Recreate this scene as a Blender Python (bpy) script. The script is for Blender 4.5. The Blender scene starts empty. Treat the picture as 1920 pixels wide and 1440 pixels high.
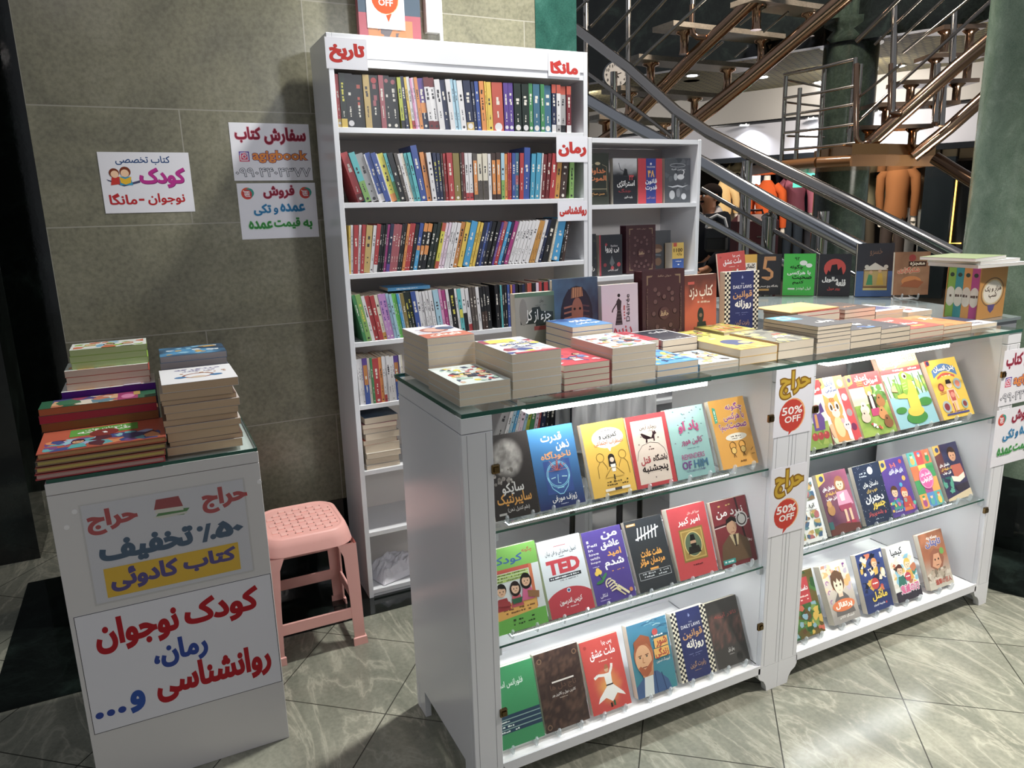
import bpy, math, random
from mathutils import Vector, Matrix
R = math.radians
SC = bpy.context.scene
COL = SC.collection

# ------------------------------------------------------------------ camera
CAM_Z, FPX = 1.44, 1383.94
YAW, PITCH, ROLL = R(25.901), R(-13.265), R(-1.5293)
fw = Vector((math.sin(YAW)*math.cos(PITCH), math.cos(YAW)*math.cos(PITCH), math.sin(PITCH)))
r0 = Vector((math.cos(YAW), -math.sin(YAW), 0)); u0 = r0.cross(fw)
rt = r0*math.cos(ROLL) + u0*math.sin(ROLL); up = u0*math.cos(ROLL) - r0*math.sin(ROLL)
CAMP = Vector((0, 0, CAM_Z))
cam = bpy.data.objects.new('camera', bpy.data.cameras.new('camera'))
cam.data.sensor_width = 36; cam.data.lens = 36*FPX/1920; cam.data.clip_start = .02; cam.data.clip_end = 200
m = Matrix((rt, up, -fw)).transposed().to_4x4(); m.translation = CAMP
cam.matrix_world = m
COL.objects.link(cam); SC.camera = cam

# ------------------------------------------------------------------ light and exposure
SC.view_settings.view_transform = 'Standard'; SC.view_settings.look = 'None'
SC.view_settings.exposure = 0.0; SC.view_settings.gamma = 1; SC.view_settings.use_curve_mapping = False
SC.cycles.max_bounces = 8; SC.cycles.transparent_max_bounces = 24; SC.cycles.caustics_reflective = False
SC.cycles.caustics_refractive = False; SC.cycles.sample_clamp_indirect = 4; SC.cycles.blur_glossy = .5
W = bpy.data.worlds.new('World'); SC.world = W; W.use_nodes = True
W.node_tree.nodes['Background'].inputs[0].default_value = (.80, .84, .92, 1)
W.node_tree.nodes['Background'].inputs[1].default_value = .27
def lamp(name, loc, to, power, size=.3, col=(1, .95, .88), spread=180, kind='AREA', cone=70, blend=.5):
    d = bpy.data.lights.new(name, kind); d.energy = power; d.color = col
    if kind == 'AREA': d.shape = 'DISK'; d.size = size; d.spread = R(spread)
    else: d.shadow_soft_size = size/2; d.spot_size = R(cone); d.spot_blend = blend
    o = bpy.data.objects.new(name, d); o.location = loc
    o.rotation_euler = (Vector(to)-Vector(loc)).to_track_quat('-Z', 'Y').to_euler()
    COL.objects.link(o); return o
lamp('downlight', (1.65, -.35, 2.35), (1.3, 2.6, 1.3), 100, .3, (.94, .96, 1), kind='SPOT', cone=52, blend=.7)  # low frontal spot added to fill the tall bookcase, not a ceiling light
lamp('downlight', (3.6, 3.1, 3.4), (1.8, 1.9, .6), 40, .4, (1, .95, .88), 130)
lamp('downlight', (.88, -3.27, 3.2), (.88, -3.27, 0), 14, .14, (1, .9, .84))
lamp('downlight', (-.25, -.86, 3.2), (.1, -.6, 0), 8, .14, (1, .9, .84))
lamp('downlight', (3.9, 3.2, 3.25), (3.6, 2.4, 0), 22, .14, (.95, .98, 1))
lamp('downlight', (1.6, 2.25, 3.3), (.75, 2.5, .6), 40, .2, (1, .99, .93), 130)
lamp('downlight', (2.5, .3, 3.3), (2.4, .75, 0), 30, .2, (1, .94, .86), 75)
lamp('shop_light', (7.2, 6.2, 2.9), (8.6, 6.9, 1.3), 150, .5, (1, .92, .8))
lamp('shop_light', (5.6, 9.0, 3.0), (7.0, 9.4, 1.3), 150, .5, (1, .94, .86))
lamp('atrium_fill', (4.6, 4.8, 4.6), (5.6, 5.8, 1), 150, .5, (1, .86, .72))
lamp('atrium_fill', (6.4, 3.6, 1.2), (7.2, 6.4, 3.2), 34, .6, (1, .95, .85))  # unseen upward fill added to lift the wicker ceiling, like floor bounce

# ------------------------------------------------------------------ helpers
def lin(c):
    if isinstance(c, str):
        c = c.lstrip('#'); c = c if len(c) == 6 else ''.join(x*2 for x in c); c = tuple(int(c[i:i+2], 16)/255 for i in (0, 2, 4))
    return tuple((x/12.92 if x <= .04045 else ((x+.055)/1.055)**2.4) for x in c)
_lc = {}
def L3(c):
    if c not in _lc: _lc[c] = lin(c)
    return _lc[c]
def mixc(a, b, t): return tuple(x*(1-t)+y*t for x, y in zip(a, b))
def ray(px, py): return fw + rt*((px-960)/FPX) - up*((py-720)/FPX)
def at(px, py, X=None, Y=None, Z=None):          # where the sight line of a photo pixel meets a plane of the room
    d = ray(px, py)
    t = X/d.x if X is not None else Y/d.y if Y is not None else (Z-CAM_Z)/d.z
    return CAMP + d*t
def far(px, py, d): return CAMP + ray(px, py)*d   # at a given distance ahead

MATS = {}
def nt(name):
    mt = bpy.data.materials.new(name); mt.use_nodes = True; MATS[name] = mt
    n = mt.node_tree; return mt, n, n.nodes, n.links, n.nodes['Principled BSDF']
def colmat(name, rough=.5, metal=0, spec=.5, bump=0, bscale=200, coat=0):
    mt, n, N, K, P = nt(name)
    a = N.new('ShaderNodeAttribute'); a.attribute_name = 'Col'
    if name == 'print':       # printing ink is a little duller than the pure colour
        hs = N.new('ShaderNodeHueSaturation'); hs.inputs['Saturation'].default_value = .9; hs.inputs['Value'].default_value = .92
        K.new(a.outputs['Color'], hs.inputs['Color']); K.new(hs.outputs[0], P.inputs['Base Color'])
    else: K.new(a.outputs['Color'], P.inputs['Base Color'])
    P.inputs['Roughness'].default_value = rough; P.inputs['Metallic'].default_value = metal
    P.inputs['Specular IOR Level'].default_value = spec; P.inputs['Coat Weight'].default_value = coat
    P.inputs['Coat Roughness'].default_value = .12
    if bump:
        t = N.new('ShaderNodeTexNoise'); t.inputs['Scale'].default_value = bscale; t.inputs['Detail'].default_value = 3
        c = N.new('ShaderNodeTexCoord'); K.new(c.outputs['Object'], t.inputs['Vector'])
        b = N.new('ShaderNodeBump'); b.inputs['Strength'].default_value = bump; b.inputs['Distance'].default_value = .002
        K.new(t.outputs['Fac'], b.inputs['Height']); K.new(b.outputs['Normal'], P.inputs['Normal'])
    return mt
colmat('print', .38, 0, .4); colmat('paper', .75, 0, .3); colmat('laminate', .2, 0, .5); colmat('plastic', .42, 0, .45)
colmat('chrome', .14, 1, .5); colmat('cloth', .95, 0, .1, .5, 120); colmat('skin', .5, 0, .4); colmat('lacquer', .12, 0, .6)
colmat('leather', .45, 0, .4, .35, 260)
def pages_mat():
    mt, n, N, K, P = nt('pages'); a = N.new('ShaderNodeAttribute'); a.attribute_name = 'Col'
    c = N.new('ShaderNodeTexCoord'); mp = N.new('ShaderNodeMapping'); mp.inputs['Scale'].default_value = (3, 3, 1600)
    t = N.new('ShaderNodeTexNoise'); t.inputs['Scale'].default_value = 1; t.inputs['Detail'].default_value = 2
    K.new(c.outputs['Object'], mp.inputs['Vector']); K.new(mp.outputs[0], t.inputs['Vector'])
    r = N.new('ShaderNodeMapRange'); r.inputs[3].default_value = .86; r.inputs[4].default_value = 1.08; K.new(t.outputs['Fac'], r.inputs[0])
    mx = N.new('ShaderNodeMix'); mx.data_type = 'RGBA'; mx.blend_type = 'MULTIPLY'; mx.inputs[0].default_value = 1
    K.new(a.outputs['Color'], mx.inputs[6]); K.new(r.outputs[0], mx.inputs[7]); K.new(mx.outputs[2], P.inputs['Base Color'])
    P.inputs['Roughness'].default_value = .9; P.inputs['Specular IOR Level'].default_value = .15
pages_mat()
def emit(name, col, s):
    mt, n, N, K, P = nt(name); e = N.new('ShaderNodeEmission'); e.inputs[0].default_value = (*col, 1); e.inputs[1].default_value = s
    K.new(e.outputs[0], N['Material Output'].inputs[0])
emit('lit_tube', (1, .98, .96), 21); emit('lit_tube_warm', (1, .86, .76), 23); emit('lit_strip', (.96, .98, 1), 27); emit('neon', (1, .5, .08), 5); emit('lit_lens', (.9, .96, 1), 14); emit('lit_shop', (1, .95, .86), 3)
def clear(name, tint, refl, rough=.02, haze=0):
    mt, n, N, K, P = nt(name)
    t = N.new('ShaderNodeBsdfTransparent'); t.inputs[0].default_value = (*tint, 1)
    g = N.new('ShaderNodeBsdfGlossy'); g.inputs['Roughness'].default_value = rough
    f = N.new('ShaderNodeFresnel'); f.inputs[0].default_value = 1.45
    ml = N.new('ShaderNodeMath'); ml.operation = 'MULTIPLY'; ml.inputs[1].default_value = refl; 
    ge = N.new('ShaderNodeNewGeometry'); iv = N.new('ShaderNodeMath'); iv.operation = 'SUBTRACT'; iv.inputs[0].default_value = 1; K.new(ge.outputs['Backfacing'], iv.inputs[1])
    m2 = N.new('ShaderNodeMath'); m2.operation = 'MULTIPLY'; K.new(f.outputs[0], m2.inputs[0]); K.new(iv.outputs[0], m2.inputs[1]); K.new(m2.outputs[0], ml.inputs[0])
    x = N.new('ShaderNodeMixShader'); K.new(ml.outputs[0], x.inputs[0]); K.new(t.outputs[0], x.inputs[1]); K.new(g.outputs[0], x.inputs[2])
    o = x.outputs[0]
    if haze:
        d = N.new('ShaderNodeBsdfDiffuse'); d.inputs[0].default_value = (.9, .93, .95, 1)
        y = N.new('ShaderNodeMixShader'); y.inputs[0].default_value = haze; K.new(o, y.inputs[1]); K.new(d.outputs[0], y.inputs[2]); o = y.outputs[0]
    K.new(o, N['Material Output'].inputs[0])
clear('glass', (.95, .985, .97), 1.0); clear('shelf_glass', (.96, .99, .985), 1.6); clear('door_glass', (.985, .995, .99), .45)
clear('acrylic', (.96, .98, .99), 1.3, .05, .3); clear('film', (.97, .97, .97), 1.2, .12, .04)
def const(name, c, rough, metal=0, spec=.5):
    mt, n, N, K, P = nt(name); P.inputs['Base Color'].default_value = (*L3(c), 1); P.inputs['Roughness'].default_value = rough
    P.inputs['Metallic'].default_value = metal; P.inputs['Specular IOR Level'].default_value = spec
const('glass_edge', '#2c5a4e', .1)
def stone(name, base, dark, light, scale, rough, joints=None, veins=.5, spec=.5, jcol='#4a4a42', speck=.3, coord='Object', streak=None):
    """Mottled stone; joints = (angle, u-size, v-size, u-off, v-off, width, axes) cuts it into tiles."""
    mt, n, N, K, P = nt(name)
    c = N.new('ShaderNodeTexCoord'); src = c.outputs[coord]
    def noise(s, det=6, dist=0, vec=None, rough_=.6):
        t = N.new('ShaderNodeTexNoise'); t.inputs['Scale'].default_value = s; t.inputs['Detail'].default_value = det
        t.inputs['Distortion'].default_value = dist; t.inputs['Roughness'].default_value = rough_; K.new(vec or src, t.inputs['Vector']); return t.outputs['Fac']
    def ramp(x, stops):
        r = N.new('ShaderNodeValToRGB'); K.new(x, r.inputs[0])
        e = r.color_ramp.elements
        while len(e) < len(stops): e.new(.5)
        for q, (p, col) in zip(e, stops): q.position = p; q.color = (*col, 1)
        return r.outputs[0]
    def mul(a, b, f=1., mode='MULTIPLY'):
        x = N.new('ShaderNodeMix'); x.data_type = 'RGBA'; x.blend_type = mode
        if isinstance(f, float): x.inputs[0].default_value = f
        else: K.new(f, x.inputs[0])
        K.new(a, x.inputs[6]) if not isinstance(a, tuple) else setattr(x.inputs[6], 'default_value', (*a, 1))
        K.new(b, x.inputs[7]) if not isinstance(b, tuple) else setattr(x.inputs[7], 'default_value', (*b, 1))
        return x.outputs[2]
    sv = None
    if streak:
        mp = N.new('ShaderNodeMapping'); mp.inputs['Rotation'].default_value = (0, 0, streak[0]); mp.inputs['Scale'].default_value = streak[1]
        K.new(src, mp.inputs[0]); sv = mp.outputs[0]
    base_c = ramp(noise(scale, 8, .6, sv), [(.3, L3(dark)), (.55, L3(base)), (.8, L3(light))])
    fine = ramp(noise(scale*22, 4), [(.3, (1-speck,)*3), (.62, (1.,)*3)]); o = mul(base_c, fine)
    if veins:
        v = N.new('ShaderNodeMath'); v.operation = 'SUBTRACT'; v.inputs[1].default_value = .5; K.new(noise(scale*.9, 9, 1.6, sv), v.inputs[0])
        ab = N.new('ShaderNodeMath'); ab.operation = 'ABSOLUTE'; K.new(v.outputs[0], ab.inputs[0])
        o = mul(o, L3(light), ramp(ab.outputs[0], [(0., (veins,)*3), (.018, (veins*.35,)*3), (.05, (0., 0., 0.))]), 'MIX')
    if joints:
        ang, su, sv_, ou, ov, w, ax, brick = joints
        mp = N.new('ShaderNodeMapping'); mp.inputs['Rotation'].default_value = (0, 0, ang); K.new(src, mp.inputs[0])
        s = N.new('ShaderNodeSeparateXYZ'); K.new(mp.outputs[0], s.inputs[0])
        def mth(op, a, b=None):
            q = N.new('ShaderNodeMath'); q.operation = op
            for i, x in enumerate((a, b)):
                if x is None: continue
                if isinstance(x, (int, float)): q.inputs[i].default_value = x
                else: K.new(x, q.inputs[i])
            return q.outputs[0]
        vv = mth('DIVIDE', mth('SUBTRACT', s.outputs[ax[1]], ov), sv_)
        uu = mth('DIVIDE', mth('SUBTRACT', s.outputs[ax[0]], ou), su)
        if brick: uu = mth('ADD', uu, mth('MULTIPLY', mth('MODULO', mth('FLOOR', vv), 2), brick))
        def edge(x, size):
            fr = mth('FRACT', x); d = mth('ABSOLUTE', mth('SUBTRACT', fr, .5)); return mth('GREATER_THAN', d, .5-w/size)
        msk = mth('MAXIMUM', edge(uu, su), edge(vv, sv_))
        o = mul(o, L3(jcol), msk, 'MIX')
        # every tile its own tint
        cb = N.new('ShaderNodeCombineXYZ'); K.new(mth('FLOOR', uu), cb.inputs[0]); K.new(mth('FLOOR', vv), cb.inputs[1])
        wn = N.new('ShaderNodeTexWhiteNoise'); wn.noise_dimensions = '2D'; K.new(cb.outputs[0], wn.inputs['Vector'])
        o = mul(o, ramp(wn.outputs['Value'], [(0., (.9, .9, .9)), (1., (1.06, 1.06, 1.05))]))
    K.new(o, P.inputs['Base Color']); P.inputs['Roughness'].default_value = rough; P.inputs['Specular IOR Level'].default_value = spec
    b = N.new('ShaderNodeBump'); b.inputs['Strength'].default_value = .06; b.inputs['Distance'].default_value = .003
    K.new(noise(scale*9, 4), b.inputs['Height']); K.new(b.outputs['Normal'], P.inputs['Normal'])
stone('wall_stone', '#86836f', '#6f6d5f', '#9b9887', 3, .25, (0, .88, .3777, .606, .289, .002, (0, 2), .5), .12, .5, '#99968a', .3)
stone('floor_stone', '#8f9083', '#74766b', '#b8b6a6', 3.5, .2, (R(39.5), .372, .364, .28, 1.755, .0018, (0, 1), 0), .55, .5, '#3e3e38', .2, streak=(R(-20), (1.6, .55, 1)))
stone('green_marble', '#859a86', '#6f8672', '#a3b5a2', 9, .2, None, .1, .5)
stone('teal_marble', '#2c564c', '#22463d', '#456f64', 8, .16, None, .1, .5)
stone('black_marble', '#141917', '#0c0f0e', '#2c3834', 4, .07, None, .12, .6)
stone('dark_marble', '#2f3b33', '#222b26', '#46544a', 3, .2, None, .25, .5)
stone('cream_tread', '#8a8378', '#7a7368', '#a09a8e', 3, .3, None, .1, .4)
def wicker():
    mt, n, N, K, P = nt('wicker'); c = N.new('ShaderNodeTexCoord')
    b = N.new('ShaderNodeTexBrick'); b.inputs['Scale'].default_value = 1; b.inputs['Brick Width'].default_value = .16; b.inputs['Row Height'].default_value = .05
    b.inputs['Mortar Size'].default_value = .012; b.inputs['Color1'].default_value = (*L3('#8a8058'), 1); b.inputs['Color2'].default_value = (*L3('#756b48'), 1); b.inputs['Mortar'].default_value = (*L3('#2a281e'), 1)
    K.new(c.outputs['Object'], b.inputs['Vector']); K.new(b.outputs['Color'], P.inputs['Base Color']); P.inputs['Roughness'].default_value = .6
wicker()

class MB:
    """Collects shapes and links them as ONE mesh object; colours sit in the corner attribute Col."""
    def __init__(s): s.v = []; s.f = []; s.c = []; s.m = []; s.sm = []; s.mats = []
    def mi(s, m):
        if m not in s.mats: s.mats.append(m)
        return s.mats.index(m)
    def add(s, vs, fs, col, mat, smooth=False, M=None):
        b = len(s.v); k = s.mi(mat)
        s.v += [tuple(M @ Vector(x)) for x in vs] if M else [tuple(x) for x in vs]
        one = col is None or isinstance(col, str) or isinstance(col[0], (int, float))
        cc = (L3(col) if isinstance(col, str) else col or (.8, .8, .8)) if one else None
        for i, f in enumerate(fs):
            s.f.append([b+j for j in f]); s.m.append(k); s.sm.append(smooth)
            s.c.append(cc if one else [col[j] for j in f])
        return s
    def box(s, a, b, col, mat='laminate', M=None, bev=0):
        x0, y0, z0 = a; x1, y1, z1 = b
        if bev:
            e = bev; vs = []
            for z, k in ((z0, e), (z0+e, 0), (z1-e, 0), (z1, e)):
                for (x, y) in ((x0, y0), (x1, y0), (x1, y1), (x0, y1)):
                    sx = 1 if x == x0 else -1; sy = 1 if y == y0 else -1
                    vs += [(x+sx*(e if not k else e), y+sy*k, z), (x+sx*k, y+sy*(e if not k else e), z)]
            # ring order per corner
            def ring(i): 
                o = i*8; return [o+1, o, o+2, o+3, o+5, o+4, o+6, o+7]
            fs = []; r = [ring(i) for i in range(4)]
            for i in range(3):
                for j in range(8): fs.append((r[i][j], r[i][(j+1) % 8], r[i+1][(j+1) % 8], r[i+1][j]))
            fs.append(tuple(reversed(r[0]))); fs.append(tuple(r[3]))
            return s.add(vs, fs, col, mat, False, M)
        vs = [(x0, y0, z0), (x1, y0, z0), (x1, y1, z0), (x0, y1, z0), (x0, y0, z1), (x1, y0, z1), (x1, y1, z1), (x0, y1, z1)]
        fs = [(0, 3, 2, 1), (4, 5, 6, 7), (0, 1, 5, 4), (1, 2, 6, 5), (2, 3, 7, 6), (3, 0, 4, 7)]
        return s.add(vs, fs, col, mat, False, M)
    def tube(s, pts, r, col, mat='chrome', n=10, M=None, caps=True):
        pts = [Vector(p) for p in pts]; rs = r if isinstance(r, (list, tuple)) else [r]*len(pts)
        vs = []; prev = None
        for i, p in enumerate(pts):
            d = (pts[min(i+1, len(pts)-1)]-pts[max(i-1, 0)]).normalized()
            if prev is None: a = d.orthogonal().normalized()
            else: a = (prev-d*prev.dot(d)); a = a.normalized() if a.length > 1e-6 else d.orthogonal().normalized()
            prev = a; b = d.cross(a)
            vs += [p+(a*math.cos(2*math.pi*k/n)+b*math.sin(2*math.pi*k/n))*rs[i] for k in range(n)]
        fs = [(i*n+k, i*n+(k+1) % n, (i+1)*n+(k+1) % n, (i+1)*n+k) for i in range(len(pts)-1) for k in range(n)]
        s.add(vs, fs, col, mat, True, M)
        if caps:
            s.add(vs[:n], [tuple(reversed(range(n)))], col, mat, False, M); s.add(vs[-n:], [tuple(range(n))], col, mat, False, M)
        return s
    def lathe(s, prof, c, col, mat, n=32, M=None, flute=0):
        vs = []
        for (r, z) in prof:
            for k in range(n):
                q = r*(1+(flute if k % 2 else -flute)); vs.append((c[0]+q*math.cos(2*math.pi*k/n), c[1]+q*math.sin(2*math.pi*k/n), c[2]+z))
        fs = [(i*n+k, i*n+(k+1) % n, (i+1)*n+(k+1) % n, (i+1)*n+k) for i in range(len(prof)-1) for k in range(n)]
        s.add(vs, fs, col, mat, not flute, M)
        s.add(vs[-n:], [tuple(range(n))], col, mat, False, M); s.add(vs[:n], [tuple(reversed(range(n)))], col, mat, False, M)
        return s
    def prism(s, poly, z0, z1, col, mat, M=None, top=None):
        n = len(poly); vs = [(x, y, z0) for x, y in poly]+[(x, y, z1) for x, y in poly]
        s.add(vs, [tuple(reversed(range(n))), tuple(range(n, 2*n))], col, top or mat, False, M)
        return s.add(vs, [(i, (i+1) % n, n+(i+1) % n, n+i) for i in range(n)], col, mat, False, M)
    def ball(s, c, r, col, mat, n=16, m=10, M=None, squash=(1, 1, 1)):
        vs = []; 
        for i in range(m+1):
            t = math.pi*i/m
            for k in range(n): vs.append((c[0]+r*squash[0]*math.sin(t)*math.cos(2*math.pi*k/n), c[1]+r*squash[1]*math.sin(t)*math.sin(2*math.pi*k/n), c[2]-r*squash[2]*math.cos(t)))
        fs = [(i*n+k, i*n+(k+1) % n, (i+1)*n+(k+1) % n, (i+1)*n+k) for i in range(m) for k in range(n)]
        return s.add(vs, fs, col, mat, True, M)
    def build(s, name, parent=None, M=None):
        me = bpy.data.meshes.new(name); me.from_pydata(s.v, [], s.f)
        for m_ in s.mats: me.materials.append(MATS[m_])
        me.polygons.foreach_set('material_index', s.m); me.polygons.foreach_set('use_smooth', s.sm)
        at_ = me.color_attributes.new('Col', 'FLOAT_COLOR', 'CORNER'); buf = []
        for f, c in zip(s.f, s.c):
            if isinstance(c, list):
                for q in c: buf += [q[0], q[1], q[2], 1]
            else: buf += [c[0], c[1], c[2], 1]*len(f)
        at_.data.foreach_set('color', buf); me.update()
        o = bpy.data.objects.new(name, me)
        if M is not None: o.matrix_basis = M
        if parent: o.parent = parent
        COL.objects.link(o); return o
def tag(o, label=None, cat=None, group=None, kind=None):
    for k, v in (('label', label), ('category', cat), ('group', group), ('kind', kind)):
        if v: o[k] = v
    return o
def empty(name, loc=(0, 0, 0), M=None, **k):
    o = bpy.data.objects.new(name, None); o.empty_display_size = .05
    if M is not None: o.matrix_basis = M
    else: o.location = loc
    COL.objects.link(o); return tag(o, **k) if k else o
def copy_tree(o, parent=None):
    c = o.copy(); COL.objects.link(c)
    if parent: c.parent = parent
    for ch in list(o.children): copy_tree(ch, c)
    return c
def struct(o): o['kind'] = 'structure'; return o

# ------------------------------------------------------------------ lettering (Persian letters are joined here, then set as flat faces)
_F = {}
for ch, code, n_ in [('ا', 0xFE8D, 2), ('آ', 0xFE81, 2), ('ب', 0xFE8F, 4), ('پ', 0xFB56, 4), ('ت', 0xFE95, 4), ('ث', 0xFE99, 4), ('ج', 0xFE9D, 4), ('چ', 0xFB7A, 4),
    ('ح', 0xFEA1, 4), ('خ', 0xFEA5, 4), ('د', 0xFEA9, 2), ('ذ', 0xFEAB, 2), ('ر', 0xFEAD, 2), ('ز', 0xFEAF, 2), ('ژ', 0xFB8A, 2), ('س', 0xFEB1, 4), ('ش', 0xFEB5, 4),
    ('ص', 0xFEB9, 4), ('ض', 0xFEBD, 4), ('ط', 0xFEC1, 4), ('ظ', 0xFEC5, 4), ('ع', 0xFEC9, 4), ('غ', 0xFECD, 4), ('ف', 0xFED1, 4), ('ق', 0xFED5, 4), ('ک', 0xFB8E, 4),
    ('گ', 0xFB92, 4), ('ل', 0xFEDD, 4), ('م', 0xFEE1, 4), ('ن', 0xFEE5, 4), ('و', 0xFEED, 2), ('ه', 0xFEE9, 4), ('ی', 0xFBFC, 4), ('ئ', 0xFE89, 4), ('ؤ', 0xFE85, 2), ('ء', 0xFE80, 1)]:
    _F[ch] = (code, n_)
def shape(s):
    if not any(c in _F for c in s): return s
    o = []; n = len(s); i = 0
    def joins_next(k): return 0 <= k < n and s[k] in _F and _F[s[k]][1] == 4
    while i < n:
        c = s[i]
        if c in _F:
            pj = joins_next(i-1)
            if c == 'ل' and i+1 < n and s[i+1] == 'ا': o.append(chr(0xFEFC if pj else 0xFEFB)); i += 2; continue
            nj = _F[c][1] == 4 and i+1 < n and s[i+1] in _F and s[i+1] != 'ء'
            code, k = _F[c]; q = 0
            if pj and nj: q = 3
            elif nj: q = 2
            elif pj: q = 1
            o.append(chr(code+(q if q < k else 0)))
        else: o.append({'(': ')', ')': '('}.get(c, c))
        i += 1
    o.reverse(); res = []; run = []
    for c in o+['']:
        if c and (c in '۰۱۲۳۴۵۶۷۸۹' or (c.isascii() and c.isalnum())): run.append(c)
        else: res += run[::-1]; run = []; res.append(c)
    return ''.join(res)
_TC = {}; _cu = bpy.data.curves.new('lettering', 'FONT'); _cu.resolution_u = 2; _to = bpy.data.objects.new('lettering', _cu)
from mathutils.geometry import delaunay_2d_cdt
_cu.fill_mode = 'NONE'
def _mesh(t, off):
    """Outline of a text as filled triangles; overlapping contours are joined (non-zero winding)."""
    _cu.body = t; dg = bpy.context.evaluated_depsgraph_get(); dg.update()
    ob = _to.evaluated_get(dg); me = ob.to_mesh(); vs = [Vector((v.co.x, v.co.y)) for v in me.vertices]; es = [tuple(e.vertices) for e in me.edges]; ob.to_mesh_clear()
    if len(t) > 1 or not es: return [tuple(v) for v in vs], []
    nx = {}; 
    for p, q in es: nx.setdefault(p, []).append(q); nx.setdefault(q, []).append(p)
    seen = set(); de = []; loops = []
    for st in range(len(vs)):              # contours keep their point order, so the walk starts towards the next index
        if st in seen or st not in nx: continue
        cur, pr = st, None; loop = [st]; seen.add(st)
        while True:
            c = [k for k in nx[cur] if k != pr and k not in seen]
            if not c: break
            k = min(c, key=lambda z: (z != cur+1, z)); loop.append(k); seen.add(k); pr, cur = cur, k
        de += list(zip(loop, loop[1:]+loop[:1])); loops.append(loop)
    if off:                                # thicken: push every contour outwards from the ink
        ar = sum(vs[p].x*vs[q].y-vs[q].x*vs[p].y for p, q in de); sg = 1 if ar > 0 else -1; nv = list(vs)
        for lp in loops:
            n = len(lp)
            for i in range(n):
                a, b, c = vs[lp[i-1]], vs[lp[i]], vs[lp[(i+1) % n]]; d0, d1 = b-a, c-b
                if d0.length < 1e-7: d0 = d1
                if d1.length < 1e-7: d1 = d0
                if d0.length < 1e-7: continue
                d0 = d0.normalized(); d1 = d1.normalized(); m_ = Vector((d0.y+d1.y, -d0.x-d1.x))
                if m_.length < .2: m_ = Vector((d0.y, -d0.x))
                m_.normalize(); nv[lp[i]] = b+m_*(sg*off/max(.55, m_.dot(Vector((d0.y, -d0.x)))))
        vs = nv
    ov, oe, of, *_ = delaunay_2d_cdt(vs, es, [], 0, 1e-6, False)
    ed = [(vs[p].x, vs[p].y, vs[q].x, vs[q].y) for p, q in de]; keep = []
    for f in of:
        cx = sum(ov[i].x for i in f)/3; cy = sum(ov[i].y for i in f)/3; w = 0
        for x0, y0, x1, y1 in ed:
            if (y0 <= cy) != (y1 <= cy) and x0+(cy-y0)*(x1-x0)/(y1-y0) > cx: w += 1 if y1 > y0 else -1
        if w: keep.append(tuple(f))
    return [tuple(v) for v in ov], keep
_GC = {}; _AC = {}
def glyph(c, off):
    if (c, off) not in _GC: _GC[c, off] = _mesh(c, off)
    return _GC[c, off]
def advance(c):
    if '|' not in _AC: _AC['|'] = max(v[0] for v in _mesh('|', 0)[0])
    if c not in _AC: _AC[c] = max(v[0] for v in _mesh(c+'|', 0)[0])-_AC['|']
    return _AC[c]
def glyphs(s, off):
    k = (s, off)
    if k not in _TC:
        COL.objects.link(_to); x = 0; vs = []; fs = []
        for gi, c in enumerate(shape(s)):
            if c != ' ':
                gv, gf = glyph(c, off); n = len(vs); vs += [(p+x, q, gi % 2) for p, q in gv]; fs += [tuple(n+i for i in f) for f in gf]
            x += advance(c)
        COL.objects.unlink(_to)
        xs = [v[0] for v in vs] or [0]; ys = [v[1] for v in vs] or [0]
        _TC[k] = (vs, fs, (min(xs), min(ys), max(xs), max(ys)))
    return _TC[k]

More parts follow.
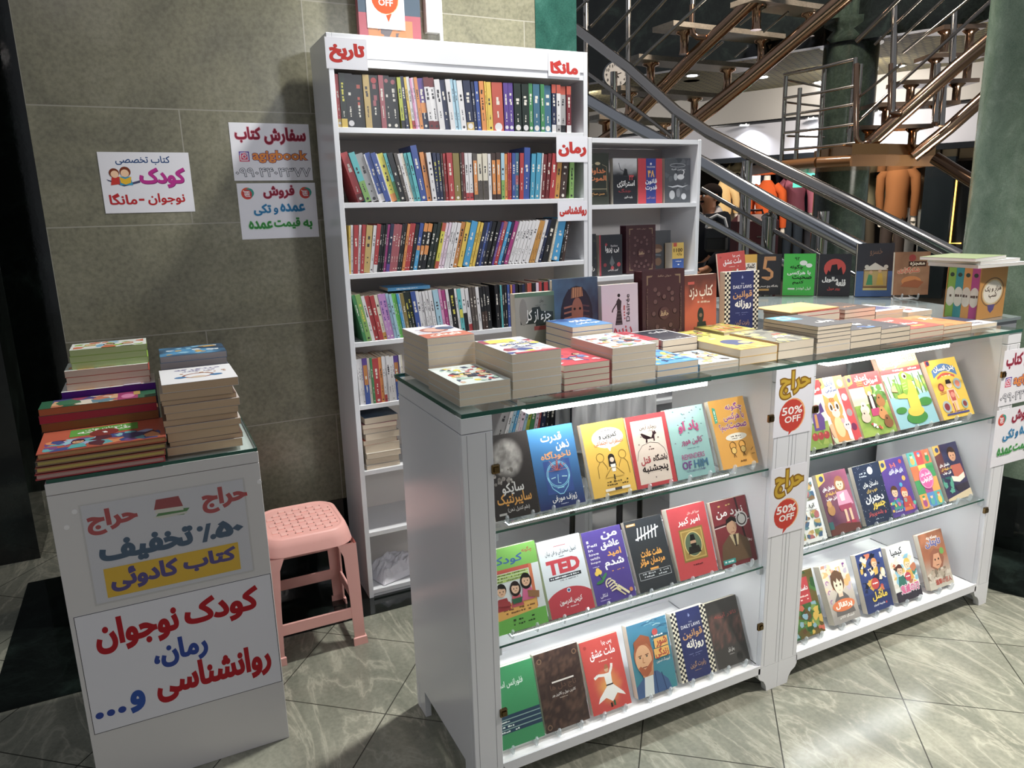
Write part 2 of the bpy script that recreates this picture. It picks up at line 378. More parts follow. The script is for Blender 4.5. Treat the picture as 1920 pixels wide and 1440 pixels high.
class Art:
    """Flat printing on a face: o is the lower corner, U and V the in-plane axes, Nn the outward normal, w x h its size in metres."""
    def __init__(s, mb, o, U, V, Nn, w, h, mat='print', eps=.00007):
        s.mb, s.o, s.U, s.V, s.N, s.w, s.h, s.mat, s.eps = mb, Vector(o), Vector(U), Vector(V), Vector(Nn), w, h, mat, eps; s.k = 1; s.bb = .008
    def P(s, u, v, k=None): return s.o+s.U*(u*s.w)+s.V*(v*s.h)+s.N*(s.eps*(s.k if k is None else k))
    def _clip(s, p):
        for ax, lo, sg in ((0, 0, 1), (0, 1, -1), (1, 0, 1), (1, 1, -1)):
            q = []
            for i in range(len(p)):
                a, b = p[i], p[(i+1) % len(p)]; da, db = sg*(a[ax]-lo), sg*(b[ax]-lo)
                if da >= 0: q.append(a)
                if da*db < 0: t = da/(da-db); q.append((a[0]+(b[0]-a[0])*t, a[1]+(b[1]-a[1])*t))
            p = q
            if len(p) < 3: return []
        return p
    def poly(s, p, c, step=True):
        q = s._clip(p)
        if q: s.mb.add([s.P(*x) for x in q], [tuple(range(len(q)))], c, s.mat)
        if step: s.k += 1
        return s
    def rect(s, a, b, c, d, col, step=True): return s.poly([(a, b), (c, b), (c, d), (a, d)], col, step)
    def bg(s, col): return s.rect(0, 0, 1, 1, col)
    def grad(s, top, bot, box=(0, 0, 1, 1)):
        a, b, c, d = box; t, q = L3(top), L3(bot)
        s.mb.add([s.P(a, b), s.P(c, b), s.P(c, d), s.P(a, d)], [(0, 1, 2, 3)], [q, q, t, t], s.mat); s.k += 1; return s
    def ell(s, u, v, r, col, rv=None, n=20, rot=0, step=True):
        rv = r*s.w/s.h if rv is None else rv; ca, sa = math.cos(rot), math.sin(rot); p = []
        for i in range(n):
            x, y = r*s.w*math.cos(2*math.pi*i/n), rv*s.h*math.sin(2*math.pi*i/n); p.append((u+(x*ca-y*sa)/s.w, v+(x*sa+y*ca)/s.h))
        return s.poly(p, col, step)
    def line(s, pts, wd, col):
        for (a, b), (c, d) in zip(pts, pts[1:]):
            dx, dy = (c-a)*s.w, (d-b)*s.h; l = math.hypot(dx, dy) or 1; nx, ny = -dy/l*wd/2*s.w, dx/l*wd/2*s.w
            s.poly([(a+nx/s.w, b+ny/s.h), (c+nx/s.w, d+ny/s.h), (c-nx/s.w, d-ny/s.h), (a-nx/s.w, b-ny/s.h)], col, False)
        s.k += 1; return s
    def ring(s, u, v, r, col, wd=.02, rv=None, n=24, a0=0, a1=360):
        rv = r*s.w/s.h if rv is None else rv
        return s.line([(u+r*math.cos(R(a0+(a1-a0)*i/n)), v+rv*math.sin(R(a0+(a1-a0)*i/n))) for i in range(n+1)], wd, col)
    def T(s, txt, u0, v0, u1, v1, col, b=.018, o=None, ow=.05, rot=0, slant=0):
        b += s.bb
        for off, cc in (((b+ow, o),) if o else ())+((b, col),):
            vs, fs, bb = glyphs(txt, off); rb = glyphs(txt, b)[2]
            sx, sy = (rb[2]-rb[0] or 1), (rb[3]-rb[1] or 1); out = []
            for x, y, par in vs:
                a, d = (x-rb[0])/sx, (y-rb[1])/sy
                if rot == 90: a, d = 1-d, a
                elif rot == -90: a, d = d, 1-a
                out.append(s.P(u0+(u1-u0)*a+slant*d, v0+(v1-v0)*d, s.k+.5*par))
            s.mb.add(out, fs, cc, s.mat); s.k += 1
        return s
    def scrawl(s, u0, v0, u1, v1, col, seed=0, gap=.25):
        """A line of print too small to read: short unequal marks."""
        q = random.Random(seed); u = u0; h = v1-v0; n = max(3, int((u1-u0)*s.w/max(h*s.h, 1e-4)/1.3)); st = (u1-u0)/n
        for i in range(n):
            if q.random() > gap: s.rect(u, v0+h*q.random()*.3, u+st*(.55+.5*q.random()), v1-h*q.random()*.35, col, False)
            u += st
        s.k += 1; return s
    def vscrawl(s, u0, v0, u1, v1, col, seed=0, gap=.22):
        q = random.Random(seed); v = v0; wd = u1-u0; n = max(3, int((v1-v0)*s.h/max(wd*s.w, 1e-4)/1.1)); st = (v1-v0)/n
        for i in range(n):
            if q.random() > gap: s.rect(u0+wd*q.random()*.35, v, u1-wd*q.random()*.3, v+st*(.5+.5*q.random()), col, False)
            v += st
        s.k += 1; return s
    def paint(s, nx, ny, fn, box=(0, 0, 1, 1)):
        a, b, c, d = box; vs = []; cs = []
        for j in range(ny+1):
            for i in range(nx+1):
                u, v = a+(c-a)*i/nx, b+(d-b)*j/ny; vs.append(s.P(u, v)); cs.append(fn(i/nx, j/ny))
        s.mb.add(vs, [(j*(nx+1)+i, j*(nx+1)+i+1, (j+1)*(nx+1)+i+1, (j+1)*(nx+1)+i) for j in range(ny) for i in range(nx)], cs, s.mat); s.k += 1; return s
    def blotch(s, seed, pal, n, box=(0, 0, 1, 1), r=(.05, .16), k=2):
        q = random.Random(seed); a, b, c, d = box
        for i in range(n):
            u, v, rr = a+(c-a)*q.random(), b+(d-b)*q.random(), r[0]+(r[1]-r[0])*q.random()
            m_ = q.randint(5, 9); ph = q.random()*6; pts = []
            for t in range(m_):
                e = rr*(.5+.8*q.random()); x = u+e*math.cos(ph+t*6.283/m_); y = v+e*s.w/s.h*math.sin(ph+t*6.283/m_)
                pts.append((min(max(x, a), c), min(max(y, b), d)))
            s.poly(pts, q.choice(pal), False)
            if i % max(1, n//k) == 0: s.k += 1
            s.k += .08
        s.k += 1; return s
    def face(s, u, v, r, skin='#e8b48c', hair='#3a2618', shirt=None, long=False):
        rv = r*s.w/s.h*1.15
        if shirt: s.poly([(u-r*1.5, v-rv*3.4), (u+r*1.5, v-rv*3.4), (u+r*.95, v-rv*1.3), (u-r*.95, v-rv*1.3)], shirt)
        if long: s.ell(u, v-rv*.2, r*1.3, hair, rv*1.35)
        s.ell(u, v+rv*.18, r*1.12, hair, rv*1.12); s.ell(u, v-rv*.1, r*.92, skin, rv*.92)
        s.poly([(u-r, v+rv*.25), (u-r*.5, v+rv*.55), (u+r*.2, v+rv*.38), (u+r, v+rv*.3), (u+r*.8, v+rv*1.05), (u-r*.8, v+rv*1.05)], hair)
        for sg in (-1, 1): s.ell(u+sg*r*.36, v-rv*.1, r*.11, '#2a1c14', rv*.14, 8, step=False)
        s.k += 1; s.line([(u-r*.25, v-rv*.52), (u+r*.25, v-rv*.52)], r*.12, '#a0503c'); return s
def vnoise(x, y, seed=0):
    def h(i, j): return (math.sin(i*127.1+j*311.7+seed*74.7)*43758.5453) % 1
    i, j = math.floor(x), math.floor(y); a, b = x-i, y-j; a, b = a*a*(3-2*a), b*b*(3-2*b)
    return (h(i, j)*(1-a)+h(i+1, j)*a)*(1-b)+(h(i, j+1)*(1-a)+h(i+1, j+1)*a)*b
def fbm(x, y, s=0): return .55*vnoise(x, y, s)+.28*vnoise(2*x, 2*y, s+1)+.17*vnoise(4*x, 4*y, s+2)
def cloudy(c0, c1, f=4, s=0):
    a, b = L3(c0), L3(c1); return lambda u, v: mixc(a, b, min(1, max(0, (fbm(u*f, v*f*1.4, s)-.3)*2.4)))

# ------------------------------------------------------------------ books
PAGE = '#d8c9b4'
def book(name, w, h, t, cover, M, front=None, spine=None, hard=False, page=PAGE, label=None, cat='book', group=None, back=None):
    """Lies flat in its own frame: x across, y up the page, z through; spine on +x, front cover up (+z)."""
    c = .0022 if hard else .0006; e = .003 if hard else .0004
    mb = MB(); mb.box((0, 0, 0), (w, h, c), back or cover, 'print').box((0, 0, t-c), (w, h, t), cover, 'print').box((w-c, 0, c), (w, h, t-c), cover, 'print')
    if front: front(Art(mb, (0, 0, t), (1, 0, 0), (0, 1, 0), (0, 0, 1), w, h))
    if spine: spine(Art(mb, (w, 0, 0), (0, 0, 1), (0, 1, 0), (1, 0, 0), t, h))
    o = mb.build(name, None, M); tag(o, label, cat, group)
    p = MB().box((e, e, c), (w-c-.0002, h-e, t-c), page, 'pages'); p.build('page_block', o)
    return o
def M_stand(x, y, z, tilt=0, yaw=0, w=0, t=0, roll=0):
    """Front cover faces the viewer (-y); x, y, z is the lower corner of the cover; leans back by tilt."""
    return Matrix.Translation((x, y, z)) @ Matrix.Rotation(yaw, 4, 'Z') @ Matrix.Rotation(R(90)-tilt, 4, 'X') @ Matrix.Rotation(roll, 4, 'Z') @ Matrix.Translation((0, 0, -t))
def M_flat(x, y, z, yaw=0): return Matrix.Translation((x, y, z)) @ Matrix.Rotation(yaw, 4, 'Z')
def M_spine(x, y, z, w, t, lean):
    """Spine faces the viewer; (x, y, z) is the lower near corner on the -x side before leaning about it."""
    B = Matrix(((0, 0, -1, t), (-1, 0, 0, w), (0, 1, 0, 0), (0, 0, 0, 1)))   # flat x->-y, y->z, z->-x
    return Matrix.Translation((x, y, z)) @ Matrix.Rotation(lean, 4, 'Y') @ B
ORD = lambda n: f"{n}{'th' if 10 <= n % 100 <= 20 else {1: 'st', 2: 'nd', 3: 'rd'}.get(n % 10, 'th')}"
# ------------------------------------------------------------------ the setting
struct(MB().add([(-7, -5, 0), (16, -5, 0), (16, 17, 0), (-7, 17, 0)], [(0, 1, 2, 3)], None, 'floor_stone').build('floor'))
struct(MB().box((-.594, 2.445, .0005), (1.9, 3.37, .003), None, 'black_marble').build('trim_1'))
struct(MB().box((-.274, 2.861, 0), (1.536, 3.25, 4.4), None, 'wall_stone').build('wall_back'))
struct(MB().box((1.536, 2.857, 0), (1.729, 3.25, 4.4), None, 'teal_marble').build('trim_2'))
struct(MB().box((-.276, 2.853, .003), (1.731, 2.8609, .31), None, 'black_marble').build('baseboard_back'))
struct(MB().box((-5, 4.6, 0), (-.3, 4.8, 5), None, 'black_marble').build('wall_left'))
struct(MB().box((-1.0, 3.62, 0), (-.575, 3.95, 4.4), None, 'black_marble').build('trim_3'))
# round marble column beside the showcases, with its dark plinth and floor ring
mb = MB(); mb.lathe([(.4, 0), (.4, 4.6)], (3.478, 1.765, 0), None, 'green_marble', 48)
colm = mb.build('trim_4'); struct(colm)
struct(MB().lathe([(.408, 0), (.408, .3), (.4, .31)], (3.478, 1.765, .003), None, 'black_marble', 48).build('baseboard_column'))
struct(MB().lathe([(.82, .0005), (.82, .003)], (3.478, 1.765, 0), None, 'black_marble', 48).build('trim_5'))

WHITE = '#e3e4e8'
def tall_case(name, x0, x1, y0, y1, ztop, tops, label, fascia=True, back='#e6dfda', bottom=0.03):
    t = .018
    root = empty(name, (0, 0, 0), label=label, cat='bookcase')
    root.location = ((x0+x1)/2, (y0+y1)/2, .003); root_m = Matrix.Translation(-root.location)
    def part(n, mb): o = mb.build(n, root); o.matrix_parent_inverse = root_m; return o
    part('side_panel', MB().box((x0, y0, .003), (x0+t, y1, ztop), WHITE, bev=.0012)); part('side_panel', MB().box((x1-t, y0, .003), (x1, y1, ztop), WHITE, bev=.0012))
    part('back_panel', MB().box((x0+t, y1-.006, bottom), (x1-t, y1, ztop-.02), back))
    if fascia:
        part('top_board', MB().box((x0+t, y0+.002, 1.912), (x1-t, y1-.006, 1.93), WHITE).box((x0+t, y0+.002, ztop-.018), (x1-t, y1, ztop), WHITE))
        part('fascia', MB().box((x0+t, y0, 1.938), (x1-t, y0+.016, ztop), WHITE, bev=.001).box((x0+t, y0+.004, 1.926), (x1-t, y0+.02, 1.938), WHITE))
    else: part('top_board', MB().box((x0+t+.0005, y0+.0006, ztop-.0185), (x1-t-.0005, y1-.0005, ztop-.0005), WHITE))
    for z in tops: part('shelf_board', MB().box((x0+t, y0+.001, z-.0175), (x1-t, y1-.006, z), WHITE, bev=.001))
    part('plinth_board', MB().box((x0+t, y0+.008, .003), (x1-t, y0+.024, bottom-.0175), WHITE)) if bottom > .025 else None
    return root
TY0, TY1 = 2.561, 2.816
TT = [1.722, 1.478, 1.2375, .9965, .766, .515, .27, .034]
tall_case('tall_bookcase', .612, 1.598, TY0, TY1, 2.012, TT, 'tall white open bookcase packed with book rows against the stone wall')
RT = [1.4505, 1.163, .88, .6, .32, .034]
tall_case('short_bookcase', 1.600, 2.160, TY0, TY1, 1.706, RT, 'lower white bookcase with books shown face out, joined to the tall bookcase', False)

# ------------------------------------------------------------------ glass showcases
def showcase(x0, x1, y0, y1, label, warm, lamp_x):
    zt = 1.000; pl, pr = (.075, .071)
    root = empty('glass_showcase', ((x0+x1)/2, (y0+y1)/2, 0), label=label, cat='display case')
    inv = Matrix.Translation(-root.location)
    def part(n, mb, p=root): o = mb.build(n, p); o.matrix_parent_inverse = inv if p is root else Matrix.Identity(4); return o
    G = '#9a9aa0'
    for s, xa, xb in ((1, x0, x0+pl), (-1, x1-pr, x1)):
        mb = MB().box((xa, y0, .085), (xb, y0+.018, .962), WHITE, bev=.0012).box((xa, y0, .964), (xb, y0+.018, zt), WHITE, bev=.001)
        for gx in (xa+.012, xa+.058): mb.box((gx, y0-.0003, .09), (gx+.0012, y0+.001, .96), G)
        part('front_post', mb)
        xo = xa if s == 1 else xb-.018
        part('side_panel', MB().box((xo, y0+.018, .085), (xo+.018, y1, .962), WHITE, bev=.0012).box((xo, y0+.018, .964), (xo+.018, y1, zt), WHITE, bev=.001))
        xi = xa+.018 if s == 1 else xa
        part('inner_panel', MB().box((xi, y0+.018, .092), (xi+pl-.022, y1-.001, zt-.002), '#ecebed'))
        # bracket feet, cut in a curve
        for ya, yb in ((y0, y0+.02), (y1-.02, y1)):
            cx = xa if s == 1 else xb
            pr_ = [(0, 0), (.042, 0), (.046, .02), (.056, .036), (.072, .046), (.078, .058), (.078, .085), (0, .085)]
            vs = [(cx+s*a, y, z) for y in (ya, yb) for a, z in pr_]; n = len(pr_)
            fs = [tuple(range(n)), tuple(range(2*n-1, n-1, -1))]+[(i, n+i, n+(i+1) % n, (i+1) % n) for i in range(n)]
            part('foot', MB().add(vs, fs, WHITE, 'laminate').box((min(cx+s*.001, cx+s*.018), (yb if ya == y0 else ya-.05), .0), (max(cx+s*.001, cx+s*.018), (yb+.05 if ya == y0 else ya), .0845), WHITE))
    xa, xb = x0+pl, x1-pr
    part('bottom_board', MB().box((xa, y0+.004, .072), (xb, y1-.001, .09), '#efeef0', bev=.001).box((xa, y0, .066), (xb, y0+.004, .094), WHITE))
    part('back_panel', MB().box((xa, y1-.008, .09), (xb, y1, .40), '#f0eff2'))
    part('back_rail', MB().box((xa, y1-.018, .955), (xb, y1, zt), WHITE))
    g = MB(); ov = .012
    g.box((x0+.002, y0-.002, zt+.0005), (x1-.002, y1+.03, 1.011), None, 'glass')
    top = part('glass_top', g)
    em = MB().box((x0+.0018, y0-.0026, zt+.0008), (x1-.0018, y0-.0019, 1.0107), None, 'glass_edge').box((x0+.0012, y0-.002, zt+.0008), (x0+.0019, y1+.03, 1.0107), None, 'glass_edge').box((x0+.0018, y1+.03, zt+.0008), (x1-.0018, y1+.0306, 1.0107), None, 'glass_edge')
    o = em.build('glass_edge', top); o.matrix_parent_inverse = Matrix.Identity(4)
    for z in (.715, .415):
        sh = part('glass_shelf', MB().box((xa+.001, y0+.012, z-.006), (xb-.001, y1-.03, z), None, 'shelf_glass'))
        MB().box((xa+.001, y0+.0112, z-.0058), (xb-.001, y0+.0118, z-.0002), '#8fb0ac', 'glass_edge').build('glass_edge', sh)
        st = MB().box((xa+.06, y0+.058, z-.0125), (xb-.10, y0+.084, z-.0065), '#d8dade', 'chrome').build('light_strip', sh); MB().box((xa+.062, y0+.06, z-.0165), (xb-.102, y0+.082, z-.0125), None, 'lit_strip').build('lit_diffuser', sh)
        for xx in (xa, xb-.012): part('shelf_clip', MB().box((xx, y0+.013, z-.026), (xx+.012, y0+.026, z-.0065), '#c9cdd2', 'plastic'))
    dr = part('glass_door', MB().box((xa+.003, y0+.0035, .1), (xb-.003, y0+.0075, .985), None, 'door_glass'))
    for xx, zz in ((xa-.006, .872), (xa-.006, .241), (xb-.027, .866), (xb-.022, .229)) if not warm else ((xb-.016, .863), (xb-.016, .378), (xa-.006, .868)):
        h = MB().box((xx, y0-.006, zz-.011), (xx+.02, y0+.0035, zz+.011), '#8a7350', 'chrome', bev=.002).box((xx+.004, y0-.009, zz-.006), (xx+.016, y0-.006, zz+.006), '#6d5b40', 'chrome')
        part('hinge', h)
    la, lb = lamp_x
    lm = part('lamp_bar', MB().box((la-.01, y0+.046, .984), (lb+.01, y0+.09, .9995), '#b8b4b2', 'chrome'))
    MB().box((la, y0+.05, .972), (lb, y0+.086, .984), None, 'lit_tube_warm' if warm else 'lit_tube').build('lit_diffuser', lm)
    return root
showcase(.572, 1.5705, 1.439, 1.886, 'white showcase by the low counter, white lamp, grown-up titles on its glass shelves', False, (.765, 1.30))
showcase(1.5715, 2.597, 1.439, 1.886, 'white showcase beside the green column, warm lamp, picture books and comics inside', True, (1.75, 2.30))

# corner counter behind, glass topped, for the row of standing books
root = empty('corner_counter', (2.6, 2.2, 0), label='white corner counter with a glass top behind the second showcase', cat='counter'); inv = Matrix.Translation(-root.location)
PC = [(2.05, 1.93), (2.61, 1.93), (2.61, 1.60), (2.87, 1.60), (3.02, 2.2), (3.0, 2.36), (2.42, 2.74), (2.19, 2.52)]
o = MB().prism([(2.1+(x-2.1)*.985, 2.1+(y-2.1)*.985) for x, y in PC], .0, .998, '#8d9196', 'laminate').build('body', root); o.matrix_parent_inverse = inv
o = MB().prism(PC, .9985, 1.009, '#7f8a8c', 'lacquer').build('glass_top', root); o.matrix_parent_inverse = inv

# low counter with the sale posters
LX0, LX1, LY0, LY1, LZ = -.272, .200, 1.919, 2.40, .852
root = empty('low_counter', (-.03, 2.16, 0), label='narrow white counter with sale posters on its front, piled with books', cat='counter'); inv = Matrix.Translation(-root.location)
def lp(n, mb): o = mb.build(n, root); o.matrix_parent_inverse = inv; return o
lp('body', MB().box((LX0, LY0+.018, .0), (LX1, LY1, LZ-.02), WHITE, bev=.001))
lp('front_panel', MB().box((LX0, LY0, .0), (LX1, LY0+.0175, LZ-.03), '#dcd9d8', bev=.001))
lp('top_rail', MB().box((LX0, LY0, LZ-.0285), (LX1, LY0+.0175, LZ), '#dcd9d8', bev=.001).box((LX0, LY0+.018, LZ-.0195), (LX1, LY1, LZ), WHITE))
o = lp('glass_top', MB().box((LX0+.004, LY0+.002, LZ+.0005), (LX1-.002, LY1, LZ+.01), None, 'glass'))
MB().box((LX0+.004, LY0+.0012, LZ+.001), (LX1-.002, LY0+.0019, LZ+.0095), None, 'glass_edge').box((LX1-.0019, LY0+.002, LZ+.001), (LX1-.0012, LY1, LZ+.0095), None, 'glass_edge').build('glass_edge', o)
for zz, xx in ((.775, -.222), (.74, -.243), (.77, .195)): lp('screw_cap', MB().lathe([(.006, 0), (.006, .0012)], (0, 0, 0), '#f0eeee', 'plastic', 12, Matrix.Translation((xx, LY0, zz)) @ Matrix.Rotation(R(90), 4, 'X')))

# ------------------------------------------------------------------ pink plastic stool
def stool():
    P = '#eab0a8'; root = empty('plastic_stool', (.368, 2.446, .0), label='pink plastic stool with a woven-look seat between the low counter and bookcase', cat='stool')
    inv = Matrix.Translation(-root.location)
    def part(n, mb): o = mb.build(n, root); o.matrix_parent_inverse = inv; return o
    cx, cy, zs = .368, 2.446, .43
    def rr(hx, hy, r, z, n=6):
        out = []
        for sx, sy, a in ((1, 1, 0), (-1, 1, 90), (-1, -1, 180), (1, -1, 270)):
            for k in range(n+1):
                t = R(a+90*k/n); out.append((cx+sx*(hx-r)+r*math.cos(t), cy+sy*(hy-r)+r*math.sin(t), z))
        return out
    rings = [rr(.118, .128, .06, zs-.004), rr(.124, .134, .062, zs), rr(.134, .144, .066, zs-.006), rr(.142, .152, .068, zs-.03), rr(.148, .158, .066, zs-.058)]
    vs = sum(rings, []); n = len(rings[0])
    mb = MB(); mb.add(vs, [(i*n+k, (i+1)*n+k, (i+1)*n+(k+1) % n, i*n+(k+1) % n) for i in range(len(rings)-1) for k in range(n)], P, 'plastic', True)
    mb.add(rings[0], [tuple(range(n))], P, 'plastic')
    # woven pattern: raised strips and slots
    for i in range(9):
        for j in range(8):
            x, y = cx-.096+.024*i, cy-.1+.0286*j
            if abs(x-cx) > .085 and abs(y-cy) > .09: continue
            if (i+j) % 2: mb.box((x-.0095, y-.011, zs-.0045), (x+.0095, y+.011, zs-.0022), '#efbab2', 'plastic')
            mb.box((x+.0102, y-.009, zs-.0042), (x+.0128, y-.003, zs-.0034), '#4a2a26', 'plastic')
    mb.lathe([(.012, 0), (.012, .0007)], (cx, cy, zs-.0036), '#c77a72', 'plastic', 20)
    part('seat', mb)
    for sx in (-1, 1):
        for sy in (-1, 1):
            def cs(z, hx, hy, w, d):
                X, Y = cx+sx*hx, cy+sy*hy
                return [(X, Y, z), (X-sx*w, Y, z), (X-sx*w, Y-sy*.006, z), (X-sx*.008, Y-sy*.008, z), (X-sx*.006, Y-sy*d, z), (X, Y-sy*d, z)]
            lv = [cs(.372, .148, .158, .062, .07), cs(.33, .149, .159, .046, .05), cs(.2, .151, .161, .04, .042), cs(.028, .153, .163, .036, .038), cs(.026, .158, .168, .046, .048), cs(0, .16, .17, .048, .05)]
            lv = [[(x-sx*0, y, z) for x, y, z in r] for r in lv]; vs = sum(lv, []); k = 6
            fl = sx*sy > 0
            fs = [(i*k+j, i*k+(j+1) % k, (i+1)*k+(j+1) % k, (i+1)*k+j) for i in range(len(lv)-1) for j in range(k)]
            part('leg', MB().add(vs, fs if fl else [f[::-1] for f in fs], P, 'plastic').add(lv[-1], [tuple(range(6))], P, 'plastic'))
    for s in (-1, 1):
        part('stretcher', MB().box((cx-.12, cy+s*.156-.004, .1), (cx+.12, cy+s*.156+.004, .14), P, 'plastic', bev=.002))
        part('stretcher', MB().box((cx+s*.146-.004, cy-.13, .1), (cx+s*.146+.004, cy+.13, .14), P, 'plastic', bev=.002))
        if s == 1: part('stretcher', MB().box((cx-.12, cy+s*.154-.004, .22), (cx+.12, cy+s*.154+.004, .26), P, 'plastic', bev=.002))
stool()
# ------------------------------------------------------------------ rows of books on the bookcases, spine out
CN = {'r': ('#b3262c', 'red'), 'dr': ('#7c2430', 'dark red'), 'ro': ('#a8525c', 'rose'), 'k': ('#26282c', 'black'), 'kg': ('#28332f', 'green-black'), 'g': ('#c9ab63', 'gold'),
      'li': ('#b9c435', 'lime'), 'nv': ('#27304f', 'navy'), 'y': ('#e3bf3c', 'yellow'), 'w': ('#e4e2e4', 'white'), 'cr': ('#e0d8c4', 'cream'), 'pk': ('#dc8fbb', 'pink'), 'lp': ('#e6cfe0', 'pale pink'),
      'o': ('#e08a33', 'orange'), 'pu': ('#5a3b92', 'purple'), 'lb': ('#a5cde0', 'pale blue'), 'b': ('#2f4f9e', 'blue'), 'sb': ('#2e9bd2', 'sky blue'), 'or': ('#bf4a34', 'orange-red'), 'gn': ('#3f8a54', 'green'),
      'bg': ('#66c24e', 'bright green'), 'te': ('#3d6f8a', 'teal blue'), 'tq': ('#58bfc4', 'turquoise'), 'gy': ('#a7a5a6', 'grey'), 'br': ('#4b3a36', 'dark brown'), 'ol': ('#8d7d42', 'olive'), 'mr': ('#73272c', 'maroon'),
      'oc': ('#c98e33', 'ochre'), 'mg': ('#a92a7c', 'magenta'), 'ob': ('#c0792a', 'orange-brown'), 'gg': ('#84b25c', 'leaf green'), 'lv': ('#c08ac6', 'lilac'), 'ye': ('#d8d03e', 'lemon yellow'), 'gb': ('#5b5450', 'grey-brown'), 'cb': ('#3a9dc0', 'teal')}
DARKTXT = {'w', 'cr', 'li', 'y', 'g', 'lb', 'lp', 'tq', 'gy', 'ye', 'oc', 'gg', 'pk', 'o'}
def spine_art(ck, seed, marks=''):
    c = CN[ck][0]; tx = '#3c3a40' if ck in DARKTXT else '#e8e2d6'
    def f(a):
        q = random.Random(seed)
        bands = {'T': [(.8, 1.0)], 'B': [(0, .14)], 'M': [(.3, .55)]}
        for mk in marks.split():
            k, cc = mk[0], mk[1:]
            col = CN[cc][0]
            if k == 'T': a.rect(0, .82, 1, 1, col)
            elif k == 'B': a.rect(0, 0, 1, .16, col)
            elif k == 'H': a.rect(0, 0, 1, .42, col)
            elif k == 'M': a.rect(.06, .32, .94, .52, col)
            elif k == 'O': a.rect(.1, .12, .9, .85, col)
            elif k == 'C': a.ell(.5, .08, .36, col)
            elif k == 'D': a.ell(.5, .9, .3, col)
            elif k == 'X': tx2 = col; a.vscrawl(.25, .42, .72, .85, col, seed)
        wd = .5 if a.w > .011 else .4
        if 'X' not in marks: a.vscrawl(.5-wd/2, .5+.1*q.random(), .5+wd/2, .82-.08*q.random(), tx, seed)
        a.vscrawl(.38, .2, .62, .2+.12+.12*q.random(), tx, seed+7)
        if q.random() < .6: a.ell(.5, .06, .22, tx)
    return f
def lay(items, z, y, case_x1, rowname, group, h0, d0=.135, x_clip=None, seedbase=0, plain=None, depth_jit=.006):
    """items: (colour key, near-edge px start, px end, px row, lean in px per px, height, marks)."""
    q = random.Random(seedbase); prev = None; n = 0; out = []
    for it in items:
        ck, pa, pb, py, lean, hh, marks = it
        xa, xb = at(pa, py, Y=y).x, at(pb, py, Y=y).x
        a = lean; ca, sa = math.cos(a), math.sin(a)
        t = max(.0035, (xb-xa)*ca*.97-.0004)
        # rectangle in the x-z plane leaning by a (positive = towards +x), resting on its lowest corner
        def rect(x):
            # a>0 leans to +x: pivot is lower +x corner
            if a >= 0: px, pz, ox = x+t*ca, 0, -t
            else: px, pz, ox = x, 0, 0
            return [(px+(u+ox)*ca+v*sa, pz-(u+ox)*sa+v*ca) for u, v in ((0, 0), (t, 0), (t, hh), (0, hh))]
        x = xa
        lo = min(p[0] for p in rect(x))
        if lo < .6315: x += .6315-lo
        if prev:
            for _ in range(200):
                A, B = prev, rect(x); sep = False; gap = 1e9
                for P1 in (A, B):
                    for i in range(4):
                        e = (P1[(i+1) % 4][0]-P1[i][0], P1[(i+1) % 4][1]-P1[i][1]); L = math.hypot(*e); nx, nz = e[1]/L, -e[0]/L
                        a_ = [p[0]*nx+p[1]*nz for p in A]; b_ = [p[0]*nx+p[1]*nz for p in B]
                        o_ = min(max(a_), max(b_))-max(min(a_), min(b_))
                        if o_ <= -.0001: sep = True
                        if abs(nx) > .3: gap = min(gap, o_/abs(nx))
                if sep: break
                x += max(.0002, gap*.5+.0001)
        rc = rect(x)
        if max(p[0] for p in rc) > case_x1-.001: break
        prev = rc; n += 1
        h = hh; w = d0-q.random()*.008; yy = y+.003+q.random()*depth_jit
        piv = rc[0]
        M = M_spine(piv[0], yy, z+piv[1]+.0003, w, t, a)
        th = 'thick' if t > .021 else 'slim' if t < .0095 else 'medium'
        nm = CN[ck][1]
        o = book('shelf_book', w, h, t, CN[ck][0], M, None, spine_art(ck, seedbase*100+n, marks or ''), label=f"{th} {nm} book, {ORD(n)} from the stool end, {rowname}", group=group)
        out.append(o)
    return out
def mk(cropx, cropy, sc, basey, rows):
    """(key, x0, x1[, marks[, height]]) measured in an enlarged crop -> pixels of the photo."""
    o = []
    for r in rows:
        o.append((r[0], r[1]/sc+cropx, r[2]/sc+cropx, basey/sc+cropy, r[3] if len(r) > 3 else '', r[4] if len(r) > 4 else None))
    return o
def leaned(rows, anchors, hdef, seed):
    q = random.Random(seed); res = []
    for ck, a, b, y, mk_, hh in rows:
        for (p0, l0), (p1, l1) in zip(anchors, anchors[1:]):
            if p0 <= a <= p1: l = l0+(l1-l0)*(a-p0)/(p1-p0); break
        else: l = anchors[0][1] if a < anchors[0][0] else anchors[-1][1]
        res.append((ck, a, b, y, l, (hh or hdef)+(q.random()-.5)*.005, mk_))
    return res
def hfit(hmax, h): return min(hmax, h)
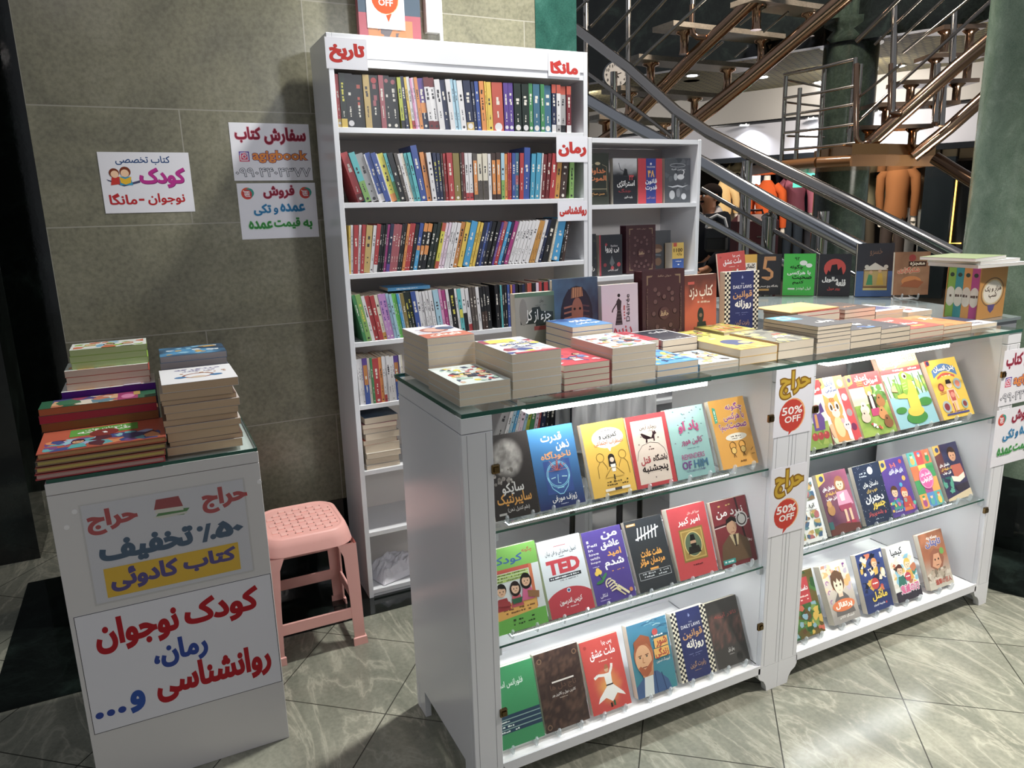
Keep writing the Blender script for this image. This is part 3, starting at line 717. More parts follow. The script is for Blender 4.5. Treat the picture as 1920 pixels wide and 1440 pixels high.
r1 = mk(560, 40, 6.4, 1290, [('r', 425, 470, 'Bg Cw'), ('kg', 480, 553, 'By Xye'), ('k', 556, 652, 'Cw'), ('k', 658, 782, 'Xor'), ('g', 784, 862), ('k', 868, 982, 'Xro Dr'), ('ro', 985, 1046), ('k', 1048, 1125, 'Dro'), ('k', 1128, 1218, 'Dro'),
    ('li', 1222, 1268, 'Bk'), ('nv', 1272, 1315), ('y', 1316, 1346), ('w', 1348, 1385, 'Br'), ('pk', 1387, 1412), ('lp', 1414, 1445), ('o', 1447, 1487), ('pu', 1490, 1562, 'Hnv Mo'), ('w', 1564, 1628, 'Tmr Bmr'), ('w', 1630, 1698, 'Tmr Bmr'), ('w', 1702, 1768), ('nv', 1770, 1838)]) + \
    mk(830, 80, 6.4, 1065, [('w', 108, 168), ('lb', 170, 203), ('lb', 204, 236), ('w', 240, 306), ('nv', 310, 397, 'Bg Cw'), ('nv', 400, 434), ('b', 436, 482), ('o', 485, 540, 'Xk'), ('y', 543, 564), ('y', 566, 622), ('or', 624, 752, 'Cw'), ('pu', 756, 812, 'Cw'), ('pu', 815, 872, 'Cw'),
    ('kg', 878, 964, 'Cw'), ('kg', 967, 1052, 'Cw'), ('gn', 1056, 1102, 'Cw'), ('te', 1105, 1186, 'Cw'), ('gn', 1189, 1236, 'Cw'), ('te', 1239, 1320, 'Cw'), ('nv', 1324, 1376, 'Tor Bw'), ('w', 1379, 1428, 'Tor Bgy'), ('gy', 1432, 1494, 'Tor Bk'), ('dr', 1500, 1555, 'Tor Bw')])
lay(leaned(r1, [(620, 0), (740, -.03), (770, -.1), (860, -.09), (910, -.05), (930, -.02), (1040, 0)], .168, 1), 1.722, TY0, 1.58, 'top shelf of tall bookcase', 'books on the top shelf of the tall bookcase', .168, seedbase=1)
r2 = mk(620, 240, 6.4, 885, [('r', 262, 352, 'Bmr'), ('tq', 358, 436, 'Hgg'), ('gy', 440, 533), ('w', 536, 556), ('b', 558, 622, 'Bw'), ('b', 625, 690), ('w', 691, 706), ('ye', 708, 782, 'Bo Xk'), ('tq', 785, 822, 'Hgn'), ('k', 826, 893), ('gb', 896, 937), ('w', 940, 976), ('cr', 979, 1011), ('tq', 1013, 1048), ('tq', 1050, 1092), ('b', 1096, 1172, '', .188),
    ('o', 1175, 1228), ('w', 1231, 1287), ('nv', 1290, 1331, 'Xye'), ('nv', 1333, 1372, 'Xye'), ('br', 1374, 1396), ('r', 1400, 1432), ('r', 1434, 1502), ('ol', 1506, 1582), ('br', 1585, 1609), ('mr', 1611, 1640), ('w', 1643, 1684, 'Br'), ('w', 1687, 1732, 'Br'), ('gb', 1735, 1788, 'Oo'), ('cr', 1791, 1848, 'Hgb'), ('cr', 1850, 1908, 'Hgb')]) + \
    mk(830, 240, 6.4, 862, [('w', 566, 602), ('br', 606, 657, 'Oo'), ('br', 660, 712, 'Oo'), ('lb', 716, 758, 'Hgg'), ('o', 761, 792), ('r', 795, 815), ('r', 817, 838), ('b', 841, 883), ('te', 886, 927, 'Mro'), ('r', 930, 977), ('b', 980, 1052, '', .186), ('cb', 1055, 1108), ('cb', 1111, 1167), ('w', 1170, 1187), ('mr', 1190, 1237), ('mr', 1239, 1282), ('r', 1286, 1352), ('oc', 1356, 1412), ('br', 1414, 1492), ('gg', 1496, 1552, 'Xkg')])
lay(leaned(r2, [(660, -.3), (740, -.26), (775, -.2), (800, -.15), (822, -.06), (852, -.02), (925, 0), (975, .035), (1000, .08), (1030, .11), (1055, .12), (1062, .03)], .166, 2), 1.478, TY0, 1.58, 'second shelf of tall bookcase', 'books on the second shelf of the tall bookcase', .166, seedbase=2)
r3 = mk(620, 380, 6.4, 840, [('y', 138, 156), ('w', 158, 188), ('r', 191, 247), ('w', 250, 281), ('r', 284, 328), ('g', 331, 407), ('w', 410, 450), ('r', 454, 503, 'Bw'), ('k', 506, 540), ('k', 542, 566), ('k', 568, 592), ('mg', 595, 628), ('nv', 630, 673, 'Bpu'), ('ro', 676, 717), ('ro', 719, 747), ('ro', 749, 782), ('k', 785, 815), ('k', 817, 845), ('o', 850, 882), ('r', 885, 916), ('r', 918, 952), ('k', 955, 997),
    ('b', 1000, 1047, 'Mo Hsb'), ('k', 1050, 1096, 'To Mo'), ('k', 1098, 1152, 'To Mo'), ('kg', 1160, 1205), ('kg', 1207, 1248), ('ye', 1254, 1302, 'Bor Tor'), ('lp', 1304, 1333), ('lp', 1335, 1366), ('w', 1368, 1399), ('w', 1401, 1430), ('w', 1432, 1476), ('ob', 1480, 1532, 'Xk'), ('y', 1535, 1592), ('sb', 1595, 1672), ('y', 1675, 1704), ('y', 1706, 1738), ('nv', 1742, 1790)]) + \
    mk(840, 380, 6.4, 765, [('b', 370, 394), ('nv', 397, 432), ('k', 435, 481), ('k', 483, 526), ('pu', 529, 556), ('r', 558, 602, 'Tro'), ('sb', 605, 642), ('nv', 645, 682), ('mg', 685, 728), ('w', 735, 770), ('w', 773, 806), ('w', 809, 848), ('w', 851, 889), ('w', 892, 932), ('w', 935, 982), ('oc', 985, 1013), ('oc', 1015, 1048), ('w', 1055, 1087), ('nv', 1090, 1132), ('k', 1135, 1200), ('cr', 1204, 1228), ('sb', 1238, 1332), ('k', 1337, 1360), ('br', 1365, 1402, 'Xw')])
lay(leaned(r3, [(640, .06), (680, .16), (740, .19), (800, .24), (900, .28), (950, .34), (985, .34), (1010, .3), (1040, .2)], .166, 3), 1.2375, TY0, 1.58, 'third shelf of tall bookcase', 'books on the third shelf of the tall bookcase', .166, seedbase=3)
r4 = mk(630, 500, 6.4, 800, [('gn', 245, 285, '', .172), ('gg', 287, 350, 'Xye', .172), ('w', 355, 398), ('r', 402, 458), ('r', 460, 514), ('cr', 518, 562, 'Boc'), ('lv', 566, 612, 'Xpu'), ('lv', 614, 665, 'Xpu'), ('lb', 668, 702), ('lb', 704, 738), ('bg', 741, 768), ('bg', 770, 798), ('sb', 801, 832), ('w', 834, 850), ('ol', 852, 893), ('kg', 896, 936, 'Xye'), ('kg', 938, 985, 'Xye'), ('b', 988, 1046),
    ('w', 1050, 1087), ('w', 1089, 1122), ('w', 1124, 1157), ('w', 1159, 1192), ('w', 1194, 1240), ('lb', 1244, 1310, 'Cte'), ('pk', 1313, 1345), ('mg', 1347, 1388), ('w', 1391, 1426), ('k', 1429, 1487, 'Xye'), ('w', 1490, 1517), ('tq', 1520, 1564, 'Mye'), ('w', 1566, 1612, 'Hk'), ('w', 1614, 1656, 'Br'), ('gb', 1659, 1692), ('gb', 1694, 1730), ('w', 1733, 1772), ('k', 1776, 1808, 'Hbr'), ('k', 1810, 1843, 'Hbr'), ('k', 1845, 1890)]) + \
    mk(840, 380, 6.4, 1440, [('k', 602, 644), ('k', 646, 655), ('tq', 657, 676), ('k', 678, 705), ('k', 707, 735), ('b', 738, 768), ('o', 771, 790), ('pu', 793, 826), ('k', 829, 868), ('k', 870, 905), ('nv', 907, 943), ('br', 945, 965), ('or', 968, 993), ('or', 995, 1022), ('k', 1025, 1068), ('lp', 1072, 1105), ('r', 1108, 1140), ('k', 1142, 1168), ('r', 1172, 1222), ('r', 1225, 1280), ('gn', 1284, 1308), ('ye', 1311, 1342), ('ye', 1344, 1375)])
lay(leaned(r4, [(660, -.2), (700, -.17), (760, -.14), (820, -.12), (880, -.09), (930, -.05), (960, -.01), (1050, 0)], .164, 4), .9965, TY0, 1.58, 'fourth shelf of tall bookcase', 'books on the fourth shelf of the tall bookcase', .164, seedbase=4)
r5 = mk(640, 640, 6, 695, [('w', 170, 188), ('w', 190, 213), ('w', 216, 241), ('pu', 244, 302, 'Oob Hb'), ('cr', 305, 336), ('gn', 339, 366), ('r', 369, 441), ('o', 444, 482), ('w', 485, 516, 'Br'), ('w', 519, 540), ('w', 543, 582), ('w', 585, 612), ('w', 614, 634), ('pu', 637, 692, 'Oob Hb'), ('w', 695, 712), ('cr', 714, 735)])
lay(leaned(r5, [(640, -.02), (700, -.03), (740, -.03)], .168, 5), .766, TY0, 1.58, 'fifth shelf of tall bookcase', 'books on the fifth shelf of the tall bookcase', .168, seedbase=5)
# books leaning on the sixth shelf, seen through the first showcase
r6 = [('gy', 926, 941, 846, '', None), ('w', 942, 948, 845, '', None), ('lb', 949, 955, 844, '', None), ('sb', 956, 961, 843, '', None), ('w', 962, 967, 842, '', None), ('lp', 968, 976, 841, '', None), ('lb', 977, 982, 840, '', None), ('li', 983, 989, 839, '', None), ('gn', 990, 998, 838, '', None), ('lp', 999, 1005, 837, '', None), ('r', 1006, 1010, 836, '', None), ('nv', 1011, 1020, 835, '', None), ('k', 1021, 1028, 834, '', None),
      ('k', 1029, 1037, 833, '', None), ('nv', 1038, 1043, 832, '', None), ('r', 1044, 1052, 831, '', None), ('or', 1053, 1058, 830, '', None), ('br', 1059, 1064, 829, '', None), ('r', 1065, 1070, 828, '', None), ('dr', 1071, 1075, 827, '', None)]
lay(leaned(r6, [(925, .34), (960, .3), (1000, .2), (1030, .1), (1060, .03)], .168, 6), .515, TY0, 1.58, 'sixth shelf, seen through showcase', 'books leaning on the sixth shelf of the tall bookcase', .168, seedbase=6)
# pale books laid on top of the fourth row, and the flat pile on the sixth shelf
book('shelf_book', .11, .16, .012, '#3f93c8', M_flat(.80, 2.60, 0) if 0 else Matrix.Translation((.765, 2.57, .9965+.1715)) @ Matrix.Rotation(R(-90), 4, 'Z') @ Matrix.Translation((-.11, 0, 0)), None, lambda a: a.vscrawl(.3, .2, .7, .7, '#dfeaf2', 3), label='sky blue book lying flat across the tops of the fourth shelf row')
q = random.Random(9); z = .5153
for i, (t, c, nm) in enumerate([(.016, '#d9d4cc', 'white-backed'), (.026, '#cfc9bd', 'thick cream'), (.02, '#d8d2c8', 'pale'), (.03, '#cdc4b4', 'thick tan'), (.018, '#c65b3a', 'orange-edged'), (.024, '#d6d0c5', 'cream'), (.02, '#cfc7bb', 'light tan'), (.017, '#a8646a', 'rose-backed'), (.024, '#2d4058', 'dark blue')]):
    book('piled_book', .125+q.random()*.008, .19, t, c, M_flat(.637+q.random()*.012, 2.567+q.random()*.012, z, R((q.random()-.5)*5)), (lambda a: a.paint(12, 16, cloudy('#2a3a52', '#5a7590', 3, 4))) if i == 8 else None,
         label=f"{nm} book, {ORD(9-i)} from the top of the flat pile on the sixth shelf", group='flat pile on the sixth shelf of the tall bookcase')
    z += t+.0004
# crumpled plastic and paper on the bottom shelf
def crumple(name, x0, y0, z0, w, d, h, seed, col, label, rot=0):
    n = 16; vs = []; q = random.Random(seed)
    for sgn in (0, 1):
        for j in range(n+1):
            for i in range(n+1):
                u, v = i/n-.5, j/n-.5; e = max(0, 1-(2*abs(u))**6)*max(0, 1-(2*abs(v))**6)
                ht = h*e*(.25+.75*fbm(u*4+seed, v*4, seed))
                vs.append((u*w*(1+.06*vnoise(v*5, seed, 1)), v*d, (ht if sgn else 0)))
    N_ = (n+1)*(n+1); fs = []
    for s in (0, 1):
        for j in range(n):
            for i in range(n):
                a = s*N_+j*(n+1)+i; f = (a, a+1, a+n+2, a+n+1); fs.append(f if s else f[::-1])
    for i in range(n):
        for a, b in ((i, i+1), (N_-1-i, N_-2-i)): fs.append((b, a, a+N_, b+N_)[::-1])
        a, b = i*(n+1), (i+1)*(n+1); fs.append((a, b, b+N_, a+N_)[::-1]); a, b = a+n, b+n; fs.append((b, a, a+N_, b+N_)[::-1])
    import bmesh
    o = MB().add(vs, fs, col, 'paper', False)
    o = o.build(name, None, Matrix.Translation((x0, y0, z0)) @ Matrix.Rotation(rot, 4, 'Z'))
    bm = bmesh.new(); bm.from_mesh(o.data); bmesh.ops.recalc_face_normals(bm, faces=bm.faces); bm.to_mesh(o.data); bm.free(); return tag(o, label, 'bag')
crumple('plastic_bag', .745, 2.67, .0375, .19, .15, .085, 3, '#dcdae2', 'crumpled white plastic bag on the bottom shelf of the tall bookcase', .3)
crumple('folded_paper', .70, 2.60, .125, .1, .06, .02, 5, '#e6e4e8', 'folded white paper lying over the crumpled plastic bag') if 0 else None
# ------------------------------------------------------------------ printed covers
def ramp3(*cs):
    cs = [L3(c) for c in cs]
    def f(u, v):
        x = min(.9999, max(0, v))*(len(cs)-1); i = int(x); return mixc(cs[i], cs[i+1], x-i)
    return f
def c_brain(a):
    a.bg('#3c3634')
    def cl(u, v):
        d = math.hypot((u-.5)*1.1, (v-.5))*2; k = fbm(u*9, v*8, 2); return mixc(L3('#3c3634'), L3('#cfc8c2'), min(1, max(0, (1.05-d)*2.6))*(.35+.8*k)**1.6)
    a.paint(30, 26, cl, (.06, .47, .86, .95)); q = random.Random(4)
    for i in range(26): a.ell(.08+.5*q.random(), .42+.16*q.random(), .02+.025*q.random(), q.choice(['#a39b95', '#8c857f', '#bdb6af']), n=9, step=False)
    a.k += 1
    a.T('سایکو', .24, .27, .74, .42, '#f1efec'); a.T('سایبرنتیک', .1, .14, .88, .3, '#f0a93a'); a.T('(علم کنترل ذهن)', .3, .06, .8, .125, '#e6e2de', .008); a.rect(.1, .05, .27, .075, '#d8d4d0')
def c_mind(a):
    a.grad('#2f8fd0', '#23306e'); a.T('قدرت', .26, .79, .72, .92, '#fff'); a.T('ذهن', .56, .68, .86, .81, '#fff'); a.T('ناخودآگاه', .2, .58, .86, .69, '#f2a45a')
    def gl(u, v):
        d = math.hypot(u-.5, (v-.55)*.8); return mixc(L3('#5cc8f4'), L3('#2a4f9c'), min(1, d*2.2))
    a.paint(14, 18, gl, (.22, .17, .8, .58)); a.ell(.51, .36, .25, '#2e62b0'); a.poly([(.26, .36), (.76, .36), (.7, .24), (.55, .15), (.47, .15), (.32, .24)], '#2a5aa6')
    for r in (.25, .225): a.ring(.51, .4, r, '#8fe2ff', .012)
    a.line([(.27, .38), (.34, .24), (.48, .16), (.56, .16), (.68, .24), (.75, .38)], .014, '#8fe2ff'); a.line([(.5, .4), (.48, .3), (.54, .29)], .012, '#aef0ff')
    a.line([(.34, .36), (.44, .37)], .018, '#bff4ff'); a.line([(.58, .37), (.69, .36)], .018, '#bff4ff'); a.line([(.44, .235), (.59, .235)], .014, '#9fe8ff')
    q = random.Random(1)
    for i in range(22): t = q.random()*3.14; r = .05+.2*q.random(); a.line([(.51, .45), (.51+r*math.cos(t), .45+.8*r*math.sin(t))], .006, q.choice(['#c8553a', '#7a2a4a', '#f08a5a']))
    for i in range(14): a.ell(.36+.3*q.random(), .46+.1*q.random(), .012, '#d8452f', n=8, step=False)
    a.k += 1; a.T('ژوزف مورفی', .28, .06, .82, .15, '#fff', .01); a.scrawl(.45, .03, .62, .045, '#b8c0e0')
def c_shy(a):
    a.bg('#f0bd30'); a.ell(.56, .77, .37, '#fffaf0', .14); a.poly([(.5, .65), (.62, .65), (.56, .58)], '#fffaf0')
    a.T('غلبه بر', .42, .855, .66, .89, '#3a3a3c', .01); a.T('کمرویی و', .36, .755, .78, .845, '#2a2a2c', .015); a.T('اضطراب اجتماعی', .22, .665, .9, .75, '#d8742c', .012)
    for x, s in ((.3, 1), (.82, -1)):
        a.ring(x, .52, .085, '#8a6a18', .012); a.line([(x-.02*s, .46), (x-.09*s, .4), (x-.1*s, .25)], .012, '#8a6a18'); a.line([(x+.05*s, .46), (x+.12*s, .38), (x+.14*s, .26)], .012, '#8a6a18')
    a.poly([(.45, .38), (.68, .38), (.78, .24), (.34, .24)], '#f0bd30'); a.ell(.55, .5, .075, '#2c2320'); a.poly([(.48, .5), (.62, .5), (.64, .38), (.47, .38)], '#2c2320'); a.ell(.555, .47, .05, '#f2d8c0'); a.poly([(.5, .41), (.62, .41), (.6, .31), (.52, .31)], '#fffaf0')
    a.line([(.34, .25), (.5, .36), (.62, .36), (.78, .25)], .012, '#8a6a18'); a.rect(.53, .2, .56, .27, '#3a3026')
    a.scrawl(.3, .165, .86, .19, '#5a4510', 1); a.scrawl(.34, .125, .84, .15, '#5a4510', 2); a.rect(.28, .06, .86, .095, '#fdf6e6'); a.rect(.5, .06, .66, .095, '#4a4a4c')
def c_fox(a):
    a.bg('#c3262f'); a.rect(.1, .05, .9, .93, '#ecd8c8'); a.T('ریچارد آزمن', .3, .78, .72, .86, '#3c2420', .006); a.line([(.5, .765), (.62, .765)], .006, '#3c2420')
    a.line([(.12, .38), (.18, .5), (.3, .58), (.5, .61), (.7, .58), (.82, .5), (.88, .38)], .008, '#3c2420')
    F = [(.4, .61), (.42, .68), (.38, .7), (.33, .75), (.3, .74), (.34, .69), (.4, .66), (.55, .665), (.6, .72), (.6, .77), (.63, .745), (.66, .765), (.7, .72), (.64, .7), (.63, .62), (.6, .61), (.6, .655), (.45, .655), (.44, .61)]
    a.poly(F, '#3a2026'); a.scrawl(.44, .5, .58, .52, '#6a4a40', 2); a.scrawl(.42, .54, .6, .56, '#6a4a40', 3)
    a.T('باشگاه', .5, .32, .86, .43, '#352020'); a.T('قتل', .2, .3, .44, .42, '#b8323a'); a.T('پنج‌شنبه'.replace('\u200c', ''), .2, .17, .84, .3, '#2a1c1c')
    for x, y in ((.3, .7), (.72, .66), (.22, .6), (.5, .12)): a.line([(x, y-.012), (x, y+.012)], .01, '#3a2026'); a.line([(x-.015, y), (x+.015, y)], .01, '#3a2026')
def c_teal(a):
    a.grad('#a8cfc8', '#8fbdbb'); q = random.Random(3)
    for i in range(22): x, y = .05+.9*q.random(), .5+.47*q.random(); a.line([(x-.015, y), (x, y+.008), (x+.018, y-.004)], .012, q.choice(['#3f6f78', '#7a3f68', '#2f5560']))
    a.T('یاد او', .25, .63, .78, .8, '#c4407c', .03); a.T('کالین هوور', .25, .45, .82, .56, '#a83c72', .012); a.scrawl(.38, .4, .7, .415, '#5f8a8c')
    a.T('REMINDERS', .2, .26, .8, .335, '#b04a84', 0); a.T('OF', .17, .125, .42, .235, '#7a3f88', .02); a.T('HIM', .48, .125, .85, .235, '#3f6f90', .02); a.T('COLLEEN HOOVER', .26, .08, .76, .108, '#5a4a80', 0)
def c_talk(a):
    a.bg('#eda62a')
    for t, u0, v0, u1, v1 in (('چگونه', .42, .8, .9, .93), ('با هرکسی', .32, .66, .9, .79), ('صحبت', .42, .53, .92, .645), ('کنیم؟', .14, .52, .42, .64)): a.T(t, u0, v0, u1, v1, '#9a3f98', .02, '#f8e0b0', .05)
    a.ell(.55, .43, .3, '#fdf4e2', .055); a.scrawl(.36, .43, .74, .45, '#5a4a30', 1); a.scrawl(.42, .4, .7, .415, '#5a4a30', 2)
    a.poly([(.06, .66), (.14, .68), (.14, .88), (.06, .9)], '#3fae8c'); a.vscrawl(.08, .7, .12, .86, '#e8f4ee', 2)
    for x in (.4, .66):
        a.ring(x, .31, .085, '#6a4a14', .014); a.ell(x, .24, .07, '#f7c860'); a.ring(x, .24, .07, '#6a4a14', .014); a.line([(x, .19), (x-.03, .14)], .014, '#6a4a14'); a.line([(x, .19), (x+.03, .14)], .014, '#6a4a14')
    a.line([(.86, .2), (.94, .24)], .012, '#6a4a14'); a.line([(.86, .15), (.95, .15)], .012, '#6a4a14'); a.scrawl(.4, .06, .76, .09, '#8a5a14', 4)
def c_kids(a):
    a.bg('#e6ecec'); a.rect(0, .74, 1, 1, '#79b84c'); a.T('کودک', .1, .78, .72, .9, '#2a5a9c'); a.T('چگونه', .72, .88, .92, .95, '#b03c34', .01); a.rect(.02, .7, .82, .745, '#c8452f'); a.rect(.8, .22, .86, .74, '#d87038')
    for i, y in enumerate((.665, .63, .595)): a.rect(.08, y, .78, y+.028, '#b7d46a'); a.scrawl(.12, y+.005, .74, y+.022, '#4a5a2a', i)
    a.rect(0, 0, 1, .2, '#6cbf46'); a.poly([(.08, .16), (.84, .2), (.86, .36), (.06, .32)], '#f0b040'); a.scrawl(.2, .25, .8, .275, '#8a5a20', 5); a.scrawl(.24, .21, .76, .235, '#8a5a20', 6)
    a.face(.22, .5, .085, '#e8b893', '#1e1714', '#a8242c'); a.face(.48, .5, .08, '#eec09c', '#2a1c18', '#c8485a', True); a.face(.7, .56, .085, '#e8b893', '#1c1412', '#d6588a', True)
    a.poly([(.06, .42), (.34, .36), (.36, .3), (.08, .34)], '#a82a2e'); a.poly([(.38, .38), (.58, .38), (.56, .32), (.4, .32)], '#2f6a48'); a.poly([(.7, .44), (.92, .4), (.9, .32), (.7, .36)], '#9a6a3c')
    a.scrawl(.3, .12, .8, .145, '#2a4a20', 8); a.scrawl(.34, .07, .76, .095, '#2a4a20', 9)
def c_ted(a):
    a.bg('#dce3e8'); a.line([(.36, .9), (.64, .9)], .012, '#b83a3c'); a.T('اصول سخنرانی و فن بیان', .14, .78, .86, .86, '#3c4248', .004); a.scrawl(.44, .75, .56, .765, '#6a7078')
    a.T('TED', .12, .54, .88, .73, '#c81f33', .05); a.rect(.12, .475, .86, .52, '#33383e'); a.scrawl(.15, .485, .82, .51, '#e6eaee', 3, .15); a.scrawl(.3, .445, .78, .46, '#7a8088', 4)
    a.ell(.5, .08, .62, '#bf1f33', .27, 40); a.rect(0, 0, 1, .06, '#bf1f33'); a.ell(.5, .31, .045, '#e8edf2'); a.poly([(.46, .315), (.5, .33), (.54, .315), (.5, .285)], '#2f4f8c')
    a.T('کریس اندرسون', .24, .13, .76, .215, '#fff', .012); a.scrawl(.38, .09, .66, .11, '#f0c8cc', 6)
def c_hope(a):
    a.bg('#4f3a92')
    for t, u0, v0, u1, v1, c in (('من', .46, .84, .88, .95, '#fff'), ('عاشق', .4, .7, .88, .83, '#fff'), ('امید', .52, .59, .88, .7, '#f0a83a'), ('شدم', .4, .43, .9, .57, '#fff')): a.T(t, u0, v0, u1, v1, c, .025)
    for i, t in enumerate(('I', 'Fell', 'in', 'love', 'with', 'hope')): a.T(t, .08, .84-.058*i, .08+(.05 if len(t) == 1 else .11 if len(t) == 2 else .24), .875-.058*i, '#efeaf6', .01)
    a.scrawl(.1, .5, .3, .515, '#cfc4e8', 2); a.scrawl(.5, .395, .86, .415, '#f0a83a', 3)
    for x, y in ((.16, .42), (.24, .43), (.2, .46)): a.ell(x, y, .05, '#f4cb3e')
    a.line([(.22, .4), (.3, .3)], .02, '#3f7a4c'); a.ell(.33, .36, .09, '#3f8a50', .02, rot=.8); a.ell(.2, .3, .1, '#357a46', .022, rot=.2)
    for i in range(4): a.line([(.36+.02*i, .25-.035*i), (.48+.03*i, .29-.04*i), (.56+.03*i, .25-.04*i)], .028, '#f0e2b4')
    a.line([(.6, .2), (.84, .06)], .05, '#f0e2b4'); a.line([(.55, .16), (.74, .05)], .03, '#e2d0a0'); a.ring(.42, .25, .1, '#f0e2b4', .03, a0=60, a1=220); a.T('لنکالی', .12, .08, .3, .14, '#efe8fa', .008); a.scrawl(.1, .045, .36, .06, '#b8a8dc'); a.ell(.9, .1, .045, '#d8884a')
def c_tally(a):
    a.bg('#34383d'); a.rect(.04, .92, .28, .955, '#e0a048'); a.scrawl(.07, .928, .25, .947, '#fff4e0')
    for i in range(6): x = .28+.095*i; a.line([(x-.02, .7), (x+.035, .88)], .03, '#f2f4f5')
    a.line([(.2, .72), (.86, .84)], .035, '#f2f4f5'); a.T('هفت عادت', .24, .46, .8, .57, '#f1a62e', .028); a.T('مردمان مؤثر', .16, .33, .84, .45, '#f1a62e', .028); a.rect(.4, .27, .62, .3, '#f1a62e')
    a.line([(.08, .26), (.92, .26), (.92, .16), (.08, .16), (.08, .26)], .008, '#d8dde0'); a.scrawl(.12, .22, .88, .245, '#cfd5d9', 1); a.scrawl(.2, .18, .8, .205, '#cfd5d9', 2)
def c_amir(a):
    a.grad('#c22a34', '#cf3038'); a.T('میرزا تقی خان', .5, .86, .82, .905, '#f8dcd4', .002); a.T('امیر کبیر', .22, .72, .8, .84, '#fff4ee', .016)
    a.rect(.2, .22, .82, .68, '#8f7230'); a.rect(.23, .245, .79, .655, '#c6a451'); a.rect(.26, .265, .76, .635, '#a58438'); a.ell(.51, .45, .22, '#5f7058', .17); a.ring(.51, .45, .22, '#e0c67c', .02, .17)
    a.poly([(.34, .32), (.68, .32), (.64, .42), (.38, .42)], '#26221e'); a.ell(.51, .47, .075, '#c69a78', .055); a.poly([(.435, .46), (.585, .46), (.56, .385), (.46, .385)], '#1e1a18'); a.poly([(.44, .5), (.58, .5), (.56, .585), (.46, .585)], '#1a1715'); a.scrawl(.4, .15, .66, .175, '#7a1a20', 2)
def c_brown_figure(a):
    a.grad('#8c2630', '#73222a'); a.line([(0, .62), (1, .66)], .05, '#4a1a20'); a.line([(0, .6), (1, .64)], .02, '#e8dcd8'); a.line([(.7, 1), (.8, .3)], .05, '#3a1a1c')
    a.ell(.78, .66, .17, '#e4dfda'); a.ring(.78, .66, .12, '#3a3230', .03); a.T('نبرد من', .1, .72, .86, .86, '#fbf2ee', .016); a.scrawl(.12, .9, .62, .935, '#d8b060', 3)
    a.poly([(.02, .06), (.86, .06), (.88, .34), (.62, .46), (.36, .47), (.12, .34)], '#6a5038'); a.poly([(.36, .47), (.62, .46), (.56, .3), (.46, .3)], '#c8b48c'); a.poly([(.46, .46), (.54, .46), (.52, .28), (.48, .28)], '#3a2a20')
    a.ell(.46, .58, .14, '#c89a78', .115); a.poly([(.31, .6), (.34, .7), (.5, .74), (.62, .69), (.62, .62), (.5, .67), (.36, .64)], '#241a16'); a.line([(.5, .57), (.52, .53)], .02, '#a87858'); a.line([(.42, .5), (.52, .5)], .014, '#8a4a3a')
    a.rect(.06, .05, .4, .12, '#2f9c96'); a.scrawl(.1, .065, .36, .1, '#dff4f2', 2); a.T('رفا'.replace('رفا', 'رها'), .84, .3, .95, .36, '#f0e4dc', .01)
def c_green_lecture(a):
    a.bg('#35955c'); a.T('چهار', .02, .84, .2, .9, '#f2faf4', .006); a.T('فلورانس اسکاول', .0, .72, .72, .82, '#f2faf4', .004)
    a.rect(0, .18, 1, .4, '#23405a')
    for y in (.345, .285, .225): a.rect(0, y, 1, y+.012, '#8fb0a8')
    for i, y in enumerate((.31, .25, .19)): a.scrawl(.02, y, .3+.1*i, y+.025, '#e4efe8', i)
def c_crown(a):
    a.bg('#43302c'); a.paint(20, 30, lambda u, v: mixc(L3('#3f2d29'), L3('#6c4f40'), max(0, fbm(u*14, v*20, 5)-.42)*2.6*(1 if v > .62 or v < .42 else .25)))
    for x, y in ((.1, .9), (.9, .9), (.1, .06)): a.ring(x, y, .045, '#8a6a50', .02)
    a.rect(.3, .585, .8, .605, '#e8e0d8'); a.T('تاج دل‌ها'.replace('\u200c', ' '), .24, .47, .84, .57, '#6a4d3e', .012); a.T('کاترین دویل و کاترین وبر', .26, .41, .8, .455, '#efe8e0', .004); a.scrawl(.42, .375, .6, .39, '#b8a898')
def c_dervish(a):
    a.bg('#c93428'); a.T('پس چرا', .56, .87, .82, .95, '#fff', .004); a.T('ملت عشق', .2, .7, .86, .86, '#fff', .006); a.scrawl(.4, .665, .76, .685, '#f4d0c0', 2); a.ell(.12, .91, .04, '#a82a20')
    a.paint(18, 18, lambda u, v: mixc(L3('#e8a23c'), L3('#c93428'), min(1, 2.4*math.hypot(u-.5, (v-.45)*.9)+.5*(fbm(u*6, v*6, 2)-.5))), (.05, .06, .97, .62))
    a.poly([(.48, .33), (.64, .33), (.86, .19), (.9, .14), (.7, .2), (.55, .11), (.4, .18), (.18, .13), (.24, .2)], '#f2efe8'); a.poly([(.47, .32), (.62, .32), (.64, .5), (.45, .5)], '#efece4'); a.line([(.47, .48), (.3, .5), (.2, .47)], .06, '#efece4'); a.line([(.6, .48), (.68, .56), (.7, .61)], .06, '#efece4')
    a.ell(.54, .55, .055, '#d8a880'); a.poly([(.49, .56), (.6, .56), (.58, .62), (.52, .62)], '#a86a3c'); a.line([(.46, .34), (.64, .34)], .03, '#3a2a22'); a.line([(.5, .1), (.5, .04)], .05, '#3a2a22'); a.line([(.58, .12), (.58, .05)], .05, '#2f5f40')
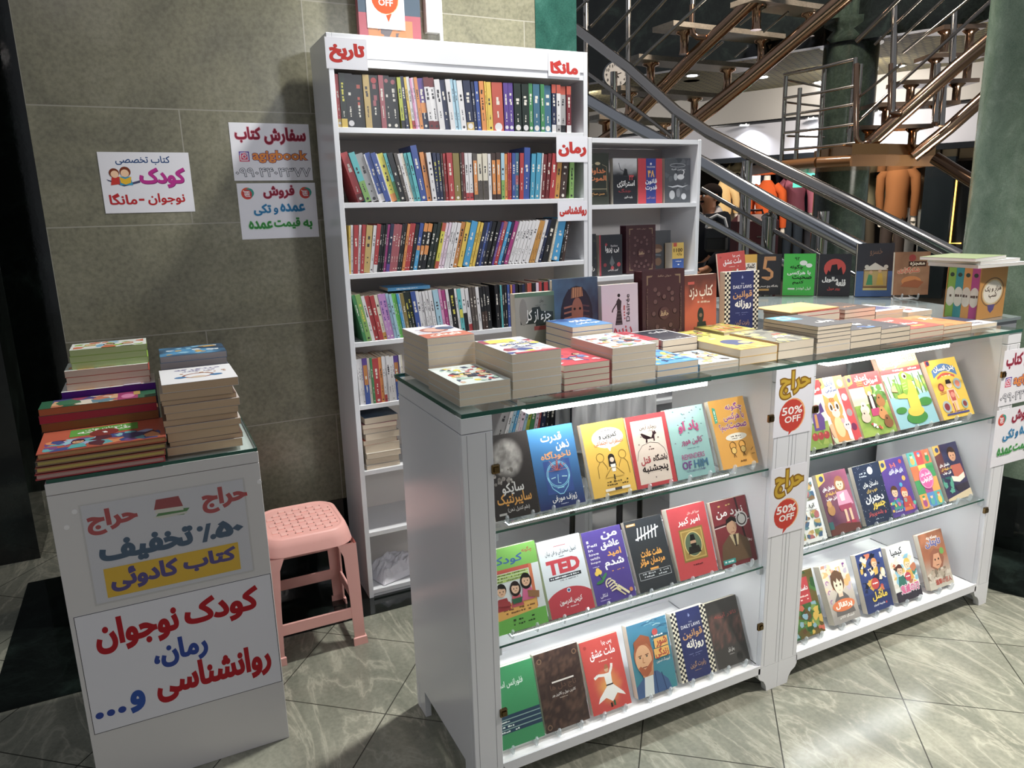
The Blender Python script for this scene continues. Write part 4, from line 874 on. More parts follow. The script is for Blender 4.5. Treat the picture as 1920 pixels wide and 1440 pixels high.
def c_portrait(a):
    a.grad('#3f86a8', '#3a8a94'); q = random.Random(2)
    for i in range(16): x, y = q.random(), .62+.36*q.random(); a.line([(x, y), (x+.1, y+.015), (x+.2, y)], .016, q.choice(['#6fb0c8', '#2f6a90', '#a8d0d4']))
    a.poly([(.0, 0), (.86, 0), (.8, .14), (.56, .3), (.3, .3), (0, .16)], '#3f5f8e'); a.poly([(.24, .3), (.46, .32), (.4, .0), (.16, 0)], '#dfe4e2'); a.line([(.5, .3), (.5, 0)], .02, '#27406a'); a.line([(.66, .26), (.72, 0)], .02, '#27406a')
    a.poly([(.2, .26), (.46, .26), (.5, .42), (.2, .42)], '#c98a5c'); a.ell(.3, .55, .24, '#b8683a', .22); a.ell(.28, .5, .2, '#e0a878', .2); a.poly([(.12, .4), (.18, .3), (.3, .26), (.42, .32), (.48, .46), (.4, .42), (.28, .36), (.18, .42)], '#b0582c'); a.poly([(.1, .6), (.2, .7), (.42, .7), (.52, .6), (.5, .78), (.3, .84), (.1, .76)], '#a8552c')
    for x in (.2, .37): a.line([(x-.04, .555), (x+.05, .56)], .016, '#6a3418'); a.ell(x, .535, .02, '#2f4a44', .012)
    a.line([(.27, .53), (.25, .46), (.3, .455)], .014, '#b8784c'); a.line([(.22, .395), (.34, .395)], .02, '#8a3c28')
    a.ell(.66, .82, .07, '#c8403c'); a.scrawl(.56, .75, .86, .78, '#e8f0f0', 2); a.rect(.6, .6, .94, .73, '#e8b04c'); a.T('شور', .64, .6, .92, .73, '#b03a28', .03); a.rect(.56, .46, .94, .59, '#e8b04c'); a.T('زندگی', .58, .45, .92, .59, '#b03a28', .03); a.T('ایروینگ استون', .58, .39, .92, .44, '#f0ece0', .002)
def c_daily(a):
    a.bg('#2a3268')
    for s in (0, .84):
        for i in range(3):
            for j in range(27):
                a.rect(s+i*.0533, j/27, s+(i+1)*.0533, (j+1)/27, '#26262a' if (i+j) % 2 else '#efe6cc', False)
    a.k += 1; a.poly([(.48, .9), (.5, .94), (.54, .9), (.5, .88)], '#8a94c0'); a.T('DAILY LAWS', .24, .735, .78, .785, '#e8e8f0', .006); a.T('THE', .47, .8, .56, .818, '#c8cce0', 0)
    a.T('قوانین', .24, .57, .8, .7, '#d39a5e', .015); a.T('روزانه', .3, .41, .78, .56, '#fbf6ea', .03); a.scrawl(.32, .35, .7, .362, '#8a94c0', 2); a.scrawl(.4, .32, .62, .332, '#8a94c0', 3); a.T('رابرت گرین', .3, .15, .74, .25, '#c89a6a', 0); a.scrawl(.4, .11, .6, .122, '#a8886a')
def c_darkred(a):
    a.bg('#4a4644'); a.paint(16, 22, lambda u, v: mixc(L3('#4a4644'), L3('#8a5a50'), max(0, fbm(u*8, v*8, 7)-.45)*2 if .3 < v < .8 else 0)); a.T('تالار آیینه', .2, .72, .9, .8, '#a8443c', .006); a.T('راک اول'.replace('راک', 'رمان'), .4, .2, .6, .27, '#e8e4e0', .006); a.scrawl(.42, .16, .58, .175, '#a8a4a0')
def c_skills(a):
    a.bg('#dfe6e4'); a.rect(0, .78, 1, 1, '#d2303a'); a.T('مهارت', .25, .81, .95, .92, '#fff', .02); a.rect(0, 0, 1, .38, '#8fae4c'); a.blotch(3, ['#7fa23c', '#a8bc58', '#6f9440'], 14, (0, .05, 1, .38)); a.poly([(.5, .26), (.86, .26), (.9, .42), (.8, .52), (.7, .5), (.6, .56), (.5, .5)], '#6a4a96'); a.poly([(.56, .3), (.66, .3), (.66, .5), (.58, .5)], '#d89a4c'); a.poly([(.78, .5), (.94, .52), (.88, .66), (.8, .62)], '#5a3c88')
    for x in (.46, .66, .86): a.ell(x, .18, .1, '#b83238')
    for x in (.46, .66, .86): a.ell(x-.03, .21, .03, '#e86a5a')
def c_kitten(a):
    a.grad('#fdf8f0', '#f6ead8'); a.rect(.72, 0, 1, 1, '#d2333c'); a.rect(.66, .8, 1, 1, '#f08a4c')
    a.poly([(0, .8), (.3, .86), (.3, 1), (0, 1)], '#f2c244'); a.ell(.14, .92, .075, '#5a3a20')
    for y, c in ((.88, '#f4ead8'), (.66, '#a8b8c8'), (.42, '#9a9498'), (.2, '#7a2a58')): a.ell(.85, y, .1, c)
    a.T('بازی', .3, .86, .6, .95, '#2a5a98', .015); a.T('سرگرمی', .26, .76, .66, .85, '#2a5a98', .02)
    a.ell(.36, .52, .3, '#eb9238', .17); a.poly([(.1, .6), (.12, .76), (.28, .68)], '#eb9238'); a.poly([(.46, .68), (.62, .75), (.62, .58)], '#eb9238'); a.poly([(.14, .4), (.6, .4), (.6, .02), (.14, .02)], '#e8943e'); a.ell(.36, .24, .16, '#f6cf94', .16); a.ell(.38, .45, .14, '#f8e2c0', .07)
    for x in (.26, .48): a.ell(x, .55, .075, '#fff', .07); a.ell(x+.01, .54, .04, '#4a3a1c', .045)
    for x in (.3, .36, .42): a.line([(x, .68), (x+.01, .62)], .03, '#a8561c')
    a.ell(.38, .49, .03, '#c8584c', .014); a.ell(.62, .24, .13, '#d8d4da', .09); a.ell(.52, .32, .06, '#e0a8b8', .04); a.rect(.56, .03, .7, .18, '#efeef2'); a.ell(.59, .25, .02, '#2a2a30'); a.ell(.66, .25, .02, '#2a2a30'); a.blotch(2, ['#f0b890', '#c8d8b0'], 6, (0, 0, .14, .3))
def c_numbers(a):
    a.grad('#e8efe0', '#98b048'); a.paint(14, 16, cloudy('#9cb850', '#6f9838', 4, 3), (0, 0, 1, .5)); a.blotch(6, ['#5f9044', '#88b45c', '#4c7c3a'], 12, (.4, .45, 1, .78), (.06, .14))
    a.rect(0, .78, 1, 1, '#d8303a'); a.poly([(0, .82), (.16, .86), (.16, 1), (0, 1)], '#f2c244'); a.ell(.08, .92, .05, '#4a3a6a'); a.T('اعداد', .22, .88, .6, .97, '#fff', .03); a.T('آموزش', .48, .8, .92, .92, '#fff', .03)
    for y in (.87, .84, .81): a.line([(.26, y), (.44, y)], .012, '#f2c244')
    a.poly([(.42, .3), (.66, .3), (.62, .64), (.46, .64)], '#3a2a26'); a.poly([(.5, .36), (.58, .36), (.58, .62), (.5, .62)], '#f4f0e8'); a.poly([(.42, .3), (.68, .3), (.68, .42), (.44, .42)], '#b8326a'); a.ell(.53, .7, .1, '#e8953c'); a.poly([(.44, .74), (.42, .82), (.5, .76)], '#e8953c'); a.poly([(.56, .76), (.64, .82), (.62, .74)], '#e8953c'); a.ell(.53, .66, .05, '#f4e4cc')
    for x, y, c in ((.26, .42, '#e4d4c4'), (.78, .5, '#a8703c'), (.74, .3, '#c88a4c'), (.82, .16, '#8a5a34'), (.22, .3, '#d8c0b0')): a.ell(x, y, .13, c, .08); a.ell(x, y+.07, .08, c); a.ell(x-.02, y+.07, .02, '#2a1c14')
    a.blotch(9, ['#c83a3a', '#e8b03c', '#fff'], 8, (.3, .08, .6, .2), (.03, .05))
def c_frog(a):
    a.grad('#cfe4ea', '#8fbfc4'); a.rect(0, .0, 1, .42, '#8cc0cc'); a.blotch(4, ['#a8c85c', '#7fae48', '#c0d478'], 16, (0, .4, 1, .66), (.05, .14))
    for i in range(10): x = .1*i+.04; a.line([(x, .42), (x+.03*((i % 3)-1), .66+.05*(i % 2))], .02, '#5f8f3c')
    a.rect(0, .74, 1, 1, '#ee6a34'); a.grad('#fff4b8', '#f08a3c', (0, .8, 1, 1)); a.T('نقاشی', .44, .84, .96, .97, '#fffbe8', .02, '#e0552c', .05); a.T('نوشتن', .04, .8, .5, .93, '#fffbe8', .02, '#e0552c', .05); a.rect(.0, .74, 1, .8, '#d8343c'); a.scrawl(.3, .755, .9, .785, '#fff', 2)
    for x, y, r in ((.5, .12, .26), (.18, .24, .13), (.82, .3, .17)): a.ell(x, y, r, '#3f8a3c', r*.34)
    a.ell(.52, .2, .2, '#e8bc28', .07); a.poly([(.4, .2), (.68, .2), (.7, .5), (.66, .64), (.46, .66), (.42, .46), (.2, .44), (.2, .4), (.42, .38)], '#e9c32c'); a.poly([(.4, .62), (.36, .46), (.44, .42), (.52, .5), (.58, .62), (.72, .6), (.7, .68), (.58, .73), (.4, .72)], '#86b53a'); a.ell(.5, .68, .09, '#86b53a'); a.ell(.52, .68, .055, '#fff'); a.ell(.53, .675, .03, '#3a2a14'); a.poly([(.1, .5), (.24, .48), (.22, .58), (.12, .56)], '#f0a878')
    for y in (.5, .54, .58): a.line([(.4, y), (.5, y+.01)], .012, '#c8dc8c')
def c_body(a):
    a.bg('#e8bf2e'); a.poly([(0, .9), (.14, .92), (.14, 1), (0, 1)], '#c83c30'); a.ell(.08, .955, .05, '#3a3a6a')
    P = [(.12+.76*i/12, .82+.1*math.sin(math.pi*i/12)) for i in range(13)]; Q = [(x, y-.13) for x, y in P]; a.poly(P+Q[::-1], '#4a78b4'); a.T('بدن', .6, .77, .84, .87, '#fff', .03, '#2a4a7a', .05); a.T('انسان', .18, .78, .58, .89, '#fff', .03, '#2a4a7a', .05)
    P = [(.22+.56*i/10, .7+.06*math.sin(math.pi*i/10)) for i in range(11)]; a.poly(P+[(x, y-.04) for x, y in P[::-1]], '#d2452f'); a.scrawl(.34, .7, .66, .72, '#fff', 3)
    a.poly([(.4, .48), (.62, .48), (.6, .3), (.58, .06), (.52, .06), (.51, .26), (.48, .26), (.46, .06), (.41, .06), (.42, .3)], '#f0c4a0'); a.line([(.4, .47), (.34, .3)], .04, '#f0c4a0'); a.line([(.62, .47), (.68, .3)], .04, '#f0c4a0'); a.poly([(.43, .46), (.6, .46), (.58, .28), (.45, .28)], '#c0473c'); a.ell(.52, .38, .06, '#e08a78'); a.line([(.44, .24), (.44, .1)], .03, '#a83a34')
    a.ell(.51, .56, .09, '#f4d0b0'); a.poly([(.42, .57), (.6, .57), (.58, .64), (.44, .64)], '#2a1c18')
    for x, y, r, c, d in ((.24, .53, .09, '#a8342c', '#d86a4c'), (.78, .55, .12, '#9fb8c4', '#e07a5c'), (.22, .2, .13, '#a8b4b8', '#8a2a3c'), (.8, .2, .1, '#98b8b4', '#8a3a3c')): a.ell(x, y, r, c); a.ell(x, y, r*.62, d)
    for y in (.44, .415): a.line([(.14, y), (.34, y+.01)], .01, '#a8452f')
    a.rect(.14, .055, .86, .085, '#4a4a8a'); a.scrawl(.18, .095, .8, .115, '#8a5a20', 4)
def c_comicgrid(a):
    a.bg('#eef0ee'); q = random.Random(12)
    for j in range(6):
        if j in (3,): continue
        for i in range(3): a.blotch(q.randint(0, 99), ['#7f9a5c', '#c8a45c', '#5f8a94', '#b8686a', '#e0c48c', '#48688a', '#8a6a48'], 6, (.08+.29*i, .06+.15*j, .34+.29*i, .19+.15*j), (.05, .12))
    a.T('آیا می', .3, .52, .85, .6, '#2a2c30', .008); a.scrawl(.3, .49, .9, .505, '#8a8c90')
def c_girl(a):
    a.paint(14, 20, lambda u, v: mixc(mixc(L3('#4a2a4c'), L3('#8a5a6a'), fbm(u*4, v*4, 3)), L3('#b85a7a'), max(0, u*.7-.2+v*.2))); a.poly([(0, .8), (.26, .88), (.26, 1), (0, 1)], '#f2b53c'); a.ell(.15, .92, .07, '#3a4a7a')
    a.T('داستان‌های'.replace('\u200c', ' '), .1, .7, .5, .78, '#fff', .02); a.T('۵ دقیقه‌ای'.replace('\u200c', ' '), .14, .62, .52, .69, '#f2c03c', .02); a.T('قبل خواب', .14, .54, .48, .61, '#fff', .02)
    a.face(.68, .78, .13, '#f4c8a8', '#a8683c', None, True); a.poly([(.5, .66), (.86, .66), (.96, .42), (.46, .42)], '#dc9ab8'); a.poly([(.58, .6), (.74, .64), (.72, .5), (.6, .5)], '#f0ecdc'); a.poly([(.46, .44), (.9, .44), (.88, .34), (.5, .34)], '#a83a5c'); a.rect(.6, .12, .68, .36, '#f0c4a4'); a.rect(.76, .12, .84, .36, '#f0c4a4'); a.rect(.56, .08, .7, .16, '#b02a4a'); a.rect(.74, .1, .9, .17, '#b02a4a')
    a.ell(.2, .4, .12, '#b8844c', .09); a.ell(.18, .5, .08, '#c8945c'); a.poly([(0, .12), (.4, .16), (1, .1), (1, 0), (0, 0)], '#6a3a34'); a.rect(0, .1, .14, .22, '#3a6a6c')
def c_navy(a):
    a.bg('#27344f'); q = random.Random(8)
    for i in range(60): a.ell(q.random(), q.random(), .008, '#dfe6ee', n=6, step=False)
    a.k += 1; a.ell(.6, .88, .1, '#dfe4e8'); a.scrawl(.14, .84, .44, .87, '#c8d0da', 1); a.scrawl(.18, .79, .44, .82, '#c8d0da', 2)
    a.T('داستان‌های'.replace('\u200c', ' '), .22, .6, .78, .7, '#eef2f4', .01); a.T('خوب برای', .3, .51, .7, .59, '#e8c24a', .01); a.T('دختران', .18, .33, .86, .49, '#f4f6f8', .03); a.T('جسور', .38, .22, .86, .34, '#e8c83c', .03); a.T('و بلندپرواز', .16, .12, .82, .21, '#c8484c', .02); a.scrawl(.3, .06, .66, .08, '#a8b4c4', 4)
def c_stories(a):
    a.paint(12, 18, lambda u, v: mixc(L3('#3a3a8a'), L3('#6a3a96'), fbm(u*3, v*3, 6))); a.poly([(0, .8), (.26, .86), (.26, 1), (0, 1)], '#f2b53c'); a.ell(.14, .92, .07, '#3a4a7a'); a.ell(.84, .92, .06, '#d83a34'); a.ell(.8, .62, .07, '#e8a83c'); a.ell(.62, .52, .06, '#3aa8c8')
    a.T('بازی های فکری', .3, .72, .86, .82, '#e8ecf8', .025); a.T('۱۰۱', .4, .84, .62, .92, '#f0603c', .03); a.face(.3, .42, .12, '#f0c4a0', '#5a3a20', '#3f9a8c'); a.face(.66, .36, .12, '#f0c8a4', '#c8502c', '#d8682c'); a.poly([(.5, .12), (.9, .12), (.84, .3), (.56, .3)], '#c03a34'); a.blotch(5, ['#58c0a8', '#e8c03c', '#d85a8a', '#4a7ac8'], 16, (0, .02, 1, .32), (.03, .07)); a.T('استعداد', .1, .08, .4, .12, '#e8e8f4', .002)
def c_cards(a):
    a.bg('#2f4a7a'); P = ['#e8a03c', '#c83a3c', '#3f9a5c', '#4a8ac8', '#e0682c', '#a84a8a', '#58b0a8', '#e8c84c']
    for i in range(3):
        for j in range(4): a.rect(i/3, j/4, (i+1)/3, (j+1)/4, P[(i*3+j*2) % 8], False)
    a.k += 1
    for i in range(3):
        for j in (0, 3): u, v = (i+.5)/3, (j+.5)/4; a.ell(u, v-.03, .09, P[(i+j+5) % 8], .07); a.ell(u, v+.05, .06, '#f0c8a4'); a.ell(u, v+.08, .06, P[(i+2) % 8], .02)
    a.ell(.52, .5, .3, '#d8509a', .19); a.ring(.52, .5, .27, '#f4c8e0', .012, .17); a.T('داستان‌های'.replace('\u200c', ' '), .32, .54, .74, .61, '#fff', .012); a.T('کارتونی', .28, .43, .78, .53, '#fff', .03)
def c_boy(a):
    a.paint(14, 20, lambda u, v: mixc(L3('#233156'), L3('#4a3a5c'), fbm(u*4, v*4, 9))); a.rect(.0, .5, .3, 1, '#6a3a3c'); a.poly([(0, .82), (.26, .86), (.26, 1), (0, 1)], '#f2b53c'); a.ell(.15, .92, .07, '#3a4a7a'); a.face(.68, .78, .15, '#d89a74', '#3a2218'); a.poly([(.5, .6), (.9, .6), (.96, .36), (.52, .36)], '#c05a44'); a.poly([(.4, .42), (.66, .38), (.94, .44), (.92, .34), (.66, .28), (.42, .32)], '#efe8d8')
    a.T('داستان‌های'.replace('\u200c', ' '), .06, .6, .46, .67, '#fff', .02); a.T('۵ دقیقه‌ای'.replace('\u200c', ' '), .08, .53, .5, .59, '#f2c03c', .02); a.T('قبل خواب', .1, .46, .44, .52, '#fff', .02); a.blotch(3, ['#3f8a7c', '#58a890', '#2f6a68'], 10, (0, .12, .4, .42), (.06, .12)); a.poly([(.2, .06), (1, .14), (1, 0), (0, 0), (0, .04)], '#d8c4a0'); a.poly([(.4, .24), (.96, .26), (.96, .14), (.5, .12)], '#3a3442')
def c_jungle(a):
    a.blotch(1, ['#4a7a38', '#6a5a2c', '#3f6a34', '#8a6a3c', '#2f5a30'], 60, r=(.08, .2)); a.rect(.3, .5, .78, .9, '#b8242c'); a.T('داستان', .36, .68, .74, .78, '#fff', .02); a.scrawl(.36, .6, .72, .63, '#f4d8d0', 2); a.scrawl(.36, .55, .72, .58, '#f4d8d0', 3); a.blotch(7, ['#d8b03c', '#8ab0c0', '#c85a3c', '#6a4a2c', '#7a9a4c'], 30, (0, .02, 1, .5), (.05, .12))
def c_orange(a):
    a.grad('#f4e4d0', '#9a9490'); a.blotch(5, ['#e8b06c', '#f2d0a8', '#c8b8c8', '#d8906c'], 22, (0, .4, 1, 1), (.05, .13)); a.T('۴', .82, .88, .92, .96, '#8a3a9a', .02); a.poly([(.16, .12), (.88, .12), (.76, .4), (.6, .5), (.4, .5), (.24, .38)], '#6f6a68'); a.poly([(.42, .42), (.58, .42), (.6, .52), (.42, .52)], '#eac8a8')
    a.ell(.5, .68, .24, '#6a4a34', .19); a.ell(.5, .62, .165, '#f4d8bc', .15); a.poly([(.3, .62), (.36, .72), (.44, .66), (.5, .74), (.58, .66), (.66, .72), (.72, .62), (.72, .8), (.5, .88), (.28, .8)], '#6a4a34')
    for x in (.43, .58): a.ell(x, .62, .03, '#5a4a3a', .022)
    a.line([(.47, .53), (.54, .53)], .01, '#b8786a'); a.ell(.5, .28, .42, '#de7030', .1); a.T('پرتقال', .2, .22, .82, .34, '#fff4e8', .035); a.T('ایچیگو تاکانو', .24, .06, .78, .12, '#efe8e4', .01)
    for i in range(3): a.ring(.12, .7-.16*i, .05, '#a84ab0', .02, a0=30*i, a1=250)
def c_anime(a):
    a.bg('#2f4280'); a.blotch(11, ['#1c2238', '#e0b03c', '#d86a3c', '#3a4a86', '#f0e0c8', '#c8392c', '#222a4c'], 44, (.06, .3, .96, .97), (.05, .13)); a.face(.62, .78, .1, '#f0c8a0', '#e08a3c'); a.ell(.5, .45, .15, '#c8322c'); a.scrawl(.4, .44, .6, .47, '#fff'); a.rect(0, 0, 1, .3, '#27366e'); a.T('ماشل', .28, .16, .86, .32, '#f2d03c', .03, '#1a2040', .06); a.T('هاجیمه کوموتو', .28, .08, .7, .13, '#f0f0f8', .008); a.ell(.76, .1, .03, '#c8322c')
def c_manga(a):
    a.bg('#f1efe8'); a.blotch(13, ['#8ac4dc', '#e8c058', '#3a8a78', '#4a3a34', '#f0d8b8', '#c8744c', '#e8e0d4'], 40, (0, .25, 1, .8), (.06, .15)); a.T('کیمیا', .14, .8, .6, .96, '#1c1c20', .02, '#fff', .05); a.face(.34, .55, .11, '#e8c09c', '#5a2a24', '#3a7a6c'); a.face(.68, .62, .11, '#f4d8b4', '#e8b840', '#e0a83c'); a.ell(.6, .4, .12, '#c8324c'); a.scrawl(.52, .39, .68, .42, '#fff'); a.rect(0, 0, 1, .18, '#3a3440'); a.T('鬼滅の刃', .2, .12, .94, .28, '#d8508a', .03, '#f4eef4', .06)
def c_titan(a):
    a.grad('#b8603c', '#cfc4b0'); a.paint(16, 22, lambda u, v: mixc(mixc(L3('#8a4a30'), L3('#c87a4c'), fbm(u*4, v*4, 4)), L3('#cfc6b6'), min(1, max(0, (.55-v)*2.4)))); a.T('حمله به', .3, .86, .76, .94, '#f6ece0', .02); a.T('تایتان', .2, .72, .86, .87, '#5a58a0', .04, '#e8dcd0', .04)
    a.poly([(.22, .4), (.3, .62), (.5, .7), (.74, .66), (.84, .5), (.72, .36), (.5, .28)], '#9a5a40'); a.poly([(.3, .4), (.44, .6), (.66, .6), (.7, .42), (.52, .32)], '#d89a74'); a.ell(.46, .5, .03, '#3a2418'); a.ell(.6, .5, .03, '#3a2418'); a.line([(.46, .4), (.58, .4)], .02, '#6a3a2c'); a.ell(.8, .62, .09, '#6fa84c', .06); a.blotch(4, ['#b8a894', '#8a7a68', '#dcd0c0', '#6a5a4c'], 26, (0, .12, 1, .34), (.05, .1)); a.T('進撃の巨人', .26, .06, .94, .16, '#b8402c', .02)

# ------------------------------------------------------------------ acrylic book stands and the books shown on the glass shelves
def easel_proto():
    root = empty('book_stand', (0, 0, 0)); W_ = .05
    for s in (-1, 1):
        x = s*.034
        mb = MB()
        for q in ([(-.018, .026), (-.016, .014), (-.006, .012), (-.0062, .022)], [(-.018, .026), (-.0062, .022), (-.0085, .0275), (-.013, .03)], [(-.016, .014), (-.012, .003), (.004, .002), (.004, .008), (-.006, .012)],
                  [(.004, .002), (.068, .002), (.07, .008), (.004, .008)], [(.07, .008), (.068, .002), (.08, .012), (.098, .074), (.094, .077)]):
            n = len(q); mb.add([(x+d, y, z) for d in (-.0022, .0022) for y, z in q], [tuple(range(n)), tuple(range(2*n-1, n-1, -1))]+[(i, (i+1) % n, n+(i+1) % n, n+i) for i in range(n)], None, 'acrylic')
        mb.build('side_arm', root)
    MB().box((-.0338, .03, .0005), (.0338, .07, .003), None, 'acrylic').build('base_bar', root)
    return root
EASEL = None
def stand_at(x, y, z, label, group):
    global EASEL
    if EASEL is None: EASEL = easel_proto(); o = EASEL
    else: o = copy_tree(EASEL)
    o.location = (x, y, z); tag(o, label, 'book stand', group); return o
def show(x, y, z, w, h, tilt, front, cover, label, t=.017, spine=None, yaw=0, stand=True, hard=False, name='display_book', page='#e6dccb', group=None, case='', n=''):
    zs = z
    z = z-.0014+t*math.sin(R(tilt)) if stand else z+t*math.sin(R(tilt))+.0002
    o = book(name, w, h, t, cover, M_stand(x, y, z, R(tilt), R(yaw), w, t), front, spine, hard, page, label, 'book', group)
    if stand: stand_at(x+w/2, y, zs-.0097, f"clear acrylic stand under the {n}", f"acrylic stands on the {case}")
    return o
SH = {1: (.7153, .7253, 1.4685), 2: (.4153, .4253, 1.4685), 3: (.0903, .1003, 1.4685)}
def rowshow(items, zc, y, case, group):
    for x, w, h, tilt, fn, cov, nm, desc, *ex in items:
        kw = ex[0] if ex else {}
        show(x, y, zc, w, h, tilt, fn, cov, desc, case=case, group=group, n=nm, **kw)
C1, C2 = 'first showcase', 'second showcase'
rowshow([(.662, .116, .2, 18, c_brain, '#3c3634', 'brain-cloud book', 'dark grey book with a cloudy brain, upper glass shelf of the first showcase'),
    (.7815, .127, .199, 19.7, c_mind, '#27407e', 'blue glowing-face book', 'blue book with a glowing face and orange word, upper glass shelf of first showcase'),
    (.9345, .129, .189, 21.3, c_shy, '#f0bd30', 'yellow speech-bubble book', 'yellow book with a white speech bubble over line-drawn people'),
    (1.0655, .127, .188, 19.1, c_fox, '#c3262f', 'fox book', 'cream book with a red border and a small dark fox'),
    (1.196, .127, .19, 20.4, c_teal, '#9cc8c2', 'pale teal book', 'pale teal book with magenta Persian title and English lines below'),
    (1.351, .127, .193, 22.8, c_talk, '#eda62a', 'amber book', 'amber book with purple title and two doodled people')], .7253, 1.469, 'upper glass shelf of the first showcase', 'books on the upper glass shelf of the first showcase')
rowshow([(.654, .144, .205, 20, c_kids, '#79b84c', 'green children book', 'green and white book with three reading children, middle shelf of first showcase'),
    (.808, .128, .194, 24.6, c_ted, '#dce3e8', 'white book with red capitals', 'white book with large red capitals above a red dome'),
    (.943, .123, .19, 25.6, c_hope, '#4f3a92', 'purple book', 'purple book with a skeleton hand and yellow flowers'),
    (1.079, .123, .191, 25.7, c_tally, '#34383d', 'tally-mark book', 'charcoal book with white tally marks and amber title'),
    (1.2135, .133, .197, 21.2, c_amir, '#c22a34', 'red portrait book', 'red book with a gold-framed portrait of a bearded man in a tall hat', dict(t=.024)),
    (1.363, .131, .19, 19.9, c_brown_figure, '#7d242c', 'dark red book', 'dark red book showing a figure in a brown jacket and a white disc')], .4253, 1.469, 'middle glass shelf of the first showcase', 'books on the middle glass shelf of the first showcase')
rowshow([(.654, .128, .2, 20, c_green_lecture, '#35955c', 'green banded book', 'green book with navy bands near its foot, floor of the first showcase'),
    (.7865, .133, .203, 19.5, c_crown, '#43302c', 'dark brown book', 'dark brown embossed hardcover with a white bar, floor of the first showcase', dict(t=.02)),
    (.932, .123, .193, 23.8, c_dervish, '#c93428', 'whirling dancer book', 'red book with a white-robed whirling dancer'),
    (1.0785, .135, .201, 18.9, c_portrait, '#3f86a0', 'painted portrait book', 'teal blue book with a red-bearded man in a blue jacket', dict(t=.024)),
    (1.231, .127, .198, 19.7, c_daily, '#2a3268', 'chequered navy book', 'navy book with chequered edges inside the first showcase', dict(t=.02)),
    (1.366, .12, .192, 22.9, c_darkred, '#4a4644', 'dark grey book', 'dark grey book with faint red title, beside the chequered navy book')], .1003, 1.469, 'floor of the first showcase', 'books on the floor of the first showcase')
# second showcase
o = book('display_book', .235, .232, .008, '#3b3b42', M_stand(1.775, 1.578, .7183, R(17), 0, .235, .008), label='large dark grey book behind the kitten book in the second showcase')
rowshow([(1.655, .118, .203, 20, c_skills, '#d2303a', 'book with red fruit', 'white book with red header and purple character over red fruit'),
    (1.781, .118, .205, 28, c_kitten, '#f6ead8', 'kitten book', 'white book with an orange kitten and a red strip of circles', dict(t=.018)),
    (1.908, .15, .2, 27, c_numbers, '#d8303a', 'book with farm animals', 'green picture book with red header and dressed animals in a meadow'),
    (2.072, .19, .246, 28.5, c_frog, '#ee6a34', 'frog book', 'tall picture book with a green and yellow frog on a pond'),
    (2.285, .158, .203, 27, c_body, '#e8bf2e', 'anatomy book', 'yellow book with a drawn boy showing his organs')], .7253, 1.469, 'upper glass shelf of the second showcase', 'books on the upper glass shelf of the second showcase')
rowshow([(1.652, .128, .19, 24, c_comicgrid, '#eef0ee', 'panelled white book', 'white book covered with small picture panels, middle shelf of second showcase'),
    (1.8, .131, .192, 25, c_girl, '#4a2a4c', 'seated girl book', 'book with a seated girl reading beside a teddy bear'),
    (1.955, .125, .19, 23, c_navy, '#27344f', 'navy starry book', 'navy starry book with yellow and red lettering'),
    (2.083, .12, .187, 24.9, c_stories, '#3a3a8a', 'violet book', 'violet book with two cartoon children and balloons'),
    (2.228, .112, .19, 26, c_cards, '#2f4a7a', 'pink disc book', 'many-coloured book with a pink disc in its centre'),
    (2.36, .128, .192, 25.6, c_boy, '#233156', 'reading boy book', 'dark blue book with a curly-haired boy reading')], .4253, 1.469, 'middle glass shelf of the second showcase', 'books on the middle glass shelf of the second showcase')
rowshow([(1.676, .128, .2, 22, c_jungle, '#6a5a2c', 'jungle book', 'jungle picture book with a red title block, floor of the second showcase'),
    (1.846, .12, .188, 25, c_orange, '#cfc4ba', 'orange splash comic', 'grey comic with a brown-haired youth and orange title splash', dict(t=.026)),
    (2.001, .124, .194, 20.8, c_anime, '#2f4280', 'blue comic', 'blue comic with yellow title, floor of the second showcase', dict(t=.022)),
    (2.149, .124, .186, 21.5, c_manga, '#e8e0d4', 'white comic', 'white comic with two figures and pink lettering', dict(t=.02)),
    (2.319, .125, .194, 21.6, c_titan, '#b8603c', 'rust comic', 'rust and grey comic with a giant face and red characters', dict(t=.02))], .1003, 1.469, 'floor of the second showcase', 'books on the floor of the second showcase')
# ------------------------------------------------------------------ stacks on the showcases
GZ = 1.0113
def comic(seed, pal, title=None, tcol='#fff', base='#f2f0ea', n=40, box=(.04, .04, .96, .96)):
    def f(a):
        a.bg(base); a.blotch(seed, pal, n, box, (.04, .11)); q = random.Random(seed)
        for i in range(3): a.face(.25+.25*i, .35+.3*q.random(), .07, q.choice(['#f0c8a4', '#f4d4b4']), q.choice(['#2a1c18', '#c8502c', '#e0b040', '#3a4a8a']), q.choice(pal))
        if title: a.T(title, .14, .72, .86, .88, tcol, .035, '#222630', .06)
    return f
def stack(x, y, w, h, ths, phrase, top_label, front, cover, seed, z=GZ, edge=PAGE, covers=None, group=None, yaw=0, jit=.0018, hard=False, name='stacked_book'):
    q = random.Random(seed); n = len(ths)
    for i, t in enumerate(ths):
        last = i == n-1; c = (covers[i] if covers else cover) if not last else cover
        book(name, w-.0006*q.random(), h-.001*q.random(), t, c, M_flat(x+(q.random()-.5)*jit, y+(q.random()-.3)*jit, z, R(yaw)+(q.random()-.5)*R(.5)), front if last else None, None, hard, edge,
             top_label if last else f"{ORD(n-i)} book from the top of {phrase}", 'book', group or f"stack: {phrase}")
        z += t+.0003
    return z
PC1 = ['#d8403c', '#3a6ab0', '#e8c84c', '#f0ece4', '#58a08c', '#2a3040', '#e08a4c', '#f4d4b4']
yF = 1.496
